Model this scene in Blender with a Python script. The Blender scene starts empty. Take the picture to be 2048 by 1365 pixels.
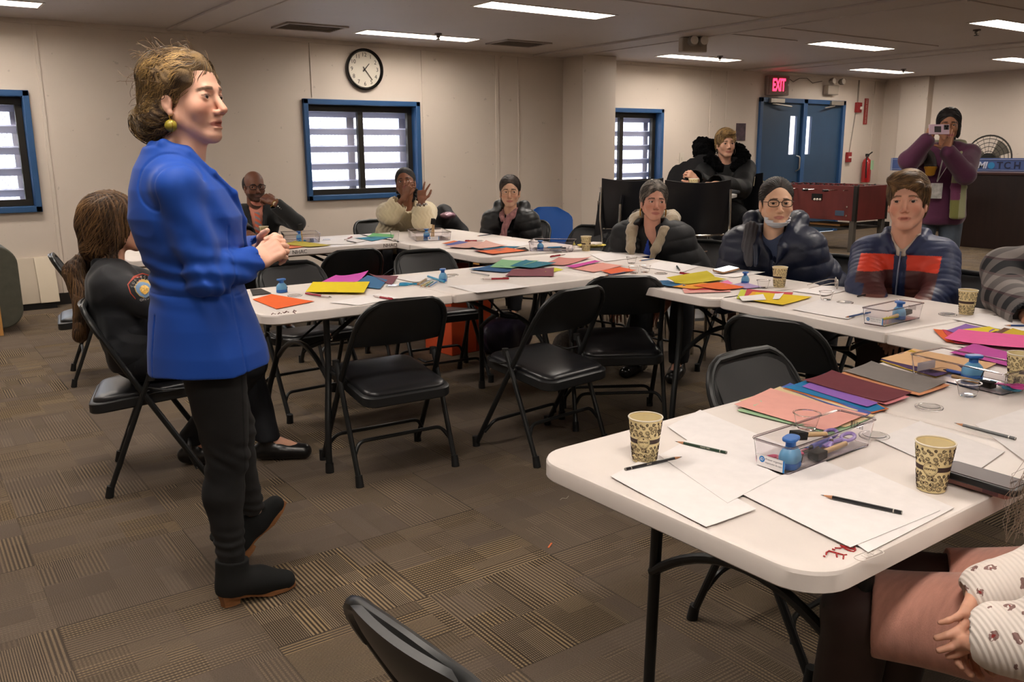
import bpy, bmesh, math, random
import numpy as np
from mathutils import Vector, Matrix, Euler, Quaternion
random.seed(7); np.random.seed(7)
PI = math.pi
SC = bpy.context.scene
COL = SC.collection
V = Vector

# ------------------------------------------------------------------ camera
CF, CPI, CRO, CYA, CH = 1736.0, .21500197, -.00777615, -.61745765, 1.400
def cam_axes():
    cp, sp = math.cos(CPI), math.sin(CPI); c, s = math.cos(CYA), math.sin(CYA)
    fw = V((-s*cp, c*cp, -sp)); r = V((c, s, 0)); u = r.cross(fw)
    cr, sr = math.cos(CRO), math.sin(CRO)
    return r*cr+u*sr, u*cr-r*sr, fw
CR, CU, CW = cam_axes()
cam = bpy.data.cameras.new('camera'); camo = bpy.data.objects.new('camera', cam); COL.objects.link(camo)
cam.sensor_width = 36; cam.lens = CF/2048*36; cam.clip_start = .05; cam.clip_end = 100
camo.matrix_world = Matrix(((CR.x, CU.x, -CW.x, 0), (CR.y, CU.y, -CW.y, 0), (CR.z, CU.z, -CW.z, CH), (0, 0, 0, 1)))
SC.camera = camo
def ray(px, py): return CW + CR*((px-1024)/CF) - CU*((py-682.5)/CF)
def at(px, py, z=0.74):
    """point of the horizontal plane z seen at a photo pixel (layout survey)"""
    d = ray(px, py); return V((0, 0, CH)) + d*((z-CH)/d.z)
def atY(px, py, y): d = ray(px, py); return V((0, 0, CH)) + d*(y/d.y)
def atX(px, py, x): d = ray(px, py); return V((0, 0, CH)) + d*(x/d.x)
def atD(px, py, dist): return V((0, 0, CH)) + ray(px, py)*dist

# ------------------------------------------------------------------ materials
def srgb(c):
    if isinstance(c, str):
        c = [int(c[i:i+2], 16)/255 for i in (0, 2, 4)]
    return tuple(((x/12.92) if x <= .04045 else ((x+.055)/1.055)**2.4) for x in c[:3])
_M = {}
class NT:
    def __init__(s, m):
        m.use_nodes = True; s.t = m.node_tree; s.n = s.t.nodes; s.l = s.t.links
        s.p = s.n.get('Principled BSDF')
    def add(s, typ, ins=None, **kw):
        n = s.n.new(typ)
        for k, v in kw.items(): setattr(n, k, v)
        for k, v in (ins or {}).items():
            if hasattr(v, 'is_output') : s.l.new(v, n.inputs[k])
            else: n.inputs[k].default_value = v
        return n
    def math(s, op, a, b=None, c=None):
        n = s.n.new('ShaderNodeMath'); n.operation = op
        for i, v in enumerate((a, b, c)):
            if v is None: continue
            if hasattr(v, 'is_output'): s.l.new(v, n.inputs[i])
            else: n.inputs[i].default_value = v
        return n.outputs[0]
    def mix(s, f, a, b, blend='MIX'):
        n = s.n.new('ShaderNodeMix'); n.data_type = 'RGBA'; n.blend_type = blend
        for k, v in ((0, f), (6, a), (7, b)):
            if hasattr(v, 'is_output'): s.l.new(v, n.inputs[k])
            else: n.inputs[k].default_value = v if k == 0 else (tuple(v)+(1,))[:4]
        return n.outputs[2]
    def bump(s, h, strength=.3, dist=.002):
        b = s.add('ShaderNodeBump', {'Strength': strength, 'Distance': dist, 'Height': h})
        s.l.new(b.outputs[0], s.p.inputs['Normal']); return b
def mat(name, col=(.5, .5, .5), rough=.5, metal=0, spec=.5, var=0, vscale=20, bump=0, bscale=60, bdist=.002,
        alpha=1, trans=0, ior=1.45, emit=None, estr=0, sheen=0, coat=0, attr=None, sss=0, stretch=None):
    if name in _M: return _M[name]
    m = bpy.data.materials.new(name); _M[name] = m
    t = NT(m); p = t.p
    c = srgb(col) if isinstance(col, str) or len(col) == 3 else col
    p.inputs['Base Color'].default_value = (*c[:3], 1)
    p.inputs['Roughness'].default_value = rough; p.inputs['Metallic'].default_value = metal
    p.inputs['Specular IOR Level'].default_value = spec; p.inputs['IOR'].default_value = ior
    p.inputs['Transmission Weight'].default_value = trans; p.inputs['Alpha'].default_value = alpha
    if sheen: p.inputs['Sheen Weight'].default_value = sheen
    if coat: p.inputs['Coat Weight'].default_value = coat
    if sss:
        p.inputs['Subsurface Weight'].default_value = sss; p.inputs['Subsurface Radius'].default_value = (.012, .005, .003)
        p.inputs['Subsurface Scale'].default_value = 1.0
    if emit is not None:
        p.inputs['Emission Color'].default_value = (*srgb(emit), 1); p.inputs['Emission Strength'].default_value = estr
    tc = t.add('ShaderNodeTexCoord').outputs['Object']
    if stretch:
        tc = t.add('ShaderNodeMapping', {'Vector': tc, 'Scale': stretch}).outputs[0]
    base = None
    if attr:
        base = t.add('ShaderNodeAttribute', attribute_name=attr).outputs['Color']; t.l.new(base, p.inputs['Base Color'])
    if var:
        n = t.add('ShaderNodeTexNoise', {'Vector': tc, 'Scale': vscale, 'Detail': 4.0})
        r = t.add('ShaderNodeMapRange', {'Value': n.outputs['Fac'], 'From Min': .3, 'From Max': .7, 'To Min': 1-var, 'To Max': 1+var})
        src = base if base is not None else t.add('ShaderNodeRGB').outputs[0]
        if base is None: src.default_value = (*c[:3], 1)
        v = t.add('ShaderNodeVectorMath', {0: src, 1: r.outputs[0]}, operation='MULTIPLY')
        t.l.new(v.outputs[0], p.inputs['Base Color'])
    if bump:
        n = t.add('ShaderNodeTexNoise', {'Vector': tc, 'Scale': bscale, 'Detail': 3.0}); t.bump(n.outputs['Fac'], bump, bdist)
    return m

# ------------------------------------------------------------------ mesh builder
def frame(z, up=(0, 0, 1)):
    z = V(z).normalized(); u = V(up)
    if abs(z.dot(u)) > .98: u = V((1, 0, 0))
    x = u.cross(z).normalized(); y = z.cross(x); return x, y, z
class MB:
    def __init__(s): s.v = []; s.f = []; s.m = []; s.cur = 0
    def mi(s, i): s.cur = i; return s
    def addv(s, p): s.v.append(tuple(p)); return len(s.v)-1
    def face(s, idx): s.f.append(tuple(idx)); s.m.append(s.cur)
    def box(s, c, d, rot=None, taper=1.0):
        R = rot if rot is not None else Matrix.Identity(3)
        if not isinstance(R, Matrix): R = Euler((0, 0, R)).to_matrix()
        b = len(s.v); c = V(c); h = V(d)/2
        for z in (-1, 1):
            k = taper if z > 0 else 1
            for x, y in ((-1, -1), (1, -1), (1, 1), (-1, 1)):
                s.addv(c+R@V((x*h.x*k, y*h.y*k, z*h.z)))
        for q in ((0, 3, 2, 1), (4, 5, 6, 7), (0, 1, 5, 4), (1, 2, 6, 5), (2, 3, 7, 6), (3, 0, 4, 7)): s.face([b+i for i in q])
        return s
    def rings(s, rings, cap0=True, cap1=True, closed=False):
        b = len(s.v); n = len(rings[0])
        for r in rings:
            for p in r: s.addv(p)
        m = len(rings)
        for i in range(m if closed else m-1):
            j = (i+1) % m
            for k in range(n):
                l = (k+1) % n; s.face((b+i*n+k, b+i*n+l, b+j*n+l, b+j*n+k))
        if not closed:
            if cap0: s.face([b+k for k in reversed(range(n))])
            if cap1: s.face([b+(m-1)*n+k for k in range(n)])
        return s
    def cyl(s, a, b_, r0, r1=None, n=16, caps=True):
        r1 = r0 if r1 is None else r1; a = V(a); b_ = V(b_); x, y, z = frame(b_-a)
        R = [[c+(x*math.cos(2*PI*k/n)+y*math.sin(2*PI*k/n))*r for k in range(n)] for c, r in ((a, r0), (b_, r1))]
        return s.rings(R, caps, caps)
    def tube(s, pts, r, n=10, closed=False, flat=1.0, rs=None):
        pts = [V(p) for p in pts]; m = len(pts); R = []; pu = None
        for i, p in enumerate(pts):
            if closed: d = pts[(i+1) % m]-pts[i-1]
            else: d = pts[min(i+1, m-1)]-pts[max(i-1, 0)]
            d = d.normalized() if d.length > 1e-9 else V((0, 0, 1))
            if pu is None: x, y, z = frame(d)
            else:
                x = pu-d*pu.dot(d); x = x.normalized() if x.length > 1e-6 else frame(d)[0]; y = d.cross(x)
            pu = x; rr = rs[i] if rs else r
            R.append([p+(x*math.cos(2*PI*k/n)+y*flat*math.sin(2*PI*k/n))*rr for k in range(n)])
        return s.rings(R, closed=closed)
    def lathe(s, prof, c=(0, 0, 0), n=32, axis=(0, 0, 1), cap0=False, cap1=False):
        c = V(c); x, y, z = frame(axis)
        R = [[c+z*h+(x*math.cos(2*PI*k/n)+y*math.sin(2*PI*k/n))*max(r, 1e-5) for k in range(n)] for r, h in prof]
        return s.rings(R, cap0, cap1)
    def prism(s, poly, z0, z1, M=None):
        M = M or Matrix.Identity(4); b = len(s.v); n = len(poly)
        for z in (z0, z1):
            for p in poly: s.addv(M@V((p[0], p[1], z)))
        s.face([b+k for k in reversed(range(n))]); s.face([b+n+k for k in range(n)])
        for k in range(n):
            l = (k+1) % n; s.face((b+k, b+l, b+n+l, b+n+k))
        return s
    def sphere(s, c, r, n=16, m=10, sc=(1, 1, 1), rot=None):
        R = rot or Matrix.Identity(3); c = V(c); rings = []
        for i in range(m+1):
            t = PI*i/m; rr = max(math.sin(t), 1e-4)
            rings.append([c+R@V((sc[0]*r*rr*math.cos(2*PI*k/n), sc[1]*r*rr*math.sin(2*PI*k/n), -sc[2]*r*math.cos(t))) for k in range(n)])
        return s.rings(rings, False, False)
    def grid(s, fn, nu, nv, thick=0, closeu=False):
        """fn(u,v)->point ; thick>0 makes a slab along the normal"""
        P = [[V(fn(i/(nu-1) if not closeu else i/nu, j/(nv-1))) for j in range(nv)] for i in range(nu)]
        def lay(Q, flip):
            b = len(s.v)
            for row in Q:
                for p in row: s.addv(p)
            for i in range(nu if closeu else nu-1):
                for j in range(nv-1):
                    i2 = (i+1) % nu; q = (b+i*nv+j, b+i2*nv+j, b+i2*nv+j+1, b+i*nv+j+1)
                    s.face(q[::-1] if flip else q)
            return b
        b0 = lay(P, False)
        if thick:
            Q = []
            for i in range(nu):
                row = []
                for j in range(nv):
                    iu = (i+1) % nu if closeu else min(i+1, nu-1); il = (i-1) % nu if closeu else max(i-1, 0)
                    du = P[iu][j]-P[il][j]; dv = P[i][min(j+1, nv-1)]-P[i][max(j-1, 0)]
                    nn = du.cross(dv); nn = nn.normalized() if nn.length > 1e-12 else V((0, 0, 1))
                    row.append(P[i][j]-nn*thick)
                Q.append(row)
            b1 = lay(Q, True)
            def side(idx):
                for a, c in zip(idx[:-1], idx[1:]): s.face((b0+a, b1+a, b1+c, b0+c))
            I = lambda i, j: i*nv+j
            if not closeu:
                side([I(0, j) for j in range(nv)]); side([I(nu-1, j) for j in reversed(range(nv))])
            ru = list(range(nu))+([0] if closeu else [])
            side([I(i, 0) for i in reversed(ru)]); side([I(i, nv-1) for i in ru])
        return s
    def build(s, name, m, parent=None, smooth=True, bevel=0, seg=2, angle=35, subsurf=0):
        me = bpy.data.meshes.new(name); me.from_pydata(s.v, [], s.f)
        ms = m if isinstance(m, (list, tuple)) else [m]
        for x in ms: me.materials.append(x)
        if len(ms) > 1: me.polygons.foreach_set('material_index', s.m)
        bm = bmesh.new(); bm.from_mesh(me); bmesh.ops.recalc_face_normals(bm, faces=bm.faces); bm.to_mesh(me); bm.free()
        if smooth:
            me.shade_smooth(); me.set_sharp_from_angle(angle=math.radians(angle))
        me.update()
        o = bpy.data.objects.new(name, me); COL.objects.link(o)
        if bevel:
            md = o.modifiers.new('bevel', 'BEVEL'); md.width = bevel; md.segments = seg; md.limit_method = 'ANGLE'; md.angle_limit = math.radians(40)
            md.harden_normals = False
        if subsurf:
            md = o.modifiers.new('sub', 'SUBSURF'); md.levels = subsurf; md.render_levels = subsurf
        if parent is not None: o.parent = parent
        return o
def tag(o, label=None, cat=None, group=None, kind=None):
    if label: o['label'] = label
    if cat: o['category'] = cat
    if group: o['group'] = group
    if kind: o['kind'] = kind
    return o
def thing(name, label, cat, loc=(0, 0, 0), rz=0, group=None):
    o = bpy.data.objects.new(name, None); COL.objects.link(o); o.empty_display_size = .1
    o.location = loc; o.rotation_euler = (0, 0, rz); return tag(o, label, cat, group)
def dup(root, label=None, loc=None, rz=None, group=None):
    def cp(o, par):
        c = o.copy(); COL.objects.link(c)
        if par is not None: c.parent = par
        for ch in o.children: cp(ch, c)
        return c
    r = cp(root, None)
    if loc is not None: r.location = loc
    if rz is not None: r.rotation_euler = (0, 0, rz)
    if label: r['label'] = label
    if group: r['group'] = group
    return r
def rrect(w, h, r, n=6, cx=0, cy=0):
    P = []
    for sx, sy, a0 in ((1, 1, 0), (-1, 1, 90), (-1, -1, 180), (1, -1, 270)):
        for k in range(n+1):
            a = math.radians(a0+90*k/n); P.append((cx+sx*(w/2-r)+r*math.cos(a), cy+sy*(h/2-r)+r*math.sin(a)))
    return P
def arc(p0, p1, p2, r, n=5):
    """rounded corner points replacing p1"""
    p0, p1, p2 = V(p0), V(p1), V(p2); a = (p0-p1).normalized(); b = (p2-p1).normalized()
    return [((p1+a*r)*(1-t)**2+p1*2*t*(1-t)+(p1+b*r)*t*t) for t in [k/n for k in range(n+1)]]
def rpath(pts, r, n=5, closed=False):
    out = []; m = len(pts)
    for i in range(m):
        if not closed and i in (0, m-1): out.append(V(pts[i])); continue
        out += arc(pts[i-1], pts[i], pts[(i+1) % m], r if not isinstance(r, (list, tuple)) else r[i], n)
    return out
def text_obj(name, s, size, M, m, parent=None, extrude=.0008, align='CENTER', shear=0, bold=0):
    cu = bpy.data.curves.new(name+'_curve', 'FONT'); cu.body = s; cu.size = size; cu.align_x = align; cu.align_y = 'CENTER'
    cu.extrude = extrude; cu.shear = shear; cu.offset = bold; cu.resolution_u = 3
    o = bpy.data.objects.new(name+'_tmp', cu); COL.objects.link(o)
    dg = bpy.context.evaluated_depsgraph_get(); me = bpy.data.meshes.new_from_object(o.evaluated_get(dg))
    bpy.data.objects.remove(o)
    me.name = name; me.transform(M); me.materials.clear(); me.materials.append(m)
    r = bpy.data.objects.new(name, me); COL.objects.link(r)
    if parent is not None: r.parent = parent
    return r
def place(x, y, z, o):   # 4x4 from axes + origin
    x, y, z, o = V(x), V(y), V(z), V(o)
    return Matrix(((x.x, y.x, z.x, o.x), (x.y, y.y, z.y, o.y), (x.z, y.z, z.z, o.z), (0, 0, 0, 1)))
# ================================================================== room
CZ, WY, WX, X0, Y0 = 2.595, 9.2, 14.7, -2.6, -4.2
def carpet():
    m = bpy.data.materials.new('carpet_tiles'); t = NT(m); p = t.p
    pos = t.add('ShaderNodeNewGeometry').outputs['Position']
    sx = t.add('ShaderNodeSeparateXYZ', {0: pos})
    u = t.math('DIVIDE', t.math('SUBTRACT', sx.outputs[0], .2549), .5); v = t.math('DIVIDE', t.math('SUBTRACT', sx.outputs[1], 3.2467), .5)
    iu = t.math('FLOOR', u); iv = t.math('FLOOR', v); fu = t.math('FRACT', u); fv = t.math('FRACT', v)
    par = t.math('ABSOLUTE', t.math('MODULO', t.math('ADD', iu, iv), 2.0))
    par = t.math('GREATER_THAN', par, .5)
    def sel(a, b): return t.math('ADD', t.math('MULTIPLY', b, t.math('SUBTRACT', 1.0, par)), t.math('MULTIPLY', a, par))
    s_ = sel(fu, fv); c_ = sel(fv, fu)        # s_: across the ribs, c_: along the ribs
    tid = t.math('ADD', t.math('MULTIPLY', iu, 7.13), t.math('MULTIPLY', iv, 3.71))
    def blocks(ns, nc, seed):
        a = t.math('FLOOR', t.math('MULTIPLY', s_, ns)); b = t.math('FLOOR', t.math('MULTIPLY', c_, nc))
        cv = t.add('ShaderNodeCombineXYZ', {0: t.math('ADD', a, tid), 1: t.math('ADD', b, seed), 2: tid})
        return t.add('ShaderNodeTexWhiteNoise', {'Vector': cv.outputs[0]}, noise_dimensions='3D').outputs['Value']
    b1 = blocks(2.4, 1.6, 3.0); b2 = blocks(5.0, 3.3, 11.0); b3 = blocks(9.0, 2.2, 23.0); tr = t.add('ShaderNodeTexWhiteNoise', {'Vector': t.add('ShaderNodeCombineXYZ', {0: iu, 1: iv}).outputs[0]}).outputs['Value']
    amp = t.math('MULTIPLY', t.math('ADD', t.math('MULTIPLY', b1, .5), t.math('ADD', t.math('MULTIPLY', b2, .35), t.math('MULTIPLY', b3, .35))), t.math('ADD', .45, t.math('MULTIPLY', tr, .75)))
    st = t.math('ADD', .5, t.math('MULTIPLY', .5, t.math('SINE', t.math('MULTIPLY', s_, t.math('ADD', 2*PI*37, t.math('MULTIPLY', t.math('GREATER_THAN', b3, .62), 2*PI*37))))))
    st = t.add('ShaderNodeMapRange', {'Value': st, 'From Min': .3, 'From Max': .75}).outputs[0]
    dots = t.math('ADD', .5, t.math('MULTIPLY', .5, t.math('SINE', t.math('MULTIPLY', c_, 2*PI*46))))
    dotw = t.math('MULTIPLY', t.math('GREATER_THAN', b2, .45), .6)
    st2 = t.math('MULTIPLY', st, t.math('SUBTRACT', 1.0, t.math('MULTIPLY', dotw, dots)))
    n = t.add('ShaderNodeTexNoise', {'Vector': pos, 'Scale': 260.0, 'Detail': 2.0}).outputs['Fac']
    n2 = t.add('ShaderNodeTexNoise', {'Vector': pos, 'Scale': 1.3, 'Detail': 3.0}).outputs['Fac']
    tan = t.mix(b3, srgb('978160'), srgb('877764')); dark = t.mix(b1, srgb('30271f'), srgb('3a3129'))
    mid = t.mix(b2, srgb('5b5046'), srgb('6a5e53'))
    strp = t.mix(st2, dark, tan)
    colr = t.mix(t.add('ShaderNodeMapRange', {'Value': amp, 'From Min': .18, 'From Max': .75}).outputs[0], mid, strp)
    f = t.math('ADD', .55, t.math('MULTIPLY', n, .9)); f = t.math('MULTIPLY', f, t.math('ADD', .86, t.math('MULTIPLY', n2, .28)))
    # tile seams
    eu = t.math('MINIMUM', t.math('MINIMUM', fu, t.math('SUBTRACT', 1.0, fu)), t.math('MINIMUM', fv, t.math('SUBTRACT', 1.0, fv)))
    seam = t.add('ShaderNodeMapRange', {'Value': eu, 'From Min': 0.0, 'From Max': .007, 'To Min': .68, 'To Max': 1.0}).outputs[0]
    f = t.math('MULTIPLY', f, seam)
    vm = t.add('ShaderNodeVectorMath', {0: colr, 1: f}, operation='MULTIPLY')
    t.l.new(vm.outputs[0], p.inputs['Base Color'])
    p.inputs['Roughness'].default_value = .95; p.inputs['Specular IOR Level'].default_value = .15
    hh = t.math('ADD', t.math('MULTIPLY', st2, t.math('MULTIPLY', amp, .8)), n)
    t.bump(hh, .5, .003)
    return m
def wallmat(name, col, groove=True):
    m = bpy.data.materials.new(name); t = NT(m); p = t.p
    pos = t.add('ShaderNodeNewGeometry').outputs['Position']
    n = t.add('ShaderNodeTexNoise', {'Vector': pos, 'Scale': 1.1, 'Detail': 5.0}).outputs['Fac']
    c = t.mix(t.add('ShaderNodeMapRange', {'Value': n, 'From Min': .3, 'From Max': .7}).outputs[0], [x*.93 for x in srgb(col)], srgb(col))
    n2 = t.add('ShaderNodeTexNoise', {'Vector': pos, 'Scale': 14.0, 'Detail': 2.0}).outputs['Fac']
    k = t.math('GREATER_THAN', n2, .735)
    c = t.mix(t.math('MULTIPLY', k, .25), c, srgb('6b6258'))
    t.l.new(c, p.inputs['Base Color']); p.inputs['Roughness'].default_value = .62; p.inputs['Specular IOR Level'].default_value = .3
    n3 = t.add('ShaderNodeTexNoise', {'Vector': pos, 'Scale': 90.0, 'Detail': 3.0}).outputs['Fac']; t.bump(n3, .12, .002)
    return m
M_wall = wallmat('painted_wallboard', 'd2c6ba'); M_ceil = wallmat('ceiling_board', 'c2b8b2')
M_blue = mat('blue_enamel', '2d527e', .38, var=.06, vscale=6); M_blued = mat('blue_door_paint', '2b4560', .42, var=.06, vscale=4)
M_black = mat('black_rubber', '141414', .5); M_dkmetal = mat('dark_bronze_aluminium', '2b2823', .4, metal=.3)
def struct(mb, name, m, **k): return tag(mb.build(name, m, **k), kind='structure')

struct(MB().box(((X0+WX)/2, (Y0+WY)/2, -.05), (WX-X0, WY-Y0, .1)), 'floor', carpet(), smooth=False)
# ceiling with recesses for the troffers
LIGHTS = [(.55, 8.32), (4.78, 8.37), (9.03, 8.36), (13.0, 8.2),
          (.55, 6.28), (4.88, 6.31), (9.58, 6.46), (13.3, 6.2),
          (.55, 4.3), (4.85, 4.3), (9.5, 4.55), (13.3, 4.2),
          (.55, 2.3), (4.85, 2.3), (9.4, 2.4), (.55, .3), (4.85, .3), (.55, -1.7), (4.85, -1.7), (9.4, .3)]
LW, LD = 1.38, .31
def ceiling():
    xs = sorted({X0, WX} | {x for lx, ly in LIGHTS for x in (lx-LW/2, lx+LW/2)}); ys = sorted({Y0, WY} | {y for lx, ly in LIGHTS for y in (ly-LD/2, ly+LD/2)})
    mb = MB()
    for i in range(len(xs)-1):
        for j in range(len(ys)-1):
            cx, cy = (xs[i]+xs[i+1])/2, (ys[j]+ys[j+1])/2
            if any(abs(cx-lx) < LW/2 and abs(cy-ly) < LD/2 for lx, ly in LIGHTS): continue
            b = [mb.addv((x, y, CZ)) for x, y in ((xs[i], ys[j]), (xs[i], ys[j+1]), (xs[i+1], ys[j+1]), (xs[i+1], ys[j]))]; mb.face(b)
    for lx, ly in LIGHTS:     # recess sides
        q = [(lx-LW/2, ly-LD/2), (lx+LW/2, ly-LD/2), (lx+LW/2, ly+LD/2), (lx-LW/2, ly+LD/2)]
        for a, b in zip(q, q[1:]+q[:1]): mb.face([mb.addv((*a, CZ)), mb.addv((*b, CZ)), mb.addv((*b, CZ+.12)), mb.addv((*a, CZ+.12))])
        mb.face([mb.addv((*a, CZ+.12)) for a in q])
    o = mb.build('ceiling', M_ceil, smooth=False); tag(o, kind='structure')
ceiling()
struct(MB().box(((X0+WX)/2, (Y0+WY)/2, CZ+.19), (WX-X0+.4, WY-Y0+.4, .08)), 'trim_1', M_ceil)
# window openings in the long back wall: x0,x1,z0,z1
WINS = [(-.25, 1.17, .885, 1.975), (3.78, 5.215, .885, 1.975), (7.78, 9.2, .885, 1.975)]
DOOR = (11.3, 13.53, 0, 2.2)
def backwall():
    ops = WINS+[DOOR]; xs = sorted({X0-.15, WX+.15} | {v for o in ops for v in o[:2]}); mb = MB()
    for a, b in zip(xs[:-1], xs[1:]):
        o = next((o for o in ops if o[0] <= (a+b)/2 <= o[1]), None)
        for z0, z1 in ([(0, CZ+.15)] if o is None else [(0, o[2]), (o[3], CZ+.15)]):
            if z1-z0 > .001: mb.box(((a+b)/2, WY+.09, (z0+z1)/2), (b-a, .18, z1-z0))
    struct(mb, 'wall_back', M_wall, smooth=False)
backwall()
struct(MB().box((WX+.075, (Y0+WY)/2, CZ/2+.07), (.15, WY-Y0, CZ+.15)), 'wall_right', M_wall)
struct(MB().box((X0-.075, (Y0+WY)/2, CZ/2+.07), (.15, WY-Y0, CZ+.15)), 'wall_left', M_wall)
struct(MB().box(((X0+WX)/2, Y0-.075, CZ/2+.07), (WX-X0+.3, .15, CZ+.15)), 'wall_front', M_wall)
# pilasters and battens on the back wall
n = 2
def trim(mb, m=None, **k):
    global n; struct(mb, 'trim_%d' % n, m or M_wall, **k); n += 1
trim(MB().box((7.66, WY-.2, CZ/2), (.57, .4, CZ)), bevel=.006)
trim(MB().box((14.62, 8.55, CZ/2), (.16, .5, CZ)), bevel=.004)
for x, w in ((1.28, .03), (2.30, .03), (2.62, .03), (3.9, .012), (5.27, .012), (6.33, .05), (6.66, .02), (10.2, .03), (10.55, .03), (14.4, .03)):
    zc, hz = (CZ/2, CZ)
    if any(o[0] < x < o[1] for o in WINS): zc, hz = ((1.99+CZ)/2, CZ-1.99)
    trim(MB().box((x, WY-.005, zc), (w, .012, hz)), bevel=.002)
trim(MB().box(((X0+WX)/2, WY-.012, CZ-.02), (WX-X0, .025, .04)))
# ceiling joint bands
for x, w in ((2.62, .34), (7.12, .45), (11.1, .42)):
    mb = MB().box((x, (Y0+WY)/2, CZ-.005), (w, WY-Y0, .014))
    for s in (-1, 1): mb.box((x+s*w/2, (Y0+WY)/2, CZ-.011), (.035, WY-Y0, .022))
    trim(mb, M_ceil, bevel=.004)
for x, y, l in ((9.0, 5.9, 2.9), (9.3, 4.0, 3.6), (7.9, 6.48, 1.3), (5.0, 5.55, 3.7), (5.0, 3.6, 3.7), (.5, 5.55, 3.7), (12.6, 5.4, 2.4)):
    trim(MB().box((x, y, CZ-.004), (l, .03, .01)), M_ceil)
M_base = mat('black_vinyl_cove', '1d1a18', .45)
bb = MB()
xs = [(X0, DOOR[0]), (DOOR[1], WX)]
for a, b in xs: bb.box(((a+b)/2, WY-.006, .055), (b-a, .014, .11))
bb.box((7.66, WY-.405, .055), (.59, .014, .11)).box((7.372, WY-.2, .055), (.014, .4, .11))
tag(bb.build('baseboard_back', M_base), kind='structure')
tag(MB().box((WX-.006, (Y0+WY)/2, .055), (.014, WY-Y0, .11)).build('baseboard_right', M_base), kind='structure')
tag(MB().box((X0+.006, (Y0+WY)/2, .055), (.014, WY-Y0, .11)).build('baseboard_left', M_base), kind='structure')

# ---- windows: blue steel surround, dark slider, louvre bars and expanded mesh outside
M_glass = mat('window_glass', 'ffffff', .03, trans=1.0, ior=1.02, spec=.3)
M_bar = mat('galvanised_louvre', 'bfc1d6', .5)
M_mesh = mat('expanded_steel', 'b4b6c6', .5, metal=.2)
for i, (x0, x1, z0, z1) in enumerate(WINS):
    root = bpy.data.objects.new('window_%d' % (i+1), None); COL.objects.link(root); root.location = (x0, WY, z0); tag(root, kind='structure')
    w, h = x1-x0, z1-z0; t_ = .055
    fr = MB()
    fr.box((w/2, .02, h-t_/2), (w, .13, t_)).box((w/2, .02, t_/2), (w, .13, t_)).box((t_/2, .02, h/2), (t_, .13, h)).box((w-t_/2, .02, h/2), (t_, .13, h))
    for xx in (.02, w-.02): fr.box((xx, .12, h/2), (.04, .2, h))
    for zz in (.02, h-.02): fr.box((w/2, .12, zz), (w, .2, .04))
    fr.build('window_frame', M_blue, root, bevel=.006)
    sl = MB(); a, b, c, d = t_, w-t_, t_, h-t_
    for zz, hh in ((c+.03, .06), (d-.035, .07)): sl.box((w/2, .1, zz), (b-a, .06, hh))
    for xx, ww in ((a+.02, .04), (b-.03, .06), (w/2, .065)): sl.box((xx, .1, h/2), (ww, .055, d-c))
    sl.build('sash', M_dkmetal, root, bevel=.004)
    MB().box((w/2, .115, h/2), (b-a-.02, .006, d-c-.02)).build('pane', M_glass, root)
    lv = MB()
    for k in range(5):
        zz = c+.12+k*.193
        if zz < d-.02: lv.box((w/2, .22, zz), (w, .03, .072), Euler((.5, 0, 0)).to_matrix())
    for xx in (w*.46, w*.93): lv.box((xx, .24, h/2), (.09, .03, h))
    lv.build('louvre_bars', M_bar, root)
    me = MB(); step = .042; zz0 = .02
    rows = int(h/.026)
    nn = int(w/step)+2
    for r in range(rows+1):
        pts = []
        zc = zz0+r*.026*1.0
        for k in range(nn*2+1):
            pts.append((k*step/2, .262, zc+(.012 if (k+r) % 2 else -.012)))
        for p, q in zip(pts[:-1], pts[1:]):
            if q[0] > w: break
            dx, dz = q[0]-p[0], q[2]-p[2]; L = math.hypot(dx, dz)
            ox, oz = -dz/L*.0022, dx/L*.0022
            vs = [(p[0]+ox, p[1], p[2]+oz), (q[0]+ox, q[1], q[2]+oz), (q[0]-ox, q[1], q[2]-oz), (p[0]-ox, p[1], p[2]-oz)]
            me.face([me.addv(x) for x in vs])
            me.face([me.addv((x[0], x[1]+.003, x[2])) for x in reversed(vs)])
    me.build('security_mesh', M_mesh, root, smooth=False)
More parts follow.
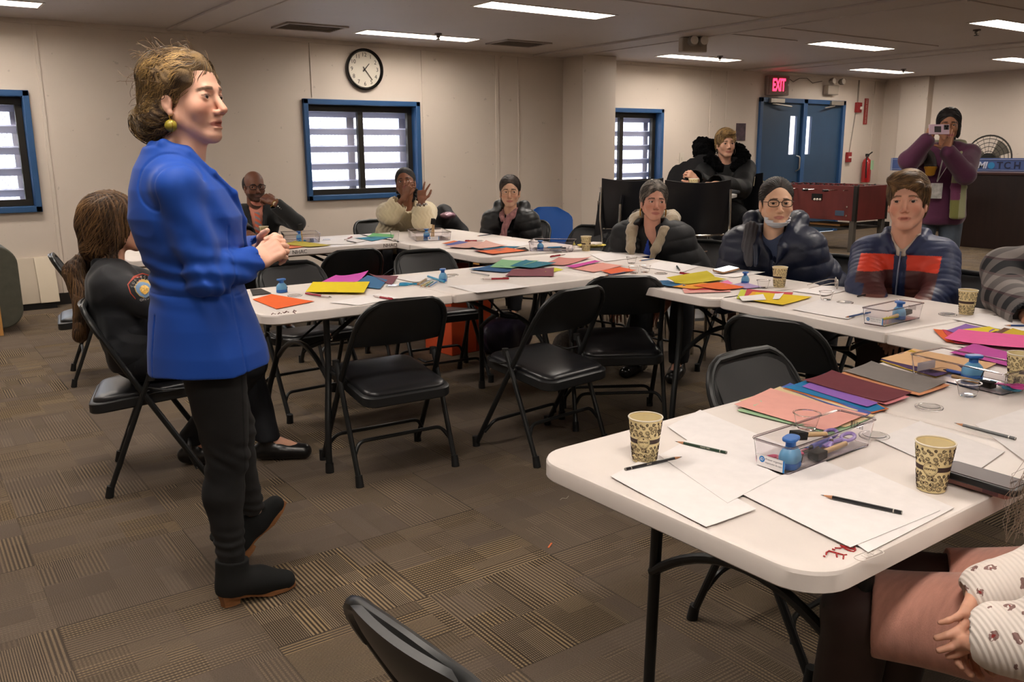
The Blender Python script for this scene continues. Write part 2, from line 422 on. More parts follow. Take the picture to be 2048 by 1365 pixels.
# ---- double door
def door():
    x0, x1, z0, z1 = DOOR; root = bpy.data.objects.new('door_1', None); COL.objects.link(root); root.location = (x0, WY, 0); tag(root, kind='structure')
    w = x1-x0; t_ = .07; f = MB()
    f.box((w/2, .03, z1-t_/2), (w, .14, t_)).box((t_/2, .03, z1/2), (t_, .14, z1)).box((w-t_/2, .03, z1/2), (t_, .14, z1))
    f.box((w/2+.02, .02, z1/2), (.10, .12, z1)).build('door_frame', M_blue, root, bevel=.005)
    M_litg = mat('wired_glass', 'f5eef0', .2, trans=.85, ior=1.1)
    for s, xa, xb in ((0, t_, w/2-.03), (1, w/2+.07, w-t_)):
        lx = (xb-.27) if s == 0 else (xa+.02); lw, lz0, lz1 = .17, 1.32, 1.93
        d = MB(); dw = xb-xa; yd = .03
        d.box(((xa+lx)/2, yd, (z1-t_)/2), (lx-xa, .045, z1-t_)).box(((lx+lw+xb)/2, yd, (z1-t_)/2), (xb-lx-lw, .045, z1-t_))
        d.box((lx+lw/2, yd, lz0/2), (lw, .045, lz0)).box((lx+lw/2, yd, (lz1+z1-t_)/2), (lw, .045, z1-t_-lz1))
        leaf = d.build('door_leaf', M_blued, root)
        MB().box((lx+lw/2, yd+.005, (lz0+lz1)/2), (lw, .008, lz1-lz0)).build('vision_pane', M_litg, root)
        cl = MB().box((xa+.30 if s == 0 else xb-.22, -.05, z1-.045), (.34, .06, .07)); cl.cyl((xa+.2 if s == 0 else xb-.25, -.04, z1-.09), (xa+.62 if s == 0 else xb-.6, -.1, z1-.13), .012)
        cl.build('door_closer', mat('satin_aluminium', 'a9a49b', .35, metal=.7), root, bevel=.006)
    h = MB(); x = w/2-.1
    h.tube(rpath([(x, .0, 1.30), (x, -.07, 1.28), (x, -.07, 1.08), (x, .0, 1.05)], .03), .012)
    h.build('pull_handle', mat('satin_aluminium'), root)
    MB().cyl((w/2-.16, .01, .86), (w/2-.16, -.03, .86), .025).build('lock_knob', M_black, root)
door()
# ---- outdoors seen through the windows: pale wall and overcast daylight
W = bpy.data.worlds.new('world'); SC.world = W; W.use_nodes = True
W.node_tree.nodes['Background'].inputs[0].default_value = (.84, .90, 1.0, 1); W.node_tree.nodes['Background'].inputs[1].default_value = 3.2
M_out = mat('neighbour_wall', 'c9c4c6', .8, var=.12, vscale=2)
t_ = MB().box((6, WY+6.5, 1.2), (26, .2, 2.2)); tag(t_.build('yard_wall', M_out), 'long pale wall across the yard beyond the windows', 'wall')
# ---- troffers
M_diff = mat('troffer_diffuser', 'fff6ec', .5, emit='fff5ea', estr=14.5)
M_trof = mat('white_enamel', 'cfc8be', .4)
def troffer(lx, ly, lab):
    r = thing('ceiling_light', lab, 'ceiling light', (lx, ly, CZ))
    f = MB(); t = .02
    for s in (-1, 1):
        f.box((0, s*(LD/2-t/2), .002), (LW, t, .016)); f.box((s*(LW/2-t/2), 0, .002), (t, LD-2*t, .016))
    for s in (-1, 1):
        f.box((0, s*(LD/2-.012), .03), (LW-.01, .006, .05)); f.box((s*(LW/2-.012), 0, .03), (.006, LD-.02, .05))
    f.build('frame', M_trof, r)
    MB().box((0, 0, .045), (LW-.03, LD-.03, .008)).build('diffuser', M_diff, r)
    return r
LAB = {1: 'lit long ceiling light just above and right of the wall clock', 0: 'lit ceiling light cut by the top left corner of the picture',
       5: 'large lit ceiling light at the top edge, right of the clock light', 2: 'lit ceiling light over the window beside the wall pillar', 3: 'farthest lit ceiling light, right of the EXIT sign',
       6: 'lit ceiling light between the emergency lamp box and the far ceiling band', 7: 'small lit ceiling light cut by the right edge above the phone holder', 10: 'bright wide ceiling light at the upper right corner'}
for i, (lx, ly) in enumerate(LIGHTS):
    o = troffer(lx, ly, LAB.get(i, 'ceiling light of the rows overhead and behind, outside the picture'))
    if i not in LAB: o['group'] = 'ceiling lights outside the picture'
# ---- small ceiling and wall fittings
M_vent = mat('vent_metal', 'a79c93', .5)
for k, (x, y, lab) in enumerate(((3.55, 8.33, 'square slatted ceiling vent left of the light above the clock'), (6.02, 8.3, 'slatted ceiling vent right of the light above the clock'))):
    r = thing('ceiling_vent', lab, 'vent', (x, y, CZ))
    f = MB()
    for s in (-1, 1): f.box((0, s*.2, -.008), (.62, .03, .016)); f.box((s*.295, 0, -.008), (.03, .4, .016))
    f.build('frame', M_vent, r)
    for j in range(7): MB().box((0, -.165+j*.055, -.004), (.56, .035, .003), Euler((.5, 0, 0)).to_matrix()).build('slat', mat('vent_slat', '8d837b', .5), r)
for (x, y, lab) in ((4.85, 8.1, 'small sprinkler head hanging beside the light over the clock'), (9.07, 8.05, 'small sprinkler head beside the ceiling light over the pillar window'), (9.4, 4.9, 'dark sprinkler head by the upper right ceiling light'), (13.0, 7.85, 'tiny sprinkler head by the farthest ceiling light')):
    r = thing('sprinkler', lab, 'sprinkler', (x, y, CZ))
    MB().cyl((0, 0, 0), (0, 0, -.012), .038).cyl((0, 0, -.01), (0, 0, -.04), .02).build('escutcheon', mat('sprinkler_plate', '5d534b', .5, metal=.4), r)
    MB().lathe([(.001, -.062), (.026, -.06), (.024, -.055), (.008, -.05), (.008, -.035)]).build('deflector', mat('sprinkler_brass', '3a322c', .45, metal=.5), r)
def emlight(name, lab, loc, rz, hang):
    r = thing(name, lab, 'emergency light', loc, rz)
    MB().box((0, 0, 0), (.30, .1, .15)).build('housing', mat('beige_plastic', 'a89d90', .5), r, bevel=.012)
    zc = .03 if hang else .13
    for s in (-1, 1):
        l = MB().lathe([(.0, .045), (.035, .05), (.055, .03), (.05, -.01), (.03, -.04), (.0, -.045)], (s*(.0 if hang else .13)+(s*.06 if hang else 0), -.09, zc), axis=(0, -1, .1)).build('lamp_head', mat('lamp_shell', '8e857b', .4, metal=.1), r)
        MB().lathe([(.0, .052), (.045, .052), (.045, .046), (.0, .046)], (s*(.0 if hang else .13)+(s*.06 if hang else 0), -.09, zc), axis=(0, -1, .1)).build('lens', mat('lamp_lens', 'e8e2d8', .1, spec=.8), l)
emlight('emergency_light', 'beige emergency light box hanging from the ceiling band', (7.28, 6.85, CZ-.09), -.3, True)
emlight('emergency_light', 'twin head emergency light above the right side of the double door', (13.05, WY-.06, 2.36), 0, False)
# clock
def clock():
    c = V((4.528, WY-.02, 2.308)); r = thing('wall_clock', 'round black rimmed wall clock with cream face above the window', 'clock', c)
    R = .222
    MB().lathe([(R-.03, .012), (R-.012, .034), (R, .028), (R+.003, .01), (R, -.02), (0, -.02)], n=56, axis=(0, -1, 0)).build('rim', mat('clock_black', '0d0d0d', .25), r)
    MB().lathe([(0, .006), (R-.02, .006), (R-.02, 0), (0, 0)], n=56, axis=(0, -1, 0)).build('dial', mat('clock_face', 'cfc8ba', .5), r)
    mk = mat('clock_ink', '1c1410', .5)
    for k in range(1, 13):
        a = PI/2-2*PI*k/12
        M = place((1, 0, 0), (0, 0, 1), (0, -1, 0), (.155*math.cos(a), -.0075, .155*math.sin(a)))
        text_obj('numeral', str(k), .062, M, mk, r, .0004)
    def hand(nm, ang, L, w, y, back):
        d = V((math.sin(ang), 0, math.cos(ang))); s = V((d.z, 0, -d.x)); P = []
        for q, ww in ((-back, w*1.3), (L, w*.7)):
            P += [d*q+s*ww/2, d*q-s*ww/2]
        m = MB(); idx = [P[0], P[2], P[3], P[1]]
        b = [m.addv(p+V((0, -y, 0))) for p in idx]+[m.addv(p+V((0, -y-.002, 0))) for p in idx]
        m.face(b[:4]); m.face(b[4:][::-1])
        for k in range(4): m.face((b[k], b[(k+1) % 4], b[4+(k+1) % 4], b[4+k]))
        m.build(nm, mk, r)
    hand('hour_hand', 2*PI*(1.4/12), .085, .011, .011, .03); hand('minute_hand', 2*PI*(23.5/60), .14, .008, .014, .035)
    MB().cyl((0, -.006, 0), (0, -.02, 0), .008).build('hub', mk, r)
clock()
# EXIT sign
def exit_sign():
    c = V((11.62, WY-.07, 2.38)); r = thing('exit_sign', 'lit red EXIT sign above the blue double door', 'sign', c, math.radians(-14))
    MB().box((0, 0, 0), (.42, .1, .30)).build('housing', mat('exit_case', '8d7a74', .4), r, bevel=.015)
    MB().box((0, -.053, 0), (.36, .006, .25)).build('face_plate', mat('exit_face', '7f6660', .35), r)
    text_obj('letters', 'EXIT', .19, place((.62, 0, 0), (0, 0, 1.35), (0, -1, 0), (0, -.058, 0)), mat('exit_red', 'ff3b50', .4, emit='ff2340', estr=3.0), r, .002, bold=.006)
exit_sign()
# fire alarm gear
M_red = mat('alarm_red', '8c1f22', .4)
r = thing('fire_alarm_strobe', 'red fire alarm horn strobe right of the double door', 'fire alarm', (13.9, WY-.03, 2.1))
MB().box((0, 0, 0), (.15, .05, .17)).build('housing', M_red, r, bevel=.008); MB().box((.03, -.04, -.01), (.05, .03, .05)).build('strobe_lens', mat('strobe', 'e5ded8', .2), r, bevel=.006)
tag(MB().tube([(13.9, WY-.01, CZ), (13.9, WY-.01, 2.18)], .012).tube([(13.86, WY-.01, 2.02), (13.75, WY-.01, 1.3)], .009).build('conduit', mat('conduit_grey', '8f867c', .5)), 'thin vertical conduit running through the red strobe to the pull box', 'conduit')
tag(MB().tube([(11.9, WY-.01, 2.43), (12.0, WY-.015, 2.5), (12.1, WY-.015, 2.46), (12.25, WY-.015, 2.52), (12.45, WY-.015, 2.53), (12.6, WY-.015, 2.46), (12.85, WY-.015, 2.5)], .006).build('cable', mat('cable_grey', '7c7268', .5)), 'loose cable running from EXIT sign to emergency lamps', 'cable')
r = thing('fire_pull_station', 'small red fire alarm pull station below the strobe', 'fire alarm', (13.72, WY-.03, 1.26))
MB().box((0, 0, 0), (.12, .05, .17)).build('housing', M_red, r, bevel=.008); MB().box((0, -.03, .0), (.07, .012, .03)).build('pull_bar', mat('pull_white', 'c9b9b2', .4), r)
r = thing('wall_sign', 'tall narrow red lettered sign on wall above the extinguisher', 'sign', (14.16, WY-.01, 2.04))
MB().box((0, 0, 0), (.11, .008, .44)).build('plate', mat('sign_red', '93322f', .5), r)
text_obj('lettering', 'FIRE EXTINGUISHER', .046, place((0, 0, -1), (.9, 0, 0), (0, -1, 0), (0, -.006, 0)), mat('sign_pale', 'cdb9a8', .5), r, .0004)
def exting():
    r = thing('fire_extinguisher', 'red fire extinguisher with green tag hung on wall', 'fire extinguisher', (14.17, WY-.1, .82))
    MB().lathe([(.0, 0), (.07, .0), (.078, .02), (.078, .34), (.06, .39), (.025, .42), (.02, .45), (0, .45)], n=24).build('cylinder', mat('ext_red', 'a01d20', .3, coat=.4), r)
    MB().box((0, 0, .47), (.03, .06, .05)).box((.04, -.03, .5), (.12, .02, .015), Euler((0, -.4, 0)).to_matrix()).build('valve_handle', M_black, r)
    MB().tube(rpath([(0, -.03, .47), (-.1, -.05, .45), (-.095, -.06, .2), (-.085, -.06, .08)], .05), .011).build('hose', M_black, r)
    MB().box((.03, -.085, .3), (.09, .003, .16)).build('tag', mat('green_tag', '9fc09a', .6), r)
exting()
# wall poster, switch
r = tag(MB().box((10.9, WY-.006, 1.67), (.22, .006, .26)).build('poster', mat('poster_dark', '43303a', .6, var=.5, vscale=12)), 'small dark poster on wall behind the person in fur hood', 'poster')
r = thing('light_switch', 'white wall switch plate right of the pillar window', 'switch', (9.62, WY-.006, 1.28))
MB().box((0, 0, 0), (.09, .01, .17)).build('plate', mat('switch_white', 'cfc6b8', .4), r, bevel=.003); MB().box((0, -.01, 0), (.02, .015, .04)).build('toggle', mat('switch_white'), r)
# heater under left window
def heater():
    r = thing('wall_heater', 'low beige metal heater cabinet below the left window', 'heater', (0, WY, 0))
    def cab(x0, x1, dy, nm, m):
        prof = [(0, .06), (-.20-dy, .06), (-.16-dy, .25), (-.06-dy, .47), (0, .47)]
        mb = MB(); R = [[V((x, y, z)) for y, z in prof] for x in (x0, x1)]; mb.rings(R); mb.build(nm, m, r, bevel=.004)
    cab(-.6, 1.04, 0, 'cabinet', mat('heater_beige', 'b5a896', .5)); cab(1.04, 1.2, .012, 'end_cover', mat('heater_cream', 'cabda8', .5))
    MB().box((.3, -.1, .03), (1.75, .16, .06)).build('plinth', M_black, r)
heater()
# grey lounge seat arm at left edge
r = thing('lounge_chair', 'grey upholstered seat with light wood leg cut by left edge', 'chair', (.2, 8.2, 0))
mb = MB(); prof = rrect(.34, .66, .15, 8, 0, .37)
mb.rings([[V((x+.42, y_, z)) for x, z in prof] for y_ in (-.25, .3)]); mb.build('arm', mat('grey_green_vinyl', '4d4d42', .55, var=.1), r, bevel=.01)
MB().box((-.15, .05, .22), (.85, .7, .34)).build('seat', mat('grey_green_vinyl'), r, bevel=.04, seg=4)
MB().box((.36, -.32, .13), (.12, .05, .26)).build('leg', mat('light_oak', 'c08c4e', .5, var=.15, stretch=(8, 8, 1)), r)
# ================================================================== folding tables
M_tab = mat('white_blow_moulded_plastic', 'dbd2cc', .42, var=.03, vscale=9, bump=.08, bscale=300, bdist=.001)
M_tabu = mat('table_underside', '8f867c', .6)
M_leg = mat('black_powder_coat', '1d1e1e', .38, metal=.2, spec=.5)
M_foot = mat('rubber_foot', '111111', .6)
M_chrome = mat('chrome', 'c9c5bf', .15, metal=1.0)
TZ = .74
def table(name, label, c, ang, L=1.83, W=.76, wish=0, bend=None, legends=(1, 1), splay=.06):
    r = thing(name, label, 'table', (c[0], c[1], 0), ang)
    for s in (-1, 1):
        P = []
        R = .085; hw = W/2
        x1 = s*L/2; x0 = s*.002
        for (sx, sy, a0) in ((1, 1, 0), (-1, 1, 90), (-1, -1, 180), (1, -1, 270)):
            out = (sx > 0) if s > 0 else (sx < 0)
            rr = R if out else .012
            xx = (max(x0, x1) if sx > 0 else min(x0, x1)); yy = sy*hw
            for k in range(9 if out else 3):
                nn = 8 if out else 2
                a = math.radians(a0+90*k/nn); P.append((xx-sx*rr+rr*math.cos(a), yy-sy*rr+rr*math.sin(a)))
        mb = MB(); prof = [(0.004, TZ-.042), (.0, TZ-.038), (0, TZ-.008), (.002, TZ-.002), (.006, TZ), (.030, TZ), (.034, TZ-.0015)]
        cx = sum(p[0] for p in P)/len(P)
        rings = []
        for ins, z in prof:
            rings.append([V((p[0]-math.copysign(min(ins, 1), p[0]-cx), p[1]-math.copysign(ins, p[1]), z)) for p in P])
        mb.rings(rings); mb.build('tabletop_half', M_tab, r, angle=22)
        MB().box((s*L/4, 0, TZ-.05), (L/2-.12, W-.12, .012)).build('underside_frame', M_tabu, r)
    for s in (-1, 1):
        fx = s*(L/2-.31); fr = MB()
        for t in (-1, 1):
            y0 = t*(W/2-.10); leg = MB()
            if wish: pts = rpath([(fx, y0, TZ-.05), (fx, y0, .46), (fx+s*splay, t*(W/2-.01), .17), (fx+s*splay, t*(W/2-.01), .0)], .12)
            else: pts = [(fx, y0, TZ-.05), (fx+s*.01, y0+t*.01, .02)]
            leg.tube(pts, .0145, 12); L_ = leg.build('leg', M_leg, r)
            MB().cyl(V(pts[-1])+V((0, 0, .045)), V((pts[-1][0], pts[-1][1], 0)), .018, .019).build('rubber_foot', M_foot, L_)
        ar = []
        for k in range(17):
            q = -1+2*k/16; ar.append((fx+s*.008, q*(W/2-.09), .40+.12*(1-q*q)))
        MB().tube(ar, .0125, 10).build('arched_brace', M_leg, r)
        d = MB().tube(rpath([(fx, -.07, .51), (fx-s*.1, -.06, .53), (fx-s*.36, 0, TZ-.07)], .03), .011, 8)
        d.tube([(fx, .07, .51), (fx-s*.13, .03, .62), (fx-s*.36, 0, TZ-.07)], .006, 8)
        d.box((fx-s*.36, 0, TZ-.065), (.05, .3, .02)); d.build('folding_strut', M_leg, r)
        MB().lathe([(.018, -.004), (.023, 0), (.018, .004), (.015, 0), (.018, -.004)], (fx-s*.12, -.052, .545), 16, axis=(1, 0, .3)).build('lock_ring', M_chrome, r)
    return r
table('folding_table', 'white folding table nearest the camera with clear box and two coffee cups', (2.015, 1.122), .02, W=.735)
table('folding_table', 'white folding table with yellow and magenta sheets, beside the standing woman', (2.125, 3.86), .0, W=.79, wish=1)
table('folding_table', 'white folding table in front of the grey haired woman', (3.425, 3.555), PI/2-.07, 1.92, .78, wish=1)
table('folding_table', 'white folding table in front of the man in the blue and red jacket', (3.30, 1.705), PI/2-.10, 1.83, .77, wish=1)
table('folding_table', 'white folding table by the back wall in front of the man in suit', (2.20, 6.245), -.03, 1.98, .82, wish=1)
table('folding_table', 'white folding table in the far corner beside the woman with pink scarf', (3.53, 5.60), PI/2-.02, 2.0, .92, wish=1)

# ================================================================== folding chairs
M_vinyl = mat('black_vinyl', '17171a', .34, spec=.6, bump=.05, bscale=220, bdist=.0006)
M_pan = mat('black_enamel_panel', '1b1c1d', .42, spec=.5)
def chair_model(label, loc, rz, group=None):
    r = thing('folding_chair', label, 'chair', loc, rz, group)
    # frame: front feet -> up and back -> top bow
    def fy(z): return .205-z*.56
    pts = [(-.243, .205, .015), (-.230, fy(.44), .44), (-.214, fy(.61), .61), (-.206, fy(.68), .68)]
    top = []
    for k in range(13):
        a = PI-PI*k/12
        cx = .107; sx = -cx if k < 6 else cx
        top.append((math.copysign(.090, math.cos(a)) * (1 if abs(math.cos(a)) > 1e-6 else 0)+.116*math.cos(a), fy(.68+.12*math.sin(a))-.0, .675+.118*math.sin(a)))
    P = pts+top+[(-p[0], p[1], p[2]) for p in reversed(pts)]
    MB().tube(P, .0125, 10).build('back_frame', M_leg, r)
    for s in (-1, 1):
        MB().cyl((s*.2435, .212, .05), (s*.2435, .207, 0), .0165, .018).build('front_foot_cap', M_foot, r)
        L_ = MB().tube([(s*.236, -.005, .515), (s*.236, -.01, .50), (s*.232, -.205, .015)], .0115, 10).build('rear_leg', M_leg, r)
        MB().cyl((s*.232, -.197, .05), (s*.232, -.207, 0), .0155, .0175).build('foot_cap', M_foot, L_)
        MB().cyl((s*.236, -.003, .488), (s*.236, -.002, .52), .0155).build('leg_cap', M_foot, L_)
        MB().tube([(s*.236, -.02, .46), (s*.222, .04, .44), (s*.222, .12, .44)], .009, 8, flat=.5).build('seat_bracket', M_leg, r)
    # cross stretchers
    for nm, w, y, z, sl in (('front_stretcher', .240, .148, .085, -.56), ('rear_stretcher', .2325, -.158, .12, .42)):
        q = [(-w, y, z), (-w+.035, y+sl*.06*.9, z+.058), (w-.035, y+sl*.06*.9, z+.058), (w, y, z)]
        MB().tube(rpath(q, .03), .0085, 8).build(nm, M_leg, r)
    # backrest panel
    def back(u, v):
        x = (u*2-1); zt = .680+.118*math.sqrt(max(0, 1-max(0, (abs(x)-.44)/.56)**2)); zb = .592
        z = zb+(zt-zb)*v; bow = .035*(1-x*x)
        return (x*.204*(1-.012*v), fy(z)-bow-.004+.012*(abs(v-.5)*2)**3, z)
    MB().grid(back, 25, 9, .012).build('backrest', M_pan, r, angle=60)
    # recessed inner pad seen from the sitter's side
    def pad(u, v):
        x = (u*2-1)*.86; zt = .667+.105*math.sqrt(max(0, 1-max(0, (abs(x)-.40)/.60)**2)); zb = .613
        z = zb+(zt-zb)*v
        return (x*.200, fy(z)-.035*(1-x*x)+.009, z)
    MB().grid(pad, 21, 7, .004).build('backrest_inset', mat('chair_inset', '2a2a2b', .5), r, angle=60)
    # seat
    out = rrect(.415, .455, .06, 6, 0, -.028)
    def sz(y): return .448+(y-.2)*.115
    mb = MB(); rings = []
    for ins, dz in ((.004, -.045), (.0, -.04), (0, -.006), (.006, 0)):
        rings.append([V((x*(1-ins/.2), (y+.028)*(1-ins/.22)-.028, sz(y)+dz)) for x, y in out])
    mb.rings(rings); mb.build('seat_pan', M_pan, r)
    mb = MB(); rings = []
    for f, dz in ((.93, .0), (.93, .008), (.89, .016), (.8, .021), (.6, .026), (.35, .028), (.05, .029)):
        rings.append([V((x*f, (y+.028)*f-.028, sz((y+.028)*f-.028)+dz)) for x, y in out])
    mb.rings(rings); mb.build('seat_cushion', M_vinyl, r, angle=70)
    return r
CH0 = chair_model('empty black folding chair with its back to the camera, left of two side by side', (1.735, 3.425, 0), -.06)
def chair(label, x, y, rz): return dup(CH0, label, (x, y, 0), rz)
CHAIRS = [
 ('empty black folding chair in the middle, tucked under the seam of tables', 2.45, 3.205, .12),
 ('empty black folding chair turned right, behind the middle one', 3.02, 3.32, -.55),
 ('black folding chair with scuffed backrest facing the man in striped jacket', 2.80, 2.03, -1.38),
 ('black folding chair behind the nearest table facing the camera', 2.08, 1.455, PI+.05),
 ('black folding chair cut by the bottom edge of the picture', .71, .92, -PI/2+.10),
 ('black folding chair beyond the yellow sheet table, right one of the pair facing camera', 2.69, 4.56, PI-.1),
 ('black folding chair seen from behind at the suited man\'s table', 2.40, 5.32, -.05),
 ('black folding chair beyond the punch, facing camera behind the clasped hands', 1.82, 4.50, PI+.06),
 ('black folding chair the uniformed officer sits on', .86, 3.92, -PI/2-.28),
 ('empty black folding chair by left wall heater behind the ponytail', 1.03, 5.98, -PI/2-.15),
 ('black folding chair the suited man sits on', 2.35, 7.05, PI),
 ('black folding chair the cream sweater woman sits on', 3.62, 7.05, PI+.15),
 ('black folding chair the woman with pink scarf sits on', 4.5, 6.2, PI/2+.5),
 ('folding chair with grey inset right of the scarf woman', 4.50, 5.45, PI/2+.2),
 ('folding chair with only its top showing behind the coffee cup and yellow plate', 4.38, 4.85, PI/2+.2),
 ('black folding chair the grey haired woman sits on', 4.30, 4.02, PI/2+.15),
 ('black folding chair the woman in navy puffer coat sits on', 4.23, 2.98, PI/2+.1),
 ('folding chair the man in the blue and red jacket sits on', 4.12, 2.22, PI/2+.05),
]
for lab, x, y, rz in CHAIRS: chair(lab, x, y, rz)
# blue moulded plastic chair behind scarf woman
def blue_chair():
    r = thing('plastic_chair', 'blue moulded plastic chair behind the woman with pink scarf', 'chair', (5.15, 6.65, 0), PI/2+.9)
    m = mat('blue_plastic', '0c4488', .38)
    def sh(u, v):
        x = (u*2-1)*.25
        if v < .45: y = .22-v/.45*.40; z = .44-.03*math.sin(v/.45*PI)
        elif v < .6: t = (v-.45)/.15; y = -.18-.05*math.sin(t*PI/2); z = .44+.06*t
        else: t = (v-.6)/.4; y = -.23-.07*t; z = .5+.36*t-.03*max(0, abs(u*2-1)-.6)**2*6*t
        k = 1-.45*max(0, (v-.86)/.14)**3; return (x*k, y-.03*(1-(2*u-1)**2)*(1 if v > .55 else 0), z)
    MB().grid(sh, 15, 25, .008).build('shell', m, r)
    for s in (-1, 1):
        for t in (-1, 1): MB().tube([(s*.19, t*.14, .42), (s*.24, t*.21, 0)], .011, 8).build('leg', M_chrome, r)
blue_chair()
# low cushioned bench against the back wall
r = thing('bench', 'long low bench with grey cushion and oak base along the back wall', 'bench', (7.0, WY-.35-.45, 0))
MB().box((-.5, 0, .12), (3.6, .5, .2)).build('base', mat('light_oak'), r, bevel=.01)
MB().box((-.5, 0, .31), (3.7, .56, .17)).build('cushion', mat('olive_grey_vinyl', '665d4f', .6, var=.06), r, bevel=.06, seg=5)
# ================================================================== far group: bar stools, round table
M_stool = mat('black_moulded_seat', '16161a', .35, bump=.06, bscale=120)
def stool_model(label, loc, rz):
    r = thing('bar_stool', label, 'stool', loc, rz)
    def bk(u, v):
        x = u*2-1; return (x*.24, -.20+.09*x*x-.05*v, .80+.37*v+.02*x*x*v)
    MB().grid(bk, 21, 9, .008).build('backrest', M_stool, r)
    def st(u, v):
        x, y = (u*2-1), (v*2-1); return (x*.225*(1-.1*max(0, y)), y*.21, .70+.015*x*x+.012*y*y)
    MB().grid(st, 13, 13, .02).build('seat', M_stool, r)
    for s in (-1, 1):
        MB().tube(rpath([(s*.21, -.24, .0), (s*.23, -.17, .74), (s*.245, -.145, .84), (s*.24, -.15, 1.12)], .05), .011, 8).build('rear_leg', M_chrome, r)
        MB().tube(rpath([(s*.21, .24, .0), (s*.2, .19, .68), (s*.2, -.2, .69)], .04), .011, 8).build('leg', M_chrome, r)
        MB().tube([(s*.21, .235, .3), (s*.215, -.23, .3)], .008, 8).build('side_rail', M_chrome, r)
    pts = [(x*.24, -.195+.09*x*x, .79+.0*x) for x in [k/6-1 for k in range(13)]]
    MB().tube(pts, .009, 8).build('back_rail', M_chrome, r)
    MB().tube([(-.21, .235, .3), (.21, .235, .3)], .009, 8).build('footrest', M_chrome, r)
    return r
pA = atD(1262, 400, 7.0); pB = atD(1385, 420, 6.5); pS = atD(1182, 460, 6.9)
S0 = stool_model('black curved-back bar stool in front of the pillar window', (pA.x, pA.y, 0), -.7)
dup(S0, 'black curved-back bar stool right behind the grey haired woman', (pB.x, pB.y, 0), -.62)
dup(S0, 'black bar stool seen edge-on beside the wall pillar', (pS.x, pS.y, -.12), 1.2)
pF = atD(1470, 420, 7.9)
dup(S0, 'bar stool the person in fur hood sits on', (pF.x+.1, pF.y+.1, 0), 2.2)
pR = atD(1372, 385, 7.35)
r = thing('round_table', 'tall round table with pale top behind the grey haired woman', 'table', (pR.x, pR.y, 0))
RT = 1.045
MB().lathe([(0, RT), (.40, RT), (.42, RT-.008), (.42, RT-.03), (.40, RT-.038), (0, RT-.038)], n=48).build('tabletop', mat('grey_laminate', 'b4b0ae', .3), r)
MB().cyl((0, 0, RT-.04), (0, 0, .03), .04).build('column', M_leg, r)
MB().lathe([(0, .05), (.08, .045), (.30, .02), (.32, 0), (0, 0)], n=40).build('foot_plate', M_leg, r)
# chrome frame rack chairs with bags
def frame_chair():
    p = atD(1470, 470, 5.9); r = thing('wire_frame_chair', 'low chrome framed chair with bags between two seated women', 'chair', (p.x, p.y, 0), -.7)
    z = .72
    MB().tube(rpath([(-.26, 0, .0), (-.26, 0, z), (.26, 0, z), (.26, 0, .0)], .08), .012, 8).build('back_frame', M_chrome, r)
    MB().tube(rpath([(-.2, -.2, .0), (-.2, -.2, z-.12), (.24, -.2, z-.12), (.24, -.2, .0)], .07), .011, 8).build('front_frame', M_chrome, r)
    for k in range(5): MB().cyl((-.18+k*.09, -.02, z-.02), (-.18+k*.09, -.02, z-.16), .008, n=8).build('back_spindle', M_stool, r)
    MB().box((0, -.1, z-.18), (.5, .3, .03)).build('seat', M_stool, r, bevel=.01)
    return p
pW = frame_chair()
# black ribbed stack of chair backs left of fur hood
p = atD(1392, 335, 8.0); r = thing('stacked_chairs', 'stack of black chair backs left of the person in fur hood', 'chair stack', (p.x, p.y, 0), -.6)
for k in range(4):
    def sb(u, v, k=k):
        x = u*2-1; z = 1.06+.30*v*math.sqrt(max(.05, 1-max(0, abs(x)-.4)**2*2.2)); return (x*.17-.06*k+.1, .035*k+.04*x*x, z-.03*k)
    MB().grid(sb, 13, 7, .012).build('chair_back', M_stool, r)
MB().tube([(.05, 0, 0), (.02, 0, 1.1)], .012, 8).tube([(-.2, .1, 0), (-.15, .1, 1.05)], .012, 8).build('leg_frames', M_chrome, r)
# grey folded walker / chair frame right of fur hood
p = atD(1527, 425, 8.2); r = thing('stacking_chair', 'dark chair with light papers right of the fur hooded person', 'chair', (p.x, p.y, 0), -.9)
MB().tube(rpath([(-.2, 0, 0), (-.18, .0, 1.0), (.18, 0, 1.0), (.2, 0, 0)], .08), .014, 8).build('frame', M_chrome, r)
MB().box((0, .02, .82), (.34, .02, .32)).build('backrest', mat('slate_blue_plastic', '27333c', .5), r, bevel=.01)
MB().box((0, -.2, .55), (.4, .4, .03)).build('seat', mat('slate_blue_plastic'), r, bevel=.01)
MB().box((-.08, -.02, .78), (.16, .02, .3), Euler((0, .12, 0)).to_matrix()).build('papers', mat('paper_white', 'ddd6d2', .7), r)
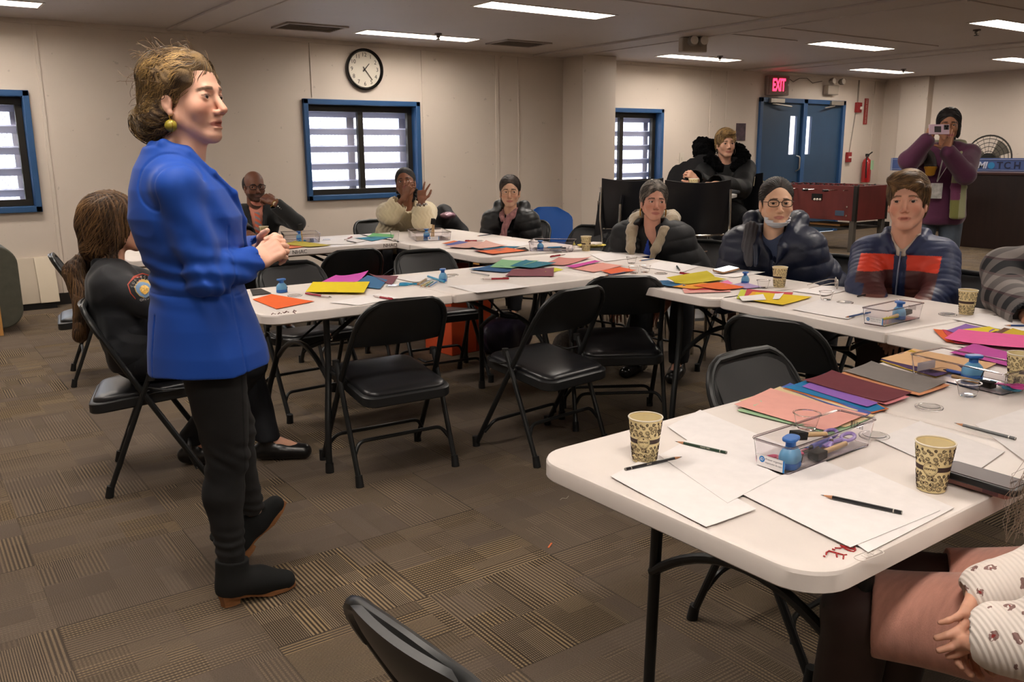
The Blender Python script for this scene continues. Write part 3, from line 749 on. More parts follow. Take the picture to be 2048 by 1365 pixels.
# ================================================================== foosball table
def foosball():
    x0, y0 = 10.75, 7.02; L, Wd = 1.42, .76; zt, zb = .905, .43
    r = thing('foosball_table', 'red brown foosball table behind the seated woman and man', 'game table', (x0, y0, 0), 0)
    M_w = mat('cherry_laminate', '5c2320', .42, var=.22, vscale=5, stretch=(1, 1, .4)); M_leg2 = mat('grey_steel_leg', '5a554f', .4, metal=.4)
    MB().box((.02, L/2, (zt+zb)/2), (.04, L, zt-zb)).build('side_panel', M_w, r, bevel=.004)
    MB().box((Wd-.02, L/2, (zt+zb)/2), (.04, L, zt-zb)).build('side_panel', M_w, r, bevel=.004)
    for y in (.02, L-.02): MB().box((Wd/2, y, (zt+zb)/2), (Wd-.08, .04, zt-zb)).build('end_panel', M_w, r, bevel=.004)
    MB().box((Wd/2, L/2, zb+.15), (Wd-.08, L-.08, .03)).build('playfield', mat('pitch_green', '2f5a3a', .6), r)
    for x in (.0, Wd): 
        for y in (.0, L): MB().box((x+(.02 if x == 0 else -.02), y+(.02 if y == 0 else -.02), (zt+zb)/2), (.05, .05, zt-zb+.004)).build('corner_strip', mat('black_strip', '171310', .4), r)
    for x in (.0, Wd):
        for y in (.05, L-.05): MB().box((x+(.04 if x == 0 else -.04), y, zb/2), (.07, .07, zb)).build('leg', M_leg2, r, bevel=.004)
    MB().box((Wd/2, L/2, .32), (Wd-.1, L-.1, .02)).build('lower_shelf', mat('dark_shelf', '26201b', .6), r)
    MB().box((Wd/2, L/2-.1, .345), (.35, .5, .03)).build('shelf_box', mat('light_oak'), r)
    M_h = mat('rod_handle', '131010', .4)
    for k in range(8):
        y = .14+k*.163; rd = MB().cyl((-.22 if k % 2 else -.1, y, zt-.06), (Wd+(.1 if k % 2 else .22), y, zt-.06), .008, n=10); rr = rd.build('rod', M_chrome, r)
        hx = -.22 if k % 2 else Wd+.22; MB().cyl((hx, y, zt-.06), (hx-.1*(1 if k % 2 else -1), y, zt-.06), .017, n=12).build('handle', M_h, rr)
        for q in range(3 if k % 3 else 5):
            xx = .12+q*.13; MB().box((xx, y, zt-.05), (.03, .025, .12)).build('player', mat('figure_red', '6b1f2a', .4) if k % 2 else mat('figure_black', '17141a', .4), rr, bevel=.006)
    MB().box((-.003, .62, .74), (.012, .17, .09)).build('ball_return', mat('hole_black', '060505', .8), r)
    for q in range(3): MB().sphere((-.012, .56+q*.045, .705), .017).build('ball', mat('ball_white', 'd9d0c4', .4), r)
    MB().box((-.003, .24, .53), (.006, .14, .07)).build('maker_plate', mat('plate_blue', '3b4a5c', .4), r)
    for yy, zz in ((.13, .5), (.13, .62), (L-.2, .5)): MB().cyl((0, yy, zz), (-.008, yy, zz), .012, n=12).build('bolt', M_chrome, r)
foosball()
# counter + sign + fan
r = thing('counter', 'long dark wood counter at the right edge behind the phone holder', 'counter', (12.65, 6.56, 0))
M_dw = mat('dark_walnut', '241612', .35, var=.25, vscale=4, stretch=(3, 3, .5))
MB().box((.02, -1.6, .515), (.04, 3.2, 1.03)).build('front_panel', M_dw, r); MB().box((.3, 0, .515), (.6, .04, 1.03)).build('end_panel', M_dw, r)
MB().box((.3, -1.6, 1.045), (.66, 3.3, .035)).build('countertop', mat('mahogany_top', '3d2320', .3), r, bevel=.008)
def banner():
    r = thing('blue_sign', 'long blue lettered board standing behind the dark counter', 'sign', (13.6, 7.0, 0)); 
    p0 = atX(2075, 328, 13.6); p1 = atX(1782, 334, 13.6); yc = (p0.y+p1.y)/2; L = p1.y-p0.y
    r.location = (13.6, yc, 0); zc = 1.15; h = .20
    MB().box((0, 0, zc), (.03, L, h)).build('board', mat('sign_blue', '46588a', .45, var=.15, vscale=5), r)
    for s in (-1, 1): MB().box((-.018, 0, zc+s*(h/2-.022)), (.006, L, .008)).build('border_line', mat('sign_trim', '8d94ad', .4), r)
    MB().box((-.017, L/2-.02, zc), (.006, .02, h)).build('border_line', mat('sign_trim'), r)
    for s, px, c, sh in (('M', 1962, 'c9cbdc', .18), ('I', 1971, 'c9cbdc', .18), ('T', 1999, '20243f', 0), ('C', 2014, '20243f', 0), ('H', 2034, '20243f', 0)):
        y = atX(px, 333, 13.58).y-yc
        text_obj('letter', s, .14, place((0, -1, 0), (0, 0, 1), (-1, 0, 0), (-.018, y, zc-.01)), mat('ink_'+c, c, .5), r, .002, shear=sh, bold=.003)
    y = atX(1982, 335, 13.58).y-yc
    MB().lathe([(0, .003), (.05, .003), (.05, 0), (0, 0)], (-.016, y, zc-.01), 28, axis=(-1, 0, 0)).build('round_badge', mat('badge_cyan', '2f7fb4', .4), r)
    for k in (-1, 1): MB().box((.1, k*L*.3, .53), (.25, .05, 1.05)).build('stand', M_black, r)
banner()
p = atX(1978, 325, 14.2)
r = thing('floor_fan', 'round black wire fan showing above the blue sign', 'fan', (14.2, p.y, 0))
FZ = 1.23; f = MB()
for rad in (.36, .31, .25, .19, .12):
    f.tube([(-.05+.0*rad, rad*math.cos(a), FZ+rad*math.sin(a)) for a in [2*PI*k/36 for k in range(36)]], .005 if rad < .36 else .013, 6, closed=True)
for k in range(20): a = 2*PI*k/20; f.tube([(-.07, .05*math.cos(a), FZ+.05*math.sin(a)), (-.05, .36*math.cos(a), FZ+.36*math.sin(a))], .003, 5)
f.build('guard', mat('fan_wire', '2a2722', .45), r)
for k in range(3):
    a = 2*PI*k/3+.3; MB().grid(lambda u, v, a=a: (.01*(v-.5)+.0, (.06+.25*u)*math.cos(a+(v-.5)*.9), FZ+(.06+.25*u)*math.sin(a+(v-.5)*.9)), 6, 6, .004).build('blade', mat('fan_blade', '6a645a', .4), r)
MB().cyl((-.09, 0, FZ), (.14, 0, FZ), .09, n=24).build('motor', M_black, r)
MB().cyl((.08, 0, FZ), (.08, 0, .03), .025).build('pole', M_black, r); MB().lathe([(0, .04), (.25, .02), (.26, 0), (0, 0)], (.08, 0, 0)).build('base', M_black, r)
# orange box under far table
M_or = mat('orange_card', 'c4481f', .7)
p = V((3.25, 5.25, 0)); r = thing('storage_box', 'orange box on floor under the far corner table', 'box', p, .1)
MB().box((0, 0, .30), (.36, .32, .60)).build('body', M_or, r, bevel=.006); MB().box((.04, -.161, .3), (.012, .006, .58)).build('seam_tape', mat('orange_dark', '8a2f14', .6), r)
# bags on the floor under tables
def bag(name, label, c, s, m, cat='bag', rz=0):
    r = thing(name, label, cat, (c[0], c[1], 0), rz)
    mb = MB(); rnd = random.Random(int(c[0]*100))
    def f(u, v):
        a = 2*PI*u; t = -PI/2+PI*v; k = 1+.10*math.sin(3*a+v*5)+.07*math.sin(7*a+2*v)
        z = s[2]*(.5+.5*math.sin(t)); return (s[0]/2*math.cos(a)*abs(math.cos(t))**.45*k, s[1]/2*math.sin(a)*abs(math.cos(t))**.45*k, z)
    mb.grid(f, 36, 20, 0, closeu=True); mb.build('body', m, r)
    MB().tube([(-s[0]*.2, 0, s[2]*.9), (-s[0]*.1, 0, s[2]*1.25), (s[0]*.15, .02, s[2]*1.2), (s[0]*.22, 0, s[2]*.88)], .012, 8, flat=.4).build('strap', m, r)
    return r
M_bagd = mat('dark_nylon', '19181f', .5, bump=.3, bscale=25, bdist=.01); M_bagp = mat('purple_black_nylon', '272033', .45, var=.4, vscale=10, bump=.3, bscale=18, bdist=.01)
bag('backpack', 'dark purple backpack on floor under the far corner table', (3.45, 4.95), (.42, .3, .25), M_bagp)
bag('handbag', 'dark fringed handbag on floor behind the middle empty chair', (3.55, 4.25), (.42, .26, .26), mat('tweed_bag', '3b332d', .8, var=.6, vscale=60, bump=.5, bscale=80, bdist=.01))
bag('handbag', 'grey brown cloth bag hanging by the chrome chair', (pW.x-.12, pW.y-.32), (.32, .2, .52), mat('taupe_cloth', '4f453d', .8, bump=.4, bscale=14, bdist=.02))
# ================================================================== organic modelling kit: smooth blended solids -> mesh
class Fr:
    """frame: x right, y forward, z up, origin o, scale s"""
    def __init__(s, o, yaw=0, pitch=0, roll=0, sc=1.0, M=None):
        s.o = np.array(o, float); s.s = sc
        if M is None:
            M = (Matrix.Rotation(yaw, 3, 'Z') @ Matrix.Rotation(pitch, 3, 'X') @ Matrix.Rotation(roll, 3, 'Y'))
        s.R = np.array(M, float).reshape(3, 3)
    def p(s, *v): v = np.array(v if len(v) == 3 else v[0], float); return s.o + s.R@(v*s.s)
    def d(s, *v): return s.R@np.array(v if len(v) == 3 else v[0], float)
    def loc(s, P): return ((P-s.o)@s.R)/s.s
def axes(y, zhint):
    """3x3 with columns x,y,z; y given, z near zhint"""
    y = np.array(y, float); y /= np.linalg.norm(y); z = np.array(zhint, float); z = z-y*z.dot(y); z /= np.linalg.norm(z); x = np.cross(y, z)
    return np.stack([x, y, z], 1)
class Sdf:
    def __init__(s): s.P = []; s.disp = None; s.dsl = 0
    def _add(s, fn, c, R, op, k): s.P.append((fn, np.array(c, float), float(R), op, k)); return s
    def ell(s, c, r, rot=None, op='u', k=.012):
        c = np.array(c, float); r = np.array(r if hasattr(r, '__len__') else (r,)*3, float); Rm = rot.R if isinstance(rot, Fr) else (np.array(rot) if rot is not None else np.eye(3))
        def f(P):
            q = (P-c)@Rm; a = np.sqrt(((q/r)**2).sum(1)); b = np.sqrt(((q/r**2)**2).sum(1)); return a*(a-1)/np.maximum(b, 1e-9)
        return s._add(f, c, r.max(), op, k)
    def cap(s, a, b, ra, rb=None, op='u', k=.015, side=None, fl=1.0, quilt=None, bulge=0):
        a = np.array(a, float); b = np.array(b, float); rb = ra if rb is None else rb; ab = b-a; L2 = max(ab.dot(ab), 1e-12); L = math.sqrt(L2)
        sd = None
        if side is not None: sd = np.array(side, float); sd = sd-ab*sd.dot(ab)/L2; sd /= np.linalg.norm(sd)
        def f(P):
            q = P-a; t = np.clip(q@ab/L2, 0, 1); q = q-t[:, None]*ab
            if sd is not None: q = q-np.outer((q@sd)*(1-1/fl), sd)
            r = ra+(rb-ra)*t
            if bulge: r = r+bulge*np.sin(np.pi*t)
            if quilt:
                tt = ((P-a)@ab)/L; r = r+quilt[1]*(np.abs(np.sin(np.pi*tt/quilt[0]))**.55-.6)
            return np.sqrt((q*q).sum(1))-r
        return s._add(f, (a+b)/2, L/2+max(ra, rb)*max(fl, 1)+.01, op, k)
    def cut(s, a, b, ra, rb, op='u', k=.012, side=None, fl=1.0):
        """cone with flat ends"""
        a = np.array(a, float); b = np.array(b, float); ab = b-a; L2 = ab.dot(ab); L = math.sqrt(L2); sd = None
        if side is not None: sd = np.array(side, float); sd = sd-ab*sd.dot(ab)/L2; sd /= np.linalg.norm(sd)
        def f(P):
            q = P-a; t = q@ab/L2; q = q-t[:, None]*ab
            if sd is not None: q = q-np.outer((q@sd)*(1-1/fl), sd)
            return np.maximum(np.sqrt((q*q).sum(1))-(ra+(rb-ra)*np.clip(t, -.2, 1.2)), np.maximum(t-1, -t)*L)
        return s._add(f, (a+b)/2, L/2+max(ra, rb)*max(fl, 1)+.01, op, k)
    def box(s, c, h, rot=None, r=.005, op='u', k=.006):
        c = np.array(c, float); h = np.array(h, float)-r; Rm = rot.R if isinstance(rot, Fr) else (np.array(rot) if rot is not None else np.eye(3))
        def f(P):
            q = np.abs((P-c)@Rm)-h; return np.sqrt((np.maximum(q, 0)**2).sum(1))+np.minimum(q.max(1), 0)-r
        return s._add(f, c, float(np.linalg.norm(h))+r, op, k)
    def plane(s, p, n, op='s', k=.004, R=9):
        """half space in direction n from p ; op 's' removes it"""
        p = np.array(p, float); n = np.array(n, float); n /= np.linalg.norm(n)
        return s._add(lambda P: -((P-p)@n), p, R, op, k)
    def loft(s, F, rows, k=.02, op='u', cut=True):
        """stack of ellipses in frame F: rows (z, cx, cy, rx, ry)"""
        T = np.array(rows, float); c = F.p(0, 0, (T[0, 0]+T[-1, 0])/2); R = (T[-1, 0]-T[0, 0])/2*F.s+T[:, 3:].max()*F.s+.02
        def f(P):
            q = F.loc(P); z = q[:, 2]; g = [np.interp(z, T[:, 0], T[:, i]) for i in range(1, 5)]
            e = np.sqrt(((q[:, 0]-g[0])/g[2])**2+((q[:, 1]-g[1])/g[3])**2); d = (e-1)*np.minimum(g[2], g[3])*.95
            if cut: d = np.maximum(d, np.maximum(T[0, 0]-z, z-T[-1, 0]))
            return d*F.s
        return s._add(f, c, R, op, k)
    def fn(s, f, c, R, op='u', k=.01): return s._add(f, c, R, op, k)
    def ev(s, P, bc, br, n):
        """P (B*n,3) grouped by block centres bc radius br"""
        D = np.full(len(P), 1.0); B = len(bc)
        for f, c, R, op, k in s.P:
            m = np.linalg.norm(bc-c, axis=1) < R+br+k+.03
            if not m.any(): continue
            idx = np.nonzero(np.repeat(m, n))[0] if not m.all() else slice(None)
            d = f(P[idx]); D0 = D[idx]
            if op == 'u':
                h = np.clip(.5+.5*(D0-d)/k, 0, 1); D[idx] = D0+(d-D0)*h-k*h*(1-h)
            else:
                if op == 's': d = -d
                h = np.clip(.5-.5*(D0-d)/k, 0, 1); D[idx] = D0+(d-D0)*h+k*h*(1-h)
        if s.disp is not None: D = D-s.disp(P)
        return D
    def mesh(s, name, m, vox=.005, parent=None, color=None, B=8, kind_smooth=True):
        U = [(c, R) for f, c, R, op, k in s.P if op == 'u']
        lo = np.min([c-R for c, R in U], 0)-.03; hi = np.max([c+R for c, R in U], 0)+.03
        bs = B*vox; nb = np.ceil((hi-lo)/bs).astype(int)
        g = np.stack(np.meshgrid(*[np.arange(n) for n in nb], indexing='ij'), -1).reshape(-1, 3)
        cen = lo+(g+.5)*bs; br = bs*.8661
        D = s.ev(cen, cen, br+.03, 1)
        g = g[np.abs(D) < br*1.15+.012+s.dsl]
        o3 = np.stack(np.meshgrid(*[np.arange(B+1)]*3, indexing='ij'), -1).reshape(-1, 3)
        keys = []; pos = []; edg = []
        ST = np.array([1 << 40, 1 << 20, 1], dtype=np.int64)
        cor = np.array([[i, j, k] for i in (0, 1) for j in (0, 1) for k in (0, 1)])
        EP = [(a, b) for a in range(8) for b in range(a+1, 8) if bin(a ^ b).count('1') == 1]
        for c0 in range(0, len(g), 1500):
            gg = g[c0:c0+1500]; n = (B+1)**3
            L = gg[:, None, :]*B+o3[None]; P = (lo+L*vox).reshape(-1, 3)
            D = s.ev(P, lo+(gg+.5)*bs, br, n).reshape(-1, B+1, B+1, B+1)
            sg = D < 0; cnt = np.zeros((len(gg), B, B, B), int)
            for i, j, k in cor: cnt += sg[:, i:i+B, j:j+B, k:k+B]
            bi, ci, cj, ck = np.nonzero((cnt > 0) & (cnt < 8))
            if not len(bi): continue
            d8 = np.stack([D[bi, ci+i, cj+j, ck+k] for i, j, k in cor], 1)
            acc = np.zeros((len(bi), 3)); w = np.zeros(len(bi))
            for a, b in EP:
                da, db = d8[:, a], d8[:, b]; x = (da < 0) != (db < 0)
                t = np.where(x, da/np.where(x, da-db, 1), 0)
                acc += np.where(x[:, None], cor[a]+(cor[b]-cor[a])*t[:, None], 0); w += x
            cell = gg[bi]*B+np.stack([ci, cj, ck], 1)
            keys.append(cell@ST); pos.append(lo+(cell+acc/w[:, None])*vox); edg.append(np.stack([d8[:, 0] < 0, d8[:, 4] < 0, d8[:, 2] < 0, d8[:, 1] < 0], 1))
        key = np.concatenate(keys); pos = np.concatenate(pos); edg = np.concatenate(edg)
        o = np.argsort(key); key = key[o]; pos = pos[o]; edg = edg[o]
        quads = []
        for ax in range(3):
            a1, a2 = [(1, 2), (2, 0), (0, 1)][ax]
            m_ = edg[:, 0] != edg[:, ax+1]; base = np.nonzero(m_)[0]; kk = key[base]
            ids = [base]; ok = np.ones(len(base), bool)
            for off in (ST[a1], ST[a1]+ST[a2], ST[a2]):
                q = kk-off; i = np.clip(np.searchsorted(key, q), 0, len(key)-1); ok &= key[i] == q; ids.append(i)
            Q = np.stack(ids, 1)[ok]; fl = edg[base, 0][ok]
            Q = np.where(fl[:, None], Q, Q[:, ::-1]); quads.append(Q)
        Q = np.concatenate(quads)
        me = bpy.data.meshes.new(name); nv, nf = len(pos), len(Q)
        me.vertices.add(nv); me.vertices.foreach_set('co', pos.astype(np.float32).ravel())
        me.loops.add(nf*4); me.loops.foreach_set('vertex_index', Q.astype(np.int32).ravel())
        me.polygons.add(nf); me.polygons.foreach_set('loop_start', np.arange(0, nf*4, 4, dtype=np.int32))
        me.polygons.foreach_set('loop_total', np.full(nf, 4, dtype=np.int32))
        me.update(calc_edges=True); me.shade_smooth()
        if color is not None:
            C = np.ones((nv, 4), np.float32); C[:, :3] = color(pos)
            at_ = me.color_attributes.new('col', 'FLOAT_COLOR', 'POINT'); at_.data.foreach_set('color', C.ravel())
        me.materials.append(m)
        ob = bpy.data.objects.new(name, me); COL.objects.link(ob)
        if parent is not None: ob.parent = parent; ob.matrix_parent_inverse = Matrix.Translation(parent.location).inverted()
        return ob
def sn(P, f, seed=0.0):
    """cheap smooth pseudo noise -1..1"""
    x, y, z = P[:, 0]*f+seed, P[:, 1]*f+seed*1.7, P[:, 2]*f-seed*.6
    return (np.sin(x*1.7+1.3*np.sin(y*1.1+seed))+np.sin(y*2.1+1.1*np.sin(z*1.3+x*.6))+np.sin(z*1.9+1.4*np.sin(x*.9+seed*2)))/3
def ridge(P, f, seed=0.0): return 1-np.abs(sn(P, f, seed))*2
def lerp(a, b, t): return np.array(a)+(np.array(b)-np.array(a))*t
def smooth(a, b, x): t = np.clip((x-a)/(b-a), 0, 1); return t*t*(3-2*t)
def mixc(C, col, w): return C*(1-w[:, None])+np.array(col)*w[:, None]

# ---- shared person materials
def skinmat(): return mat('skin', 'c99a80', .5, attr='col', sss=.12, spec=.4, bump=.12, bscale=500, bdist=.0006)
def hairmat(name, stretch=(60, 60, 8), rough=.42): return mat(name, '3a2a20', rough, attr='col', var=.45, vscale=9, stretch=stretch, bump=.8, bscale=14, bdist=.004, spec=.45)
def clothmat(name, col=None, rough=.8, attr=None, bs=300, bump=.25, **k): return mat(name, col or '555555', rough, bump=bump, bscale=bs, bdist=.001, attr=attr, sheen=k.pop('sheen', .02), spec=k.pop('spec', .3), **k)
M_eye = mat('eye_white', 'b9aea6', .2, spec=.5); M_iris = mat('iris_dark', '241610', .12, spec=.7)
M_gold = mat('gold_metal', 'c79a45', .25, metal=.9)

def att(o, root):
    """parts are modelled in world space: undo the root offset (sub-parts inherit it)"""
    if o.parent is root: o.matrix_parent_inverse = Matrix.Translation(root.location).inverted()
    return o
def lay_strands(S, H, hair, n, dirfn, name='hair_strands', steps=11, step=.008, amp=.002, freq=1.0, r=.0009, cols=('2a1c14', '6a4a30'), m=None, lift=.0012, seed=1, keep=None, taper=True):
    """fine strands that follow the hair surface"""
    rg = np.random.RandomState(seed); me = hair.data; co = np.empty(len(me.vertices)*3, np.float32); me.vertices.foreach_get('co', co); co = co.reshape(-1, 3).astype(float)
    if keep is not None: co = co[keep(H.loc(co))]
    P = co[rg.randint(0, len(co), n)]; ctr = P.mean(0); R = float(np.linalg.norm(P-ctr, axis=1).max())+.1
    dsp, S.disp = S.disp, None
    def proj(P, it=2):
        for _ in range(it):
            e = .0015; Q = np.concatenate([P, P+(e, 0, 0), P+(0, e, 0), P+(0, 0, e)]); D = S.ev(Q, ctr[None], R, len(Q)).reshape(4, -1)
            g = (D[1:]-D[0]).T/e; gn = np.maximum(np.linalg.norm(g, axis=1), .3)[:, None]; nrm = g/np.maximum(np.linalg.norm(g, axis=1), 1e-6)[:, None]
            P = P-nrm*np.clip((D[0][:, None]-lift)/gn, -.01, .01)
        return P, nrm
    P, N = proj(P); ph = sn(P, 34, seed)*5+rg.rand(n)*1.2; L = step*(.6+.8*rg.rand(n)); pts = [P]; nr = [N]; T = None
    for k in range(steps):
        d = dirfn(H.loc(P), k)@H.R.T; d = d+rg.randn(n, 3)*.06; d = d-N*(d*N).sum(1)[:, None]; d /= np.maximum(np.linalg.norm(d, axis=1), 1e-6)[:, None]
        s_ = np.cross(N, d); P = P+d*L[:, None]+s_*(amp*np.cos(ph+k*freq))[:, None]; P, N = proj(P, 1); pts.append(P); nr.append(N)
    S.disp = dsp
    K = len(pts); pts = np.stack(pts, 1); nr = np.stack(nr, 1); tg = np.gradient(pts, axis=1); tg /= np.maximum(np.linalg.norm(tg, axis=2), 1e-9)[..., None]; sd = np.cross(nr, tg)
    rr = r*(.7+.6*rg.rand(n))[:, None]*(np.sin(np.linspace(.25, PI-.12, K))[None]**.5 if taper else 1); A = []
    for a in (0, 2*PI/3, 4*PI/3): A.append(pts+(sd*math.cos(a)+nr*math.sin(a))*rr[..., None])
    Vt = np.stack(A, 2).reshape(-1, 3); idx = np.arange(n*K*3).reshape(n, K, 3); F_ = []
    for a in range(3): b = (a+1) % 3; F_.append(np.stack([idx[:, :-1, a], idx[:, :-1, b], idx[:, 1:, b], idx[:, 1:, a]], -1).reshape(-1, 4))
    Q = np.concatenate(F_); me = bpy.data.meshes.new(name); me.vertices.add(len(Vt)); me.vertices.foreach_set('co', Vt.astype(np.float32).ravel()); me.loops.add(len(Q)*4); me.loops.foreach_set('vertex_index', Q.astype(np.int32).ravel())
    me.polygons.add(len(Q)); me.polygons.foreach_set('loop_start', np.arange(0, len(Q)*4, 4, dtype=np.int32)); me.polygons.foreach_set('loop_total', np.full(len(Q), 4, dtype=np.int32)); me.update(calc_edges=True); me.shade_smooth()
    c0, c1 = np.array(srgb(cols[0])), np.array(srgb(cols[1])); w = np.clip(.45+.45*sn(pts[:, 0], 40, seed+2)+.45*rg.randn(n)*.6, 0, 1)**1.5
    C = np.ones((n, K*3, 4), np.float32); C[..., :3] = (c0+(c1-c0)*w[:, None])[:, None]; at_ = me.color_attributes.new('col', 'FLOAT_COLOR', 'POINT'); at_.data.foreach_set('color', C.ravel())
    me.materials.append(m or mat('hair_strand', '3a2a20', .42, attr='col', spec=.5)); o = bpy.data.objects.new(name, me); COL.objects.link(o); o.parent = hair; return o
def toward(*t, curl=0):
    t = np.array(t, float)
    def f(q, k):
        d = t-q; d /= np.maximum(np.linalg.norm(d, axis=1), .02)[:, None]; return d
    return f
def head(S, H, fem=True, jaw=1.0, smile=0, mouth_open=0, nose=1.0, thin=1.0):
    k = H.s
    def E(c, r, **a): a.setdefault('k', .012); a['k'] *= k; S.ell(H.p(c), np.array(r)*k, H, **a)
    def Cc(a_, b_, ra, rb=None, **a): a.setdefault('k', .012); a['k'] *= k; S.cap(H.p(a_), H.p(b_), ra*k, (rb or ra)*k, **a)
    E((0, -.016, .034), (.074*thin, .094, .082)); E((0, .028, -.018), (.058*thin, .057, .085), k=.03)
    for s in (-1, 1):
        Cc((s*.047*jaw, .0, -.052), (s*.017, .060, -.098), .021, .017, k=.025)
        E((s*.037*thin, .054, -.030), (.024, .022, .026), k=.02)
    E((0, .070, -.097), ((.015 if fem else .021)*jaw, .016, .016), k=.02); E((0, .060, -.06), (.031, .026, .032), k=.015)
    Cc((-.028, .077, .018), (.028, .077, .018), .0105 if not fem else .009, k=.014)
    for s in (-1, 1):
        E((s*.031, .092, -.001), (.019, .014, .0125), op='s', k=.012)
        E((s*.031, .0685, 0), (.0158, .0155, .0150), k=.004)
        E((s*.0315, .0885, -.0015), (.0135, .013, .0046), op='s', k=.0015)
    Cc((0, .082, .006), (0, .0835+.021*nose, -.034), .0068, .0105, k=.009)
    for s in (-1, 1): E((s*.0115, .0925, -.0405), (.0085, .009, .0075), k=.005)
    for s in (-1, 1): E((s*.0058, .098, -.0485), (.0032, .0045, .0035), op='s', k=.003)
    w = .024+.004*smile; zz = -.066
    for a, b in (((-w, .073, zz+.006*smile), (-w*.4, .0845, zz+.003)), ((-w*.4, .0845, zz+.003), (0, .0865, zz+.002)), ((0, .0865, zz+.002), (w*.4, .0845, zz+.003)), ((w*.4, .0845, zz+.003), (w, .073, zz+.006*smile))): Cc(a, b, .0047, k=.003)
    E((0, .0825, zz-.0085-mouth_open*.006), (.0180, .0088, .0056), k=.003)
    if mouth_open: E((0, .09, zz-.003-mouth_open*.002), (.016, .012, .0022+.004*mouth_open), op='s', k=.002)
    else:
        Cc((-w*.95, .084, zz+.004*smile-.0015), (0, .0945, zz-.0030), .0014, k=.003, op='s'); Cc((w*.95, .084, zz+.004*smile-.0015), (0, .0945, zz-.0030), .0014, k=.003, op='s')
    for s in (-1, 1):
        E((s*.0735*thin, -.012, -.014), (.0085, .0165, .027), k=.006); E((s*.0838*thin, -.006, -.012), (.0065, .010, .017), op='s', k=.003); E((s*.075*thin, -.003, -.040), (.006, .008, .009), k=.005)
def skincol(H, base, lip, brow, browt=1.0, beard=None, blush=None, bz=.021):
    base = np.array(srgb(base)); lip = np.array(srgb(lip)); brow = np.array(srgb(brow))
    def f(P):
        q = H.loc(P); x, y, z = np.abs(q[:, 0]), q[:, 1], q[:, 2]
        C = np.repeat(base[None], len(P), 0)*(1+.05*sn(P, 60, 2))[:, None]
        if blush: C = mixc(C, srgb(blush), .45*np.exp(-(((x-.042)/.02)**2+((z+.032)/.018)**2))*(y > .03))
        C = mixc(C, srgb(blush or 'b5705c') if blush else base*.93, .35*np.exp(-((x/.014)**2+((z+.036)/.016)**2))*(y > .085))
        if beard is not None:
            w = smooth(.046, .054, -z)*smooth(.0, .03, y)*(np.linalg.norm(q, axis=1) < .17); C = mixc(C, srgb(beard[0]), w*beard[1])
        e_ = np.sqrt((x/.0265)**2+((z+.0690)/(.0098-.0018*(z > -.067)))**2); lw = smooth(1.08, .86, e_)*(y > .070); C = mixc(C, lip, lw)
        bzz = bz-.9*np.maximum(x-.034, 0)*.55+.08*np.minimum(x-.02, 0)
        bw = smooth(.0058*browt, .0030*browt, np.abs(z-bzz))*smooth(.010, .016, x)*smooth(.053, .046, x)*(y > .05); C = mixc(C, brow, bw*.9)
        # lash line
        ew = smooth(.0022, .0008, np.abs(z-.0048+((x-.031)**2)*14))*(np.abs(x-.031) < .0145)*(y > .07); C = mixc(C, brow*.5, ew*.8)
        return C
    return f
def eyes(H, parent, look=(0, 1, 0), iris=None, mi=None):
    mi = mi or M_iris
    for s in (-1, 1):
        c = V(H.p(s*.031, .0685, 0)); d = V(H.d(look)).normalized(); r = .0137*H.s
        e = MB().sphere(c, r, 20, 14).build('eye', M_eye, parent); att(e, parent)
        x, y, z = frame(d); n = 16; mb = MB()
        R = [[c+d*math.sqrt(max((r+.0004)**2-q*q, 0))+(x*math.cos(2*PI*k/n)+y*math.sin(2*PI*k/n))*q for k in range(n)] for q in (.0070*H.s, .0045*H.s, .002*H.s, .0003)]
        mb.rings(R); q = mb.build('iris', mi, e)
HPOSE = dict(relax=(.35, .45, .3), flat=(.05, .08, .05), fist=(1.35, 1.6, 1.0), cup=(.75, .85, .5), grip=(1.0, 1.1, .6))
def hand(S, W, y, z, side=1, pose='relax', sc=1.0, spread=.07, thumb=None, fing=None):
    """wrist W, y toward fingers, z back of hand, side=+1 right hand seen with palm down (thumb on the -x side)"""
    A = axes(y, z); 
    H = Fr(W, M=A, sc=sc); t = -side
    c0 = HPOSE[pose]
    S.cap(H.p(0, -.03, 0), H.p(0, .015, 0), .024*sc, .023*sc, side=H.d(1, 0, 0), fl=1.25, k=.012*sc)
    S.box(H.p(0, .050, -.001), np.array((.036, .040, .0115))*sc, H, r=.0105*sc, k=.016*sc)
    S.ell(H.p(t*.024, .030, -.012), np.array((.017, .028, .013))*sc, H, k=.012*sc)
    bx = [(.029, .088, .074), (.0095, .092, .082), (-.010, .089, .076), (-.028, .081, .060)]
    for i, (x, yy, L) in enumerate(bx):
        cu = (fing[i] if fing else c0); cu = HPOSE[cu] if isinstance(cu, str) else cu
        p = np.array((t*x, yy-.012, 0.)); a = 0; sp = spread*(1.5-i)*t
        S.cap(H.p(t*x*.8, .05, 0), H.p(p), .0095*sc, .0092*sc, k=.007*sc)
        for j, (f, an) in enumerate(zip((.46, .30, .24), cu)):
            a += an; q = p+np.array((math.sin(sp)*math.cos(a), math.cos(sp)*math.cos(a), -math.sin(a)))*L*f*1.04
            r0 = .0090-.0009*j-(.0012 if i == 3 else 0); S.cap(H.p(p), H.p(q), r0*sc, (r0-.0008)*sc, k=.0035*sc); p = q
    th = thumb or ((.70, .62, -.30), (.40, .85, -.30), (.25, .92, -.25)); p = np.array((t*.026, .018, -.008))
    for j, (d, L) in enumerate(zip(th, (.042, .032, .026))):
        d = np.array((t*d[0], d[1], d[2]), float); d /= np.linalg.norm(d); q = p+d*L; r0 = .0118-.0012*j; S.cap(H.p(p), H.p(q), r0*sc, (r0-.0010)*sc, k=.004*sc); p = q
class J: pass
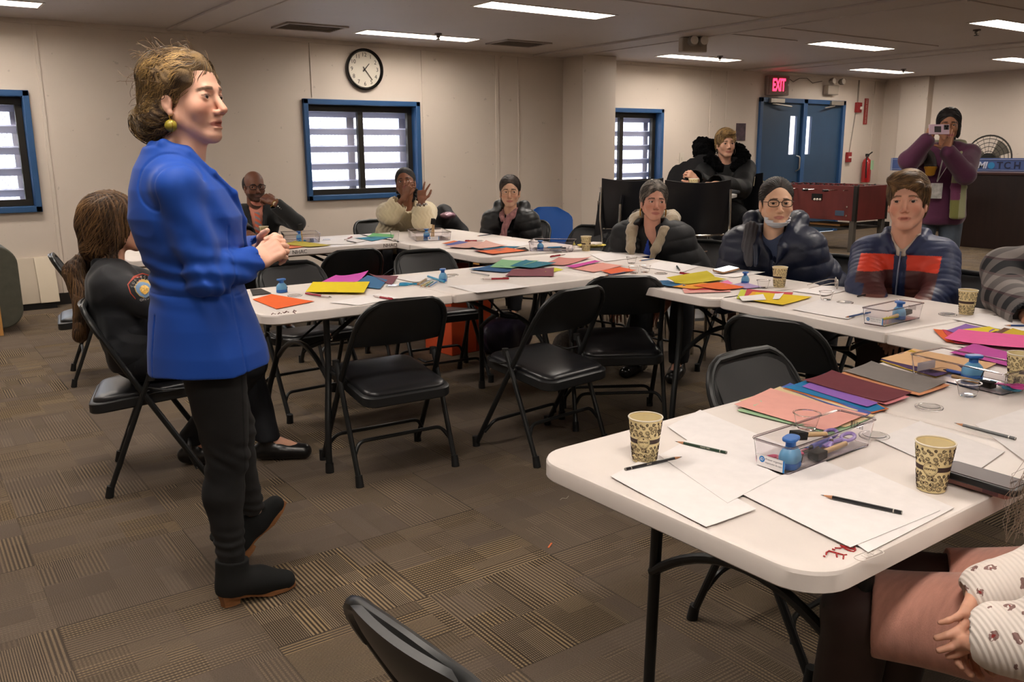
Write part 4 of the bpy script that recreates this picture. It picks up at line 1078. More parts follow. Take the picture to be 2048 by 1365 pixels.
def seated(x, y, yaw, seat=.46, s=1.0, lean=0.0, head_yaw=0, head_pitch=0, head_roll=0, hs=1.0, hoff=(0, 0, 0), sh=.165, knees=.13, kf=.42, foot=.05, ht=0, twist=0):
    j = J(); F = Fr((x, y, 0), yaw); j.F = F; j.s = s
    f = lambda a, b, c: F.p(a*s, b*s, seat+(c-.46)*s)
    j.pel = f(0, 0, .555); j.bel = f(0, lean*.3, .70); j.chest = f(0, lean*.75+.0, .87); j.neck = f(0, lean+.0, 1.02+ht)
    T = Fr(j.neck, yaw+twist); j.T = T
    j.sh = {q: T.p(q*sh*s, -.005, -.045*s) for q in (-1, 1)}
    hc = F.p(hoff[0], (lean+.045)*s+hoff[1], seat+(1.185-.46+ht)*s+hoff[2]); j.H = Fr(hc, yaw+head_yaw, head_pitch, head_roll, hs)
    j.hip = {q: f(q*.09, .02, .55) for q in (-1, 1)}; j.kn = {q: f(q*knees, kf, .53) for q in (-1, 1)}
    j.an = {q: F.p(q*knees*s, (kf+foot)*s, .09) for q in (-1, 1)}; j.toe = {q: F.p(q*knees*s*1.15, (kf+foot+.17)*s, .035) for q in (-1, 1)}
    j.el = {}; j.wr = {}
    for q in (-1, 1): j.el[q] = f(q*.25, lean+.05, .74); j.wr[q] = f(q*.17, .30, .66)
    return j
def core(S, j, off=0.0, w=.96, bust=0, quilt=None, hip=True, k=.03, dep=1.0):
    s = j.s; X = j.F.d(1, 0, 0); XT = j.T.d(1, 0, 0); Yf = j.F.d(0, 1, 0)
    up = j.neck-j.chest
    S.cap(j.pel, j.bel, (.108*dep)*s+off, .098*dep*s+off, side=X, fl=1.40*w, k=k, quilt=quilt)
    S.cap(j.bel, j.chest, .098*dep*s+off, .105*dep*s+off, side=X, fl=1.42*w, k=k, quilt=quilt)
    S.cap(j.chest, j.chest+up*.42, .105*dep*s+off, .092*s+off, side=XT, fl=1.45*w, k=k, quilt=quilt)
    S.cap(j.sh[-1], j.sh[1], .050*s+off, k=.035)
    S.cap(j.sh[-1]*.45+j.neck*.55, j.sh[1]*.45+j.neck*.55, .055*s+off, k=.04)
    if bust:
        for q in (-1, 1): S.ell(j.chest+X*q*.065*s+Yf*(.055*s+off)+np.array((0, 0, -.02)), np.array((.07, .07, .075))*s*bust, j.F, k=.03)
def arm(S, j, q, off=0.0, r=(.052, .042, .040, .030), quilt=None, k=.018, upto=1.0):
    s = j.s; a, b, c = j.sh[q], j.el[q], j.wr[q]
    S.cap(a, b, r[0]*s+off, r[1]*s+off, k=k+.01, quilt=quilt); S.cap(b, lerp(b, c, upto), r[2]*s+off, (r[2]+(r[3]-r[2])*upto)*s+off, k=k, quilt=quilt)
def legs(S, j, off=0.0, r=(.088, .062, .056, .040), k=.02):
    s = j.s
    for q in (-1, 1):
        S.cap(j.hip[q], j.kn[q], r[0]*s+off, r[1]*s+off, k=.02); S.cap(j.kn[q], j.an[q], r[2]*s+off, r[3]*s+off, k=k, bulge=.01)
def bodyskin(S, j, neck=.052, hands=True, armr=(.045, .036, .035, .026)):
    """complete body under the clothes, one blended solid"""
    s = j.s; H = j.H; hs = H.s
    core(S, j, -.014, k=.03); 
    S.cap(H.p(0, -.028, -.055), j.neck+j.T.d(0, .0, .0)-np.array((0, 0, .03)), neck*hs, neck*1.1*s, k=.02)
    for q in (-1, 1): arm(S, j, q, -.006, armr)
    legs(S, j, -.012)
    for q in (-1, 1): S.cap(j.an[q], j.toe[q], .032*s, .026*s, k=.02)
def shoes(root, j, m, name='shoe', toe=.04, sole='2a2522', h=0):
    for q in (-1, 1):
        a, b = np.array(j.an[q]), np.array(j.toe[q]); d = b-a; d[2] = 0; d /= np.linalg.norm(d); s = j.s
        S = Sdf(); base = np.array((a[0], a[1], .0))
        S.cap(base-d*.035*s+np.array((0, 0, .045)), base+d*.05*s+np.array((0, 0, .05)), .040*s, .042*s, k=.02); S.cap(base+d*.05*s+np.array((0, 0, .045)), base+d*.165*s+np.array((0, 0, .036)), .042*s, .036*s, k=.02, side=np.cross(d, (0, 0, 1)), fl=1.12)
        S.cap(a, base+np.array((0, 0, .05)), .042*s, .04*s, k=.02); S.plane((0, 0, .004), (0, 0, -1), k=.006); S.plane(a+np.array((0, 0, .01)), (0, 0, 1), k=.006)
        S.mesh(name, m, .007, root)
def person(label, x, y): return thing('person', label, 'person', (x, y, 0))
# ================================================================== people
M_skin = skinmat()
DENIM = clothmat('black_denim', rough=.85, attr='col', bs=500, bump=.3); 
def hairf(c1, c2, f=26, H=None, vert=True):
    a, b = np.array(srgb(c1)), np.array(srgb(c2))
    def g(P):
        q = H.loc(P) if H is not None else P
        w = np.clip(.5+.9*sn(q*np.array((1, 1, .22)), f*3, 1.3)*.6+.5*sn(q, 14, 5.)*.6, 0, 1)**1.6; return mixc(np.repeat(a[None], len(P), 0), b, w)
    return g
def strands(H, amp=.003, f=90, curl=0, f2=22):
    def g(P):
        q = H.loc(P); 
        a = np.arctan2(q[:, 0], q[:, 1]+.02); r = np.linalg.norm(q, axis=1)
        u = a*9+q[:, 2]*14+curl*np.sin(q[:, 2]*70+a*3+np.sin(q[:, 1]*40))
        return (amp*(np.abs(np.sin(u*3.1+.8*np.sin(q[:, 2]*31)))-.5)+amp*1.2*sn(q, f2, 3.1))*H.s
    return g
def haircap(S, H, vol=1.0, back=0.0, line=.052, side=True, thin=1.0, low=-.03):
    """hair over the skull: thick shell minus the face window. line = height of the hairline above the eyes"""
    k = H.s; v = vol
    S.ell(H.p(0, -.022-back*.4, .038), np.array((.0815*thin*v, .099*v+back*.4, .089*v))*k, H, k=.01)
    S.ell(H.p(0, -.045, -.03), np.array((.070*thin*v, .065, .075))*k, H, k=.03*k)
    S.ell(H.p(0, .100, line-.082), np.array((.058, .085, .088))*k, H, op='s', k=.008*k)
    S.ell(H.p(0, .075, -.075), np.array((.095, .090, .065))*k, H, op='s', k=.012*k)
    S.plane(H.p(0, 0, low-.075), H.d(0, 0, -1), k=.01, R=9)

# ---------------------------------------------------------------- 1 standing woman in blue blazer
def woman_blue():
    root = person('standing woman in cobalt blue blazer, black jeans and ankle boots, hands clasped', .75, 2.66)
    j = J(); j.s = .97; F = Fr((.735, 2.67, 0), -PI/2); j.F = F
    A = lambda px, py, y: np.array(atY(px, py, y))
    H = Fr(atD(375, 197, 2.50), -2.46, .03, 0, 1.09); j.H = H
    j.pel = np.array((.735, 2.68, .87)); j.bel = np.array((.735, 2.67, 1.03)); j.chest = np.array((.715, 2.665, 1.20)); j.neck = np.array((.668, 2.66, 1.385)); j.T = Fr(j.neck, -PI/2-.05)
    j.sh = {1: np.array((.66, 2.532, 1.312)), -1: np.array((.69, 2.80, 1.312))}
    j.el = {1: A(415, 555, 2.50), -1: np.array((.87, 2.84, 1.07))}; j.wr = {1: A(512, 522, 2.55), -1: A(524, 500, 2.67)}
    j.hip = {1: np.array((.735, 2.60, .86)), -1: np.array((.745, 2.765, .86))}
    j.kn = {1: A(455, 915, 2.60), -1: np.array((.85, 2.80, .50))}; j.an = {1: A(464, 1128, 2.58), -1: np.array((.905, 2.85, .185))}
    j.toe = {1: np.array((.90, 2.575, .03)), -1: np.array((1.03, 2.87, .14))}
    S = Sdf(); core(S, j, -.03); head(S, H, True, jaw=.98, mouth_open=.8, nose=1.02)
    S.cap(H.p(0, -.022, -.06), j.neck+np.array((.035, 0, -.02)), .050, .052, k=.02); S.cap(H.p(0, .01, -.09), j.neck+np.array((.05, 0, -.03)), .034, .06, k=.03)
    for q in (-1, 1): arm(S, j, q, -.012, (.045, .036, .034, .025))
    for q in (-1, 1): S.cap(j.hip[q], j.kn[q], .075, .05, k=.02); S.cap(j.kn[q], j.an[q], .048, .031, k=.02)
    w1 = j.wr[1]; dr = lerp(np.array(CR), np.array(CU), .42); 
    hand(S, w1, np.array(CR)*.8+np.array(CU)*.55+np.array(CW)*.25, -np.array(CW)+np.array(CU)*.35, 1, 'grip', .98, fing=[(.95, 1.0, .6), (1.0, 1.1, .6), (1.05, 1.1, .6), (1.1, 1.1, .6)], thumb=((.5, .8, -.3), (.1, .95, -.25), (-.1, .95, -.35)))
    hand(S, j.wr[-1], np.array(CR)*.85+np.array(CU)*.30-np.array(CW)*.35, np.array(CW)*.7+np.array(CU)*.7, -1, 'fist', .95, fing=[(.8, 1.1, .8)]*4)
    S.mesh('body', M_skin, .003, root, color=skincol(H, 'dcab94', 'b87468', '4a3626', 1.0, blush='c8735c'))
    eyes(H, root, (-.05, 1, .02))
    # blazer
    S = Sdf(); z0 = .765
    rows = [(z0-.02, .0, .015, .205, .178), (.82, 0, .012, .203, .172), (.90, 0, .005, .190, .155), (.98, 0, .0, .165, .135), (1.06, 0, -.005, .150, .128), (1.14, 0, -.014, .158, .148), (1.22, 0, -.022, .166, .158), (1.30, 0, -.036, .160, .132), (1.36, 0, -.052, .130, .098), (1.40, 0, -.050, .095, .080), (1.43, 0, -.050, .075, .068)]
    S.loft(F, rows, cut=False); S._add(lambda P: P[:, 2]*0+9, F.p(0, 0, 1.1), .1, 'u', .001)
    S.cap(j.sh[1], j.sh[-1], .056, k=.035)
    for q in (-1, 1):
        S.cap(j.sh[q], j.el[q], .059, .050, k=.03); S.cap(j.el[q], lerp(j.el[q], j.wr[q], .5), .050, .046, k=.022); S.cut(lerp(j.el[q], j.wr[q], .4), lerp(j.el[q], j.wr[q], .97), .047, .041, k=.010, side=(0, 0, 1), fl=1.12)
    S.plane((0, 0, 1.425), (0, 0, 1), k=.01); S.plane(F.p(0, 0, z0), (.06, 0, -1), k=.004)
    S.ell(F.p(0, .0, 1.47), (.062, .066, .075), F, op='s', k=.012)
    S.cap(np.array((.755, 2.67, 1.42)), np.array((.93, 2.67, 1.20)), .058, .012, op='s', k=.012)
    S.loft(F, [(z0-.1, 0, .012, .188, .158), (z0+.02, 0, .012, .186, .156)], op='s', k=.004)
    S.cap(F.p(0, .21, .83), F.p(0, .21, .70), .035, .055, op='s', k=.01)      # front cutaway
    S.box(F.p(.03, -.17, .83), (.003, .04, .11), F, r=.002, op='s', k=.004)     # rear vent
    for q in (-1, 1):
        d = (j.wr[q]-j.el[q]); d /= np.linalg.norm(d); S.cut(j.wr[q]-d*.035, j.wr[q]+d*.08, .036, .038, op='s', k=.002, side=(0, 0, 1), fl=1.12)
    # collar and lapels
    def path(pts, r, fl=.5):
        for a, b in zip(pts[:-1], pts[1:]): S.cap(a, b, r, r, k=.010)
    col = [F.p(0, -.095, 1.425), F.p(.055, -.078, 1.428), F.p(.078, -.02, 1.400), F.p(.082, .045, 1.345), F.p(.066, .105, 1.285), F.p(.035, .138, 1.20), F.p(.01, .142, 1.11)]
    for q in (1, -1):
        pts = [F.p(*(np.array(F.loc(p[None])[0])*np.array((q, 1, 1)))) for p in col]
        for i, (a, b) in enumerate(zip(pts[:-1], pts[1:])): S.cap(a, b, .013 if i < 3 else .010, .012 if i < 2 else .009, k=.012)
    seamx = {}
    def disp(P):
        q = F.loc(P); d = np.zeros(len(P))
        el, wr = j.el[1], j.wr[1]; r = np.linalg.norm(P-el, axis=1); t = np.exp(-(r/.11)**2)
        ax = (j.wr[1]-j.el[1]); ax = ax/np.linalg.norm(ax); s_ = (P-el)@ax
        d += t*.0045*np.sin(s_*110+3*sn(P, 14, 1))
        fore = np.exp(-(np.linalg.norm(P-lerp(el, wr, .5), axis=1)/.10)**2); d += fore*.0035*ridge(P*np.array((.6, 1, 1.4)), 24, 3)*.7
        d += .005*ridge(P*np.array((1, 1, .35)), 12, 6)*smooth(1.0, .85, q[:, 2])*.6
        d += .004*np.exp(-((q[:, 2]-1.05)/.07)**2)*np.sin(q[:, 2]*120+q[:, 1]*30+2*sn(P, 12, 5))
        d += .004*np.exp(-((q[:, 2]-1.13)/.12)**2)*ridge(P*np.array((1, 1, 1.6)), 17, 2.)*.6
        r2 = np.linalg.norm(P-j.sh[1]-np.array((.03, 0, -.09)), axis=1); d += .006*np.exp(-(r2/.09)**2)*np.sin((P[:, 0]*60+P[:, 2]*50)+2*sn(P, 9, 4))
        d += .0025*sn(P*np.array((1, 1, .5)), 22, 7)
        # seams: shoulder ring, princess seam, waist seam
        sh = np.abs(np.linalg.norm((P-j.sh[1]-np.array((.0, .045, 0))), axis=1)-.088); d -= .003*np.exp(-(sh/.004)**2)*(q[:, 0] > .05)
        d -= .0025*np.exp(-(np.abs(q[:, 1]-(.05+.25*(q[:, 2]-1.0)**2))/.003)**2)*(q[:, 0] > 0)*(q[:, 2] < 1.2)
        d -= .0025*np.exp(-(np.abs(q[:, 2]-1.0)/.003)**2)*(q[:, 0] > -.1)*(q[:, 1] < .05)
        d -= .003*np.exp(-(np.abs(q[:, 2]-(.99+.02*q[:, 1]))/.0035)**2)*(q[:, 1] > .06)*(q[:, 1] < .13)
        return d
    S.disp = disp; S.dsl = .01
    m = mat('cobalt_cotton', '1a49a6', .62, bump=.15, bscale=700, bdist=.0006, sheen=.08, spec=.25)
    b = S.mesh('blazer', m, .0035, root)
    ax = (j.wr[1]-j.el[1]); ax /= np.linalg.norm(ax)
    mb_ = mat('horn_button', '8a7568', .2, metal=.5)
    for k in range(3):
        c = j.wr[1]-ax*(.012+.026*k)-np.array(CW)*.041-np.array(CU)*(.018-.004*k); att(MB().lathe([(0, .003), (.009, .004), (.010, .0), (.009, -.004), (0, -.004)], c, 18, axis=tuple(-np.array(CW))).build('cuff_button', mb_, b), root)
    # shirt insert
    S = Sdf(); S.cap(F.p(0, .03, 1.30), F.p(0, .065, 1.1), .055, .06, k=.02); S.ell(H.p(0, 0, -.13), (.055, .055, .09), op='s', k=.01)
    S.mesh('top', mat('dark_red_top', '6d1f38', .7), .006, root)
    # jeans
    S = Sdf(); S.loft(F, [(.80, 0, .0, .15, .115), (.88, 0, 0, .16, .12), (.98, 0, 0, .14, .11)])
    for q in (-1, 1):
        k_ = j.kn[q]; S.cap(j.hip[q]+np.array((0, 0, -.02)), k_, .098, .062, k=.03, bulge=.004)
        an = j.an[q]; mid = lerp(k_, an, .33)+np.array((-.018, 0, 0)); S.cap(k_, mid, .060, .060, k=.02); S.cap(mid, lerp(mid, an, .93), .058, .040, k=.02)
        d = (an-k_)/np.linalg.norm(an-k_); S.plane(lerp(mid, an, .955), d, k=.004) if q == 1 else None
        
    def dj(P):
        d = .004*ridge(P*np.array((1, 1, 1.6)), 20, 3)*.5
        for q in (-1, 1): d = d+.004*np.exp(-((P[:, 2]-j.kn[q][2])/.06)**2)*np.sin(P[:, 2]*110+P[:, 0]*60+3*sn(P, 14, q))*.6
        an = j.an[1]; d = d+.004*np.exp(-((P[:, 2]-.21)/.04)**2)*np.sin(P[:, 2]*170+P[:, 0]*40+2*sn(P, 20, 1))*.8; return d
    S.disp = dj
    # lower leg of the lifted foot is cut by its own cuff plane in a separate solid
    def cj(P):
        w = .5+.5*sn(P*np.array((1, 1, .6)), 16, 2); C = mixc(np.repeat(np.array(srgb('1a1a1b'))[None], len(P), 0), srgb('2e2d2d'), w*.8)
        st = np.abs(np.abs(P[:, 0]-(.79+.16*(P[:, 2]-.5)*.0))-.0)  # outer seam
        return mixc(C, srgb('0b0b0c'), np.exp(-((P[:, 0]-(np.interp(P[:, 2], [.1, .47, .85], [.765, .795, .80])))/.003)**2)*(P[:, 1] < 2.6))
    S.mesh('jeans', DENIM, .004, root, color=cj)
    # boots
    M_suede = mat('black_suede', '0e0f0f', .9, sheen=.0, bump=.2, bscale=260, bdist=.001); M_wood = mat('stacked_wood', '8d5f3b', .5, var=.2, vscale=60, stretch=(1, 1, 8))
    def boot(G, nm):
        S = Sdf()
        S.cap(G.p(0, -.045, .17), G.p(0, -.055, .06), .043, .041, side=G.d(0, 1, 0), fl=1.22, k=.02)
        S.cap(G.p(0, -.05, .075), G.p(0, .045, .062), .040, .040, k=.03, side=G.d(1, 0, 0), fl=.95)
        S.cap(G.p(0, .04, .058), G.p(.005, .135, .034), .043, .033, k=.03, side=G.d(1, 0, 0), fl=1.1)
        S.plane(G.p(0, .0, .160), G.d(0, .15, 1), k=.004)
        S.fn(lambda P: (lambda q: (np.interp(q[:, 1], [-.12, -.02, .06, .17], [.048, .034, .012, .016])-q[:, 2])*G.s)(G.loc(P))*-1, G.p(0, 0, 0), 9, 's', .003)
        S.ell(G.p(0, -.045, .19), (.033, .04, .04), G, op='s', k=.004)
        b = S.mesh(nm, M_suede, .004, root)
        so = MB()
        P = [(.030, -.092), (.036, -.05), (.028, .0), (.040, .07), (.040, .13), (.022, .168), (-.012, .170), (-.032, .13), (-.034, .07), (-.026, 0), (-.034, -.05), (-.028, -.092)]
        zf = lambda y: float(np.interp(y, [-.12, -.02, .06, .17], [.048, .034, .012, .016]))
        R = [[V(G.p(x*sx, y, zf(y)+dz)) for x, y in P] for dz, sx in ((-.010, .98), (.004, 1.03), (.010, 1.0))]; so.rings(R)
        att(so.build('sole', M_wood, b), root)
        he = MB(); Q = [(.030, -.095), (.032, -.05), (.022, -.025), (-.022, -.025), (-.032, -.05), (-.030, -.095), (0, -.106)]
        R = [[V(G.p(x*f, (y+.065)*f-.065, z)) for x, y in Q] for z, f in ((.0, .78), (.02, .82), (.044, 1.0))]; he.rings(R); att(he.build('heel', M_wood, b), root)
    boot(Fr((.782, 2.578, 0), -PI/2-.02, 0, 0, .90), 'boot')
    G = Fr((.925, 2.865, .0), -PI/2+.1, .78, 0, .90); low = min(G.p(x, y, 0)[2] for x in (-.03, .03) for y in (-.1, -.03)); G.o = G.o-np.array((0, 0, low)); boot(G, 'boot')
    # hair
    S = Sdf(); haircap(S, H, 1.0, .0, .060); 
    for c, r in (((0, -.055, .062), (.074, .070, .058)), ((.0, .01, .076), (.064, .058, .036)), ((0, -.085, .0), (.058, .045, .055)), ((0, -.128, -.058), (.050, .042, .044)), ((.03, -.095, -.085), (.036, .034, .026)), ((.064, .012, .045), (.020, .045, .034)), ((-.064, .012, .045), (.020, .045, .034)), ((.058, -.055, -.045), (.026, .04, .045))):
        S.ell(H.p(*c), np.array(r)*H.s, H, k=.018)
    S.ell(H.p(.079, -.008, -.020), np.array((.020, .016, .024))*H.s, H, op='s', k=.006)
    def dh(P):
        q = H.loc(P); u = q[:, 1]*75+q[:, 2]*60+2.2*np.sin(q[:, 2]*48+q[:, 0]*30)+1.6*np.sin(q[:, 1]*55+1)
        return .0025*(np.abs(np.sin(u))-.5)+.0055*sn(P, 34, 1.)+.003*sn(P, 80, 2.)
    S.disp = dh; S.dsl = .012
    base, hi = np.array(srgb('3d2d20')), np.array(srgb('a5865a'))
    def ch(P):
        q = H.loc(P); u = q[:, 1]*75+q[:, 2]*60+2.2*np.sin(q[:, 2]*48+q[:, 0]*30)+1.6*np.sin(q[:, 1]*55+1)
        w = np.clip(np.abs(np.sin(u))**2*.55+.35*sn(P, 22, 6)+smooth(-.02, .12, q[:, 2]+.3*q[:, 1])*.35, 0, 1); return mixc(np.repeat(base[None], len(P), 0), hi, w*.8)
    hm = hairmat('wavy_brown_hair', (90, 90, 30)); ho = S.mesh('hair', hm, .003, root, color=ch)
    S.disp = None
    kp = lambda q: (q[:, 2] > -.2)
    lay_strands(S, H, ho, 3600, toward(0, -.135, -.05), steps=12, step=.0075, amp=.0036, freq=1.0, r=.0010, cols=('33241a', 'b8955f'), seed=3, lift=.003, keep=lambda q: (q[:, 1] < .045) | (q[:, 2] > .085))
    lay_strands(S, H, ho, 500, toward(0, -.135, -.05), steps=9, step=.008, amp=.006, freq=1.4, r=.0010, cols=('2e2016', 'a3834f'), seed=9, lift=.008, keep=lambda q: q[:, 1] < .0)
    fly = MB(); rnd = random.Random(3)
    for k in range(150):
        a = rnd.uniform(0, 2*PI); b_ = rnd.uniform(-.5, 1.2); n_ = V((.086*math.cos(a)*math.cos(b_), -.03+.112*math.sin(a)*math.cos(b_), .035+.096*math.sin(b_)))
        if n_.y > .03 and n_.z < .08: continue
        p = n_.copy(); pts = []; d = V((rnd.uniform(-.5, .5), -rnd.uniform(.3, 1), rnd.uniform(-.6, .6))).normalized()+n_.normalized()*.5
        for q in range(7): pts.append(V(H.p(*p))); d = (d+V([rnd.uniform(-.5, .5) for _ in range(3)])*.55-n_.normalized()*.12*q*.5).normalized(); p = p+d*.009
        fly.tube(pts, .0006, 4)
    att(fly.build('loose_strands', mat('strand_brown', '6b5236', .5), ho), root)
    # earring
    c = V(H.p(.077, -.004, -.072)); e = MB().sphere(c, .017, 20, 14, (1, 1, 1)).build('earring', mat('mustard_bead', '94842a', .45, bump=.4, bscale=90), root); att(e, root)
    att(MB().tube([c+V((0, 0, .016)), V(H.p(.078, -.006, -.044))], .0012, 6).tube([c+V((.0, -.018, .0))+V((0, .018-.018*math.cos(t), .018*math.sin(t))) for t in [k*PI/8-PI/2 for k in range(17)]], .0012, 5).build('earring_wire', M_gold, e), root)
woman_blue()

# ---------------------------------------------------------------- generic seated builder
def seated_person(label, x, y, yaw, skin, lip, brow, fem, hp, hyaw, hpitch=0, hroll=0, hs=1.0, s=1.0, arms=None, vox=.0045, fkw=None, skw=None, look=(0, 1, 0), hands=None, neckdrop=None, legsov=None, **kw):
    root = person(label, x, y); j = seated(x, y, yaw, s=s, **kw)
    j.H = Fr(hp, hyaw, hpitch, hroll, hs); hd = np.array(hp)
    # seat the neck under the head
    nb = hd-np.array((0, 0, (neckdrop or .185)*hs))-j.H.d(0, .040, 0); off = nb-j.neck; j.neck = nb; j.chest = j.chest+off*.75; j.bel = j.bel+off*.3; j.T = Fr(j.neck, yaw+kw.get('twist', 0))
    shw = kw.get('sh', .165); j.sh = {q: j.T.p(q*shw*s, -.005, -.05*s) for q in (-1, 1)}
    if arms:
        for q in arms: j.el[q] = np.array(arms[q][0], float); j.wr[q] = np.array(arms[q][1], float)
    else:
        for q in (-1, 1): j.el[q] = j.sh[q]+j.T.d(q*.055, -.01, -.27*s); j.wr[q] = j.el[q]+j.T.d(-q*.07, .19, -.14)
    for nm, ov in (legsov or {}).items(): getattr(j, nm[:-1].rstrip('_'))[1 if nm[-1] == 'R' else -1] = np.array(ov, float)
    S = Sdf(); bodyskin(S, j, .050 if fem else .058); head(S, j.H, fem, **(fkw or {}))
    for q in (-1, 1):
        if hands and q in hands: h = hands[q]; hand(S, j.wr[q], h[0], h[1], q, *h[2:3], **(h[3] if len(h) > 3 else {}))
        else: d = j.wr[q]-j.el[q]; hand(S, j.wr[q], d, (0, 0, 1), q, 'relax')
    S.mesh('body', M_skin, vox, root, color=skincol(j.H, skin, lip, brow, **(skw or {})))
    eyes(j.H, root, look)
    return root, j
def trousers(root, j, col, m=None, r=(.090, .068, .062, .052), vox=.008):
    S = Sdf(); X = j.F.d(1, 0, 0); S.cap(j.pel-np.array((0, 0, .0)), j.pel+np.array((0, 0, .10)), .115*j.s, .105*j.s, side=X, fl=1.45, k=.03)
    legs(S, j, .004, r); S.plane((0, 0, .10), (0, 0, -1), k=.005); S.disp = lambda P: .005*ridge(P, 15, 2)*.6
    S.mesh('trousers', m or mat('trousers_'+col, col, .8, bump=.2, bscale=300), vox, root)
def jacket(S, j, off=.02, w=1.0, quilt=None, armq=None, ar=(.054, .046, .044, .036), cuff=.97, hem=.50, openneck=(.062, .07, .10), k=.02, bust=0, dep=1.0):
    core(S, j, off, w=w, quilt=quilt, bust=bust, dep=dep)
    for q in (-1, 1): arm(S, j, q, off, ar, quilt=armq, upto=cuff)
    S.plane((0, 0, hem), (0, 0, -1), k=.01)
    if openneck: S.ell(j.H.p(0, -.005, -.15), np.array(openneck)*j.H.s, j.H, op='s', k=.012)
    for q in (-1, 1):
        d = (j.wr[q]-j.el[q]); d /= np.linalg.norm(d); e = lerp(j.el[q], j.wr[q], cuff); S.cap(e+d*.005, e+d*.12, ar[3]+off-.006, ar[3]+off, op='s', k=.003)
def glasses(H, root, m, w=.026, h=.019, rim=.0016, z=0.0, y=.096):
    g = MB(); k = H.s
    for s in (-1, 1):
        P = [V(H.p(s*.033+w*math.copysign(abs(math.cos(t))**.7, math.cos(t)), y-.16*abs(s*.033+w*math.cos(t))**1.4, z+h*math.copysign(abs(math.sin(t))**.7, math.sin(t)))) for t in [2*PI*q/24 for q in range(24)]]
        g.tube(P, rim, 6, closed=True)
        g.tube([V(H.p(s*(.033+w), y-.012, z+.006)), V(H.p(s*.077, .045, z+.006)), V(H.p(s*.079, -.01, z+.002)), V(H.p(s*.079, -.022, z-.014))], rim*.9, 6)
    g.tube([V(H.p(-.0085, y-.001, z+.004)), V(H.p(0, y+.001, z+.007)), V(H.p(.0085, y-.001, z+.004))], rim, 6)
    return att(g.build('glasses', m, root), root)
def chain(S, pts, rs, k=.015, **kw):
    pts = [np.array(p, float) for p in pts]
    for i in range(len(pts)-1): S.cap(pts[i], pts[i+1], rs[i], rs[i+1], k=k, **kw)
A_ = np.array
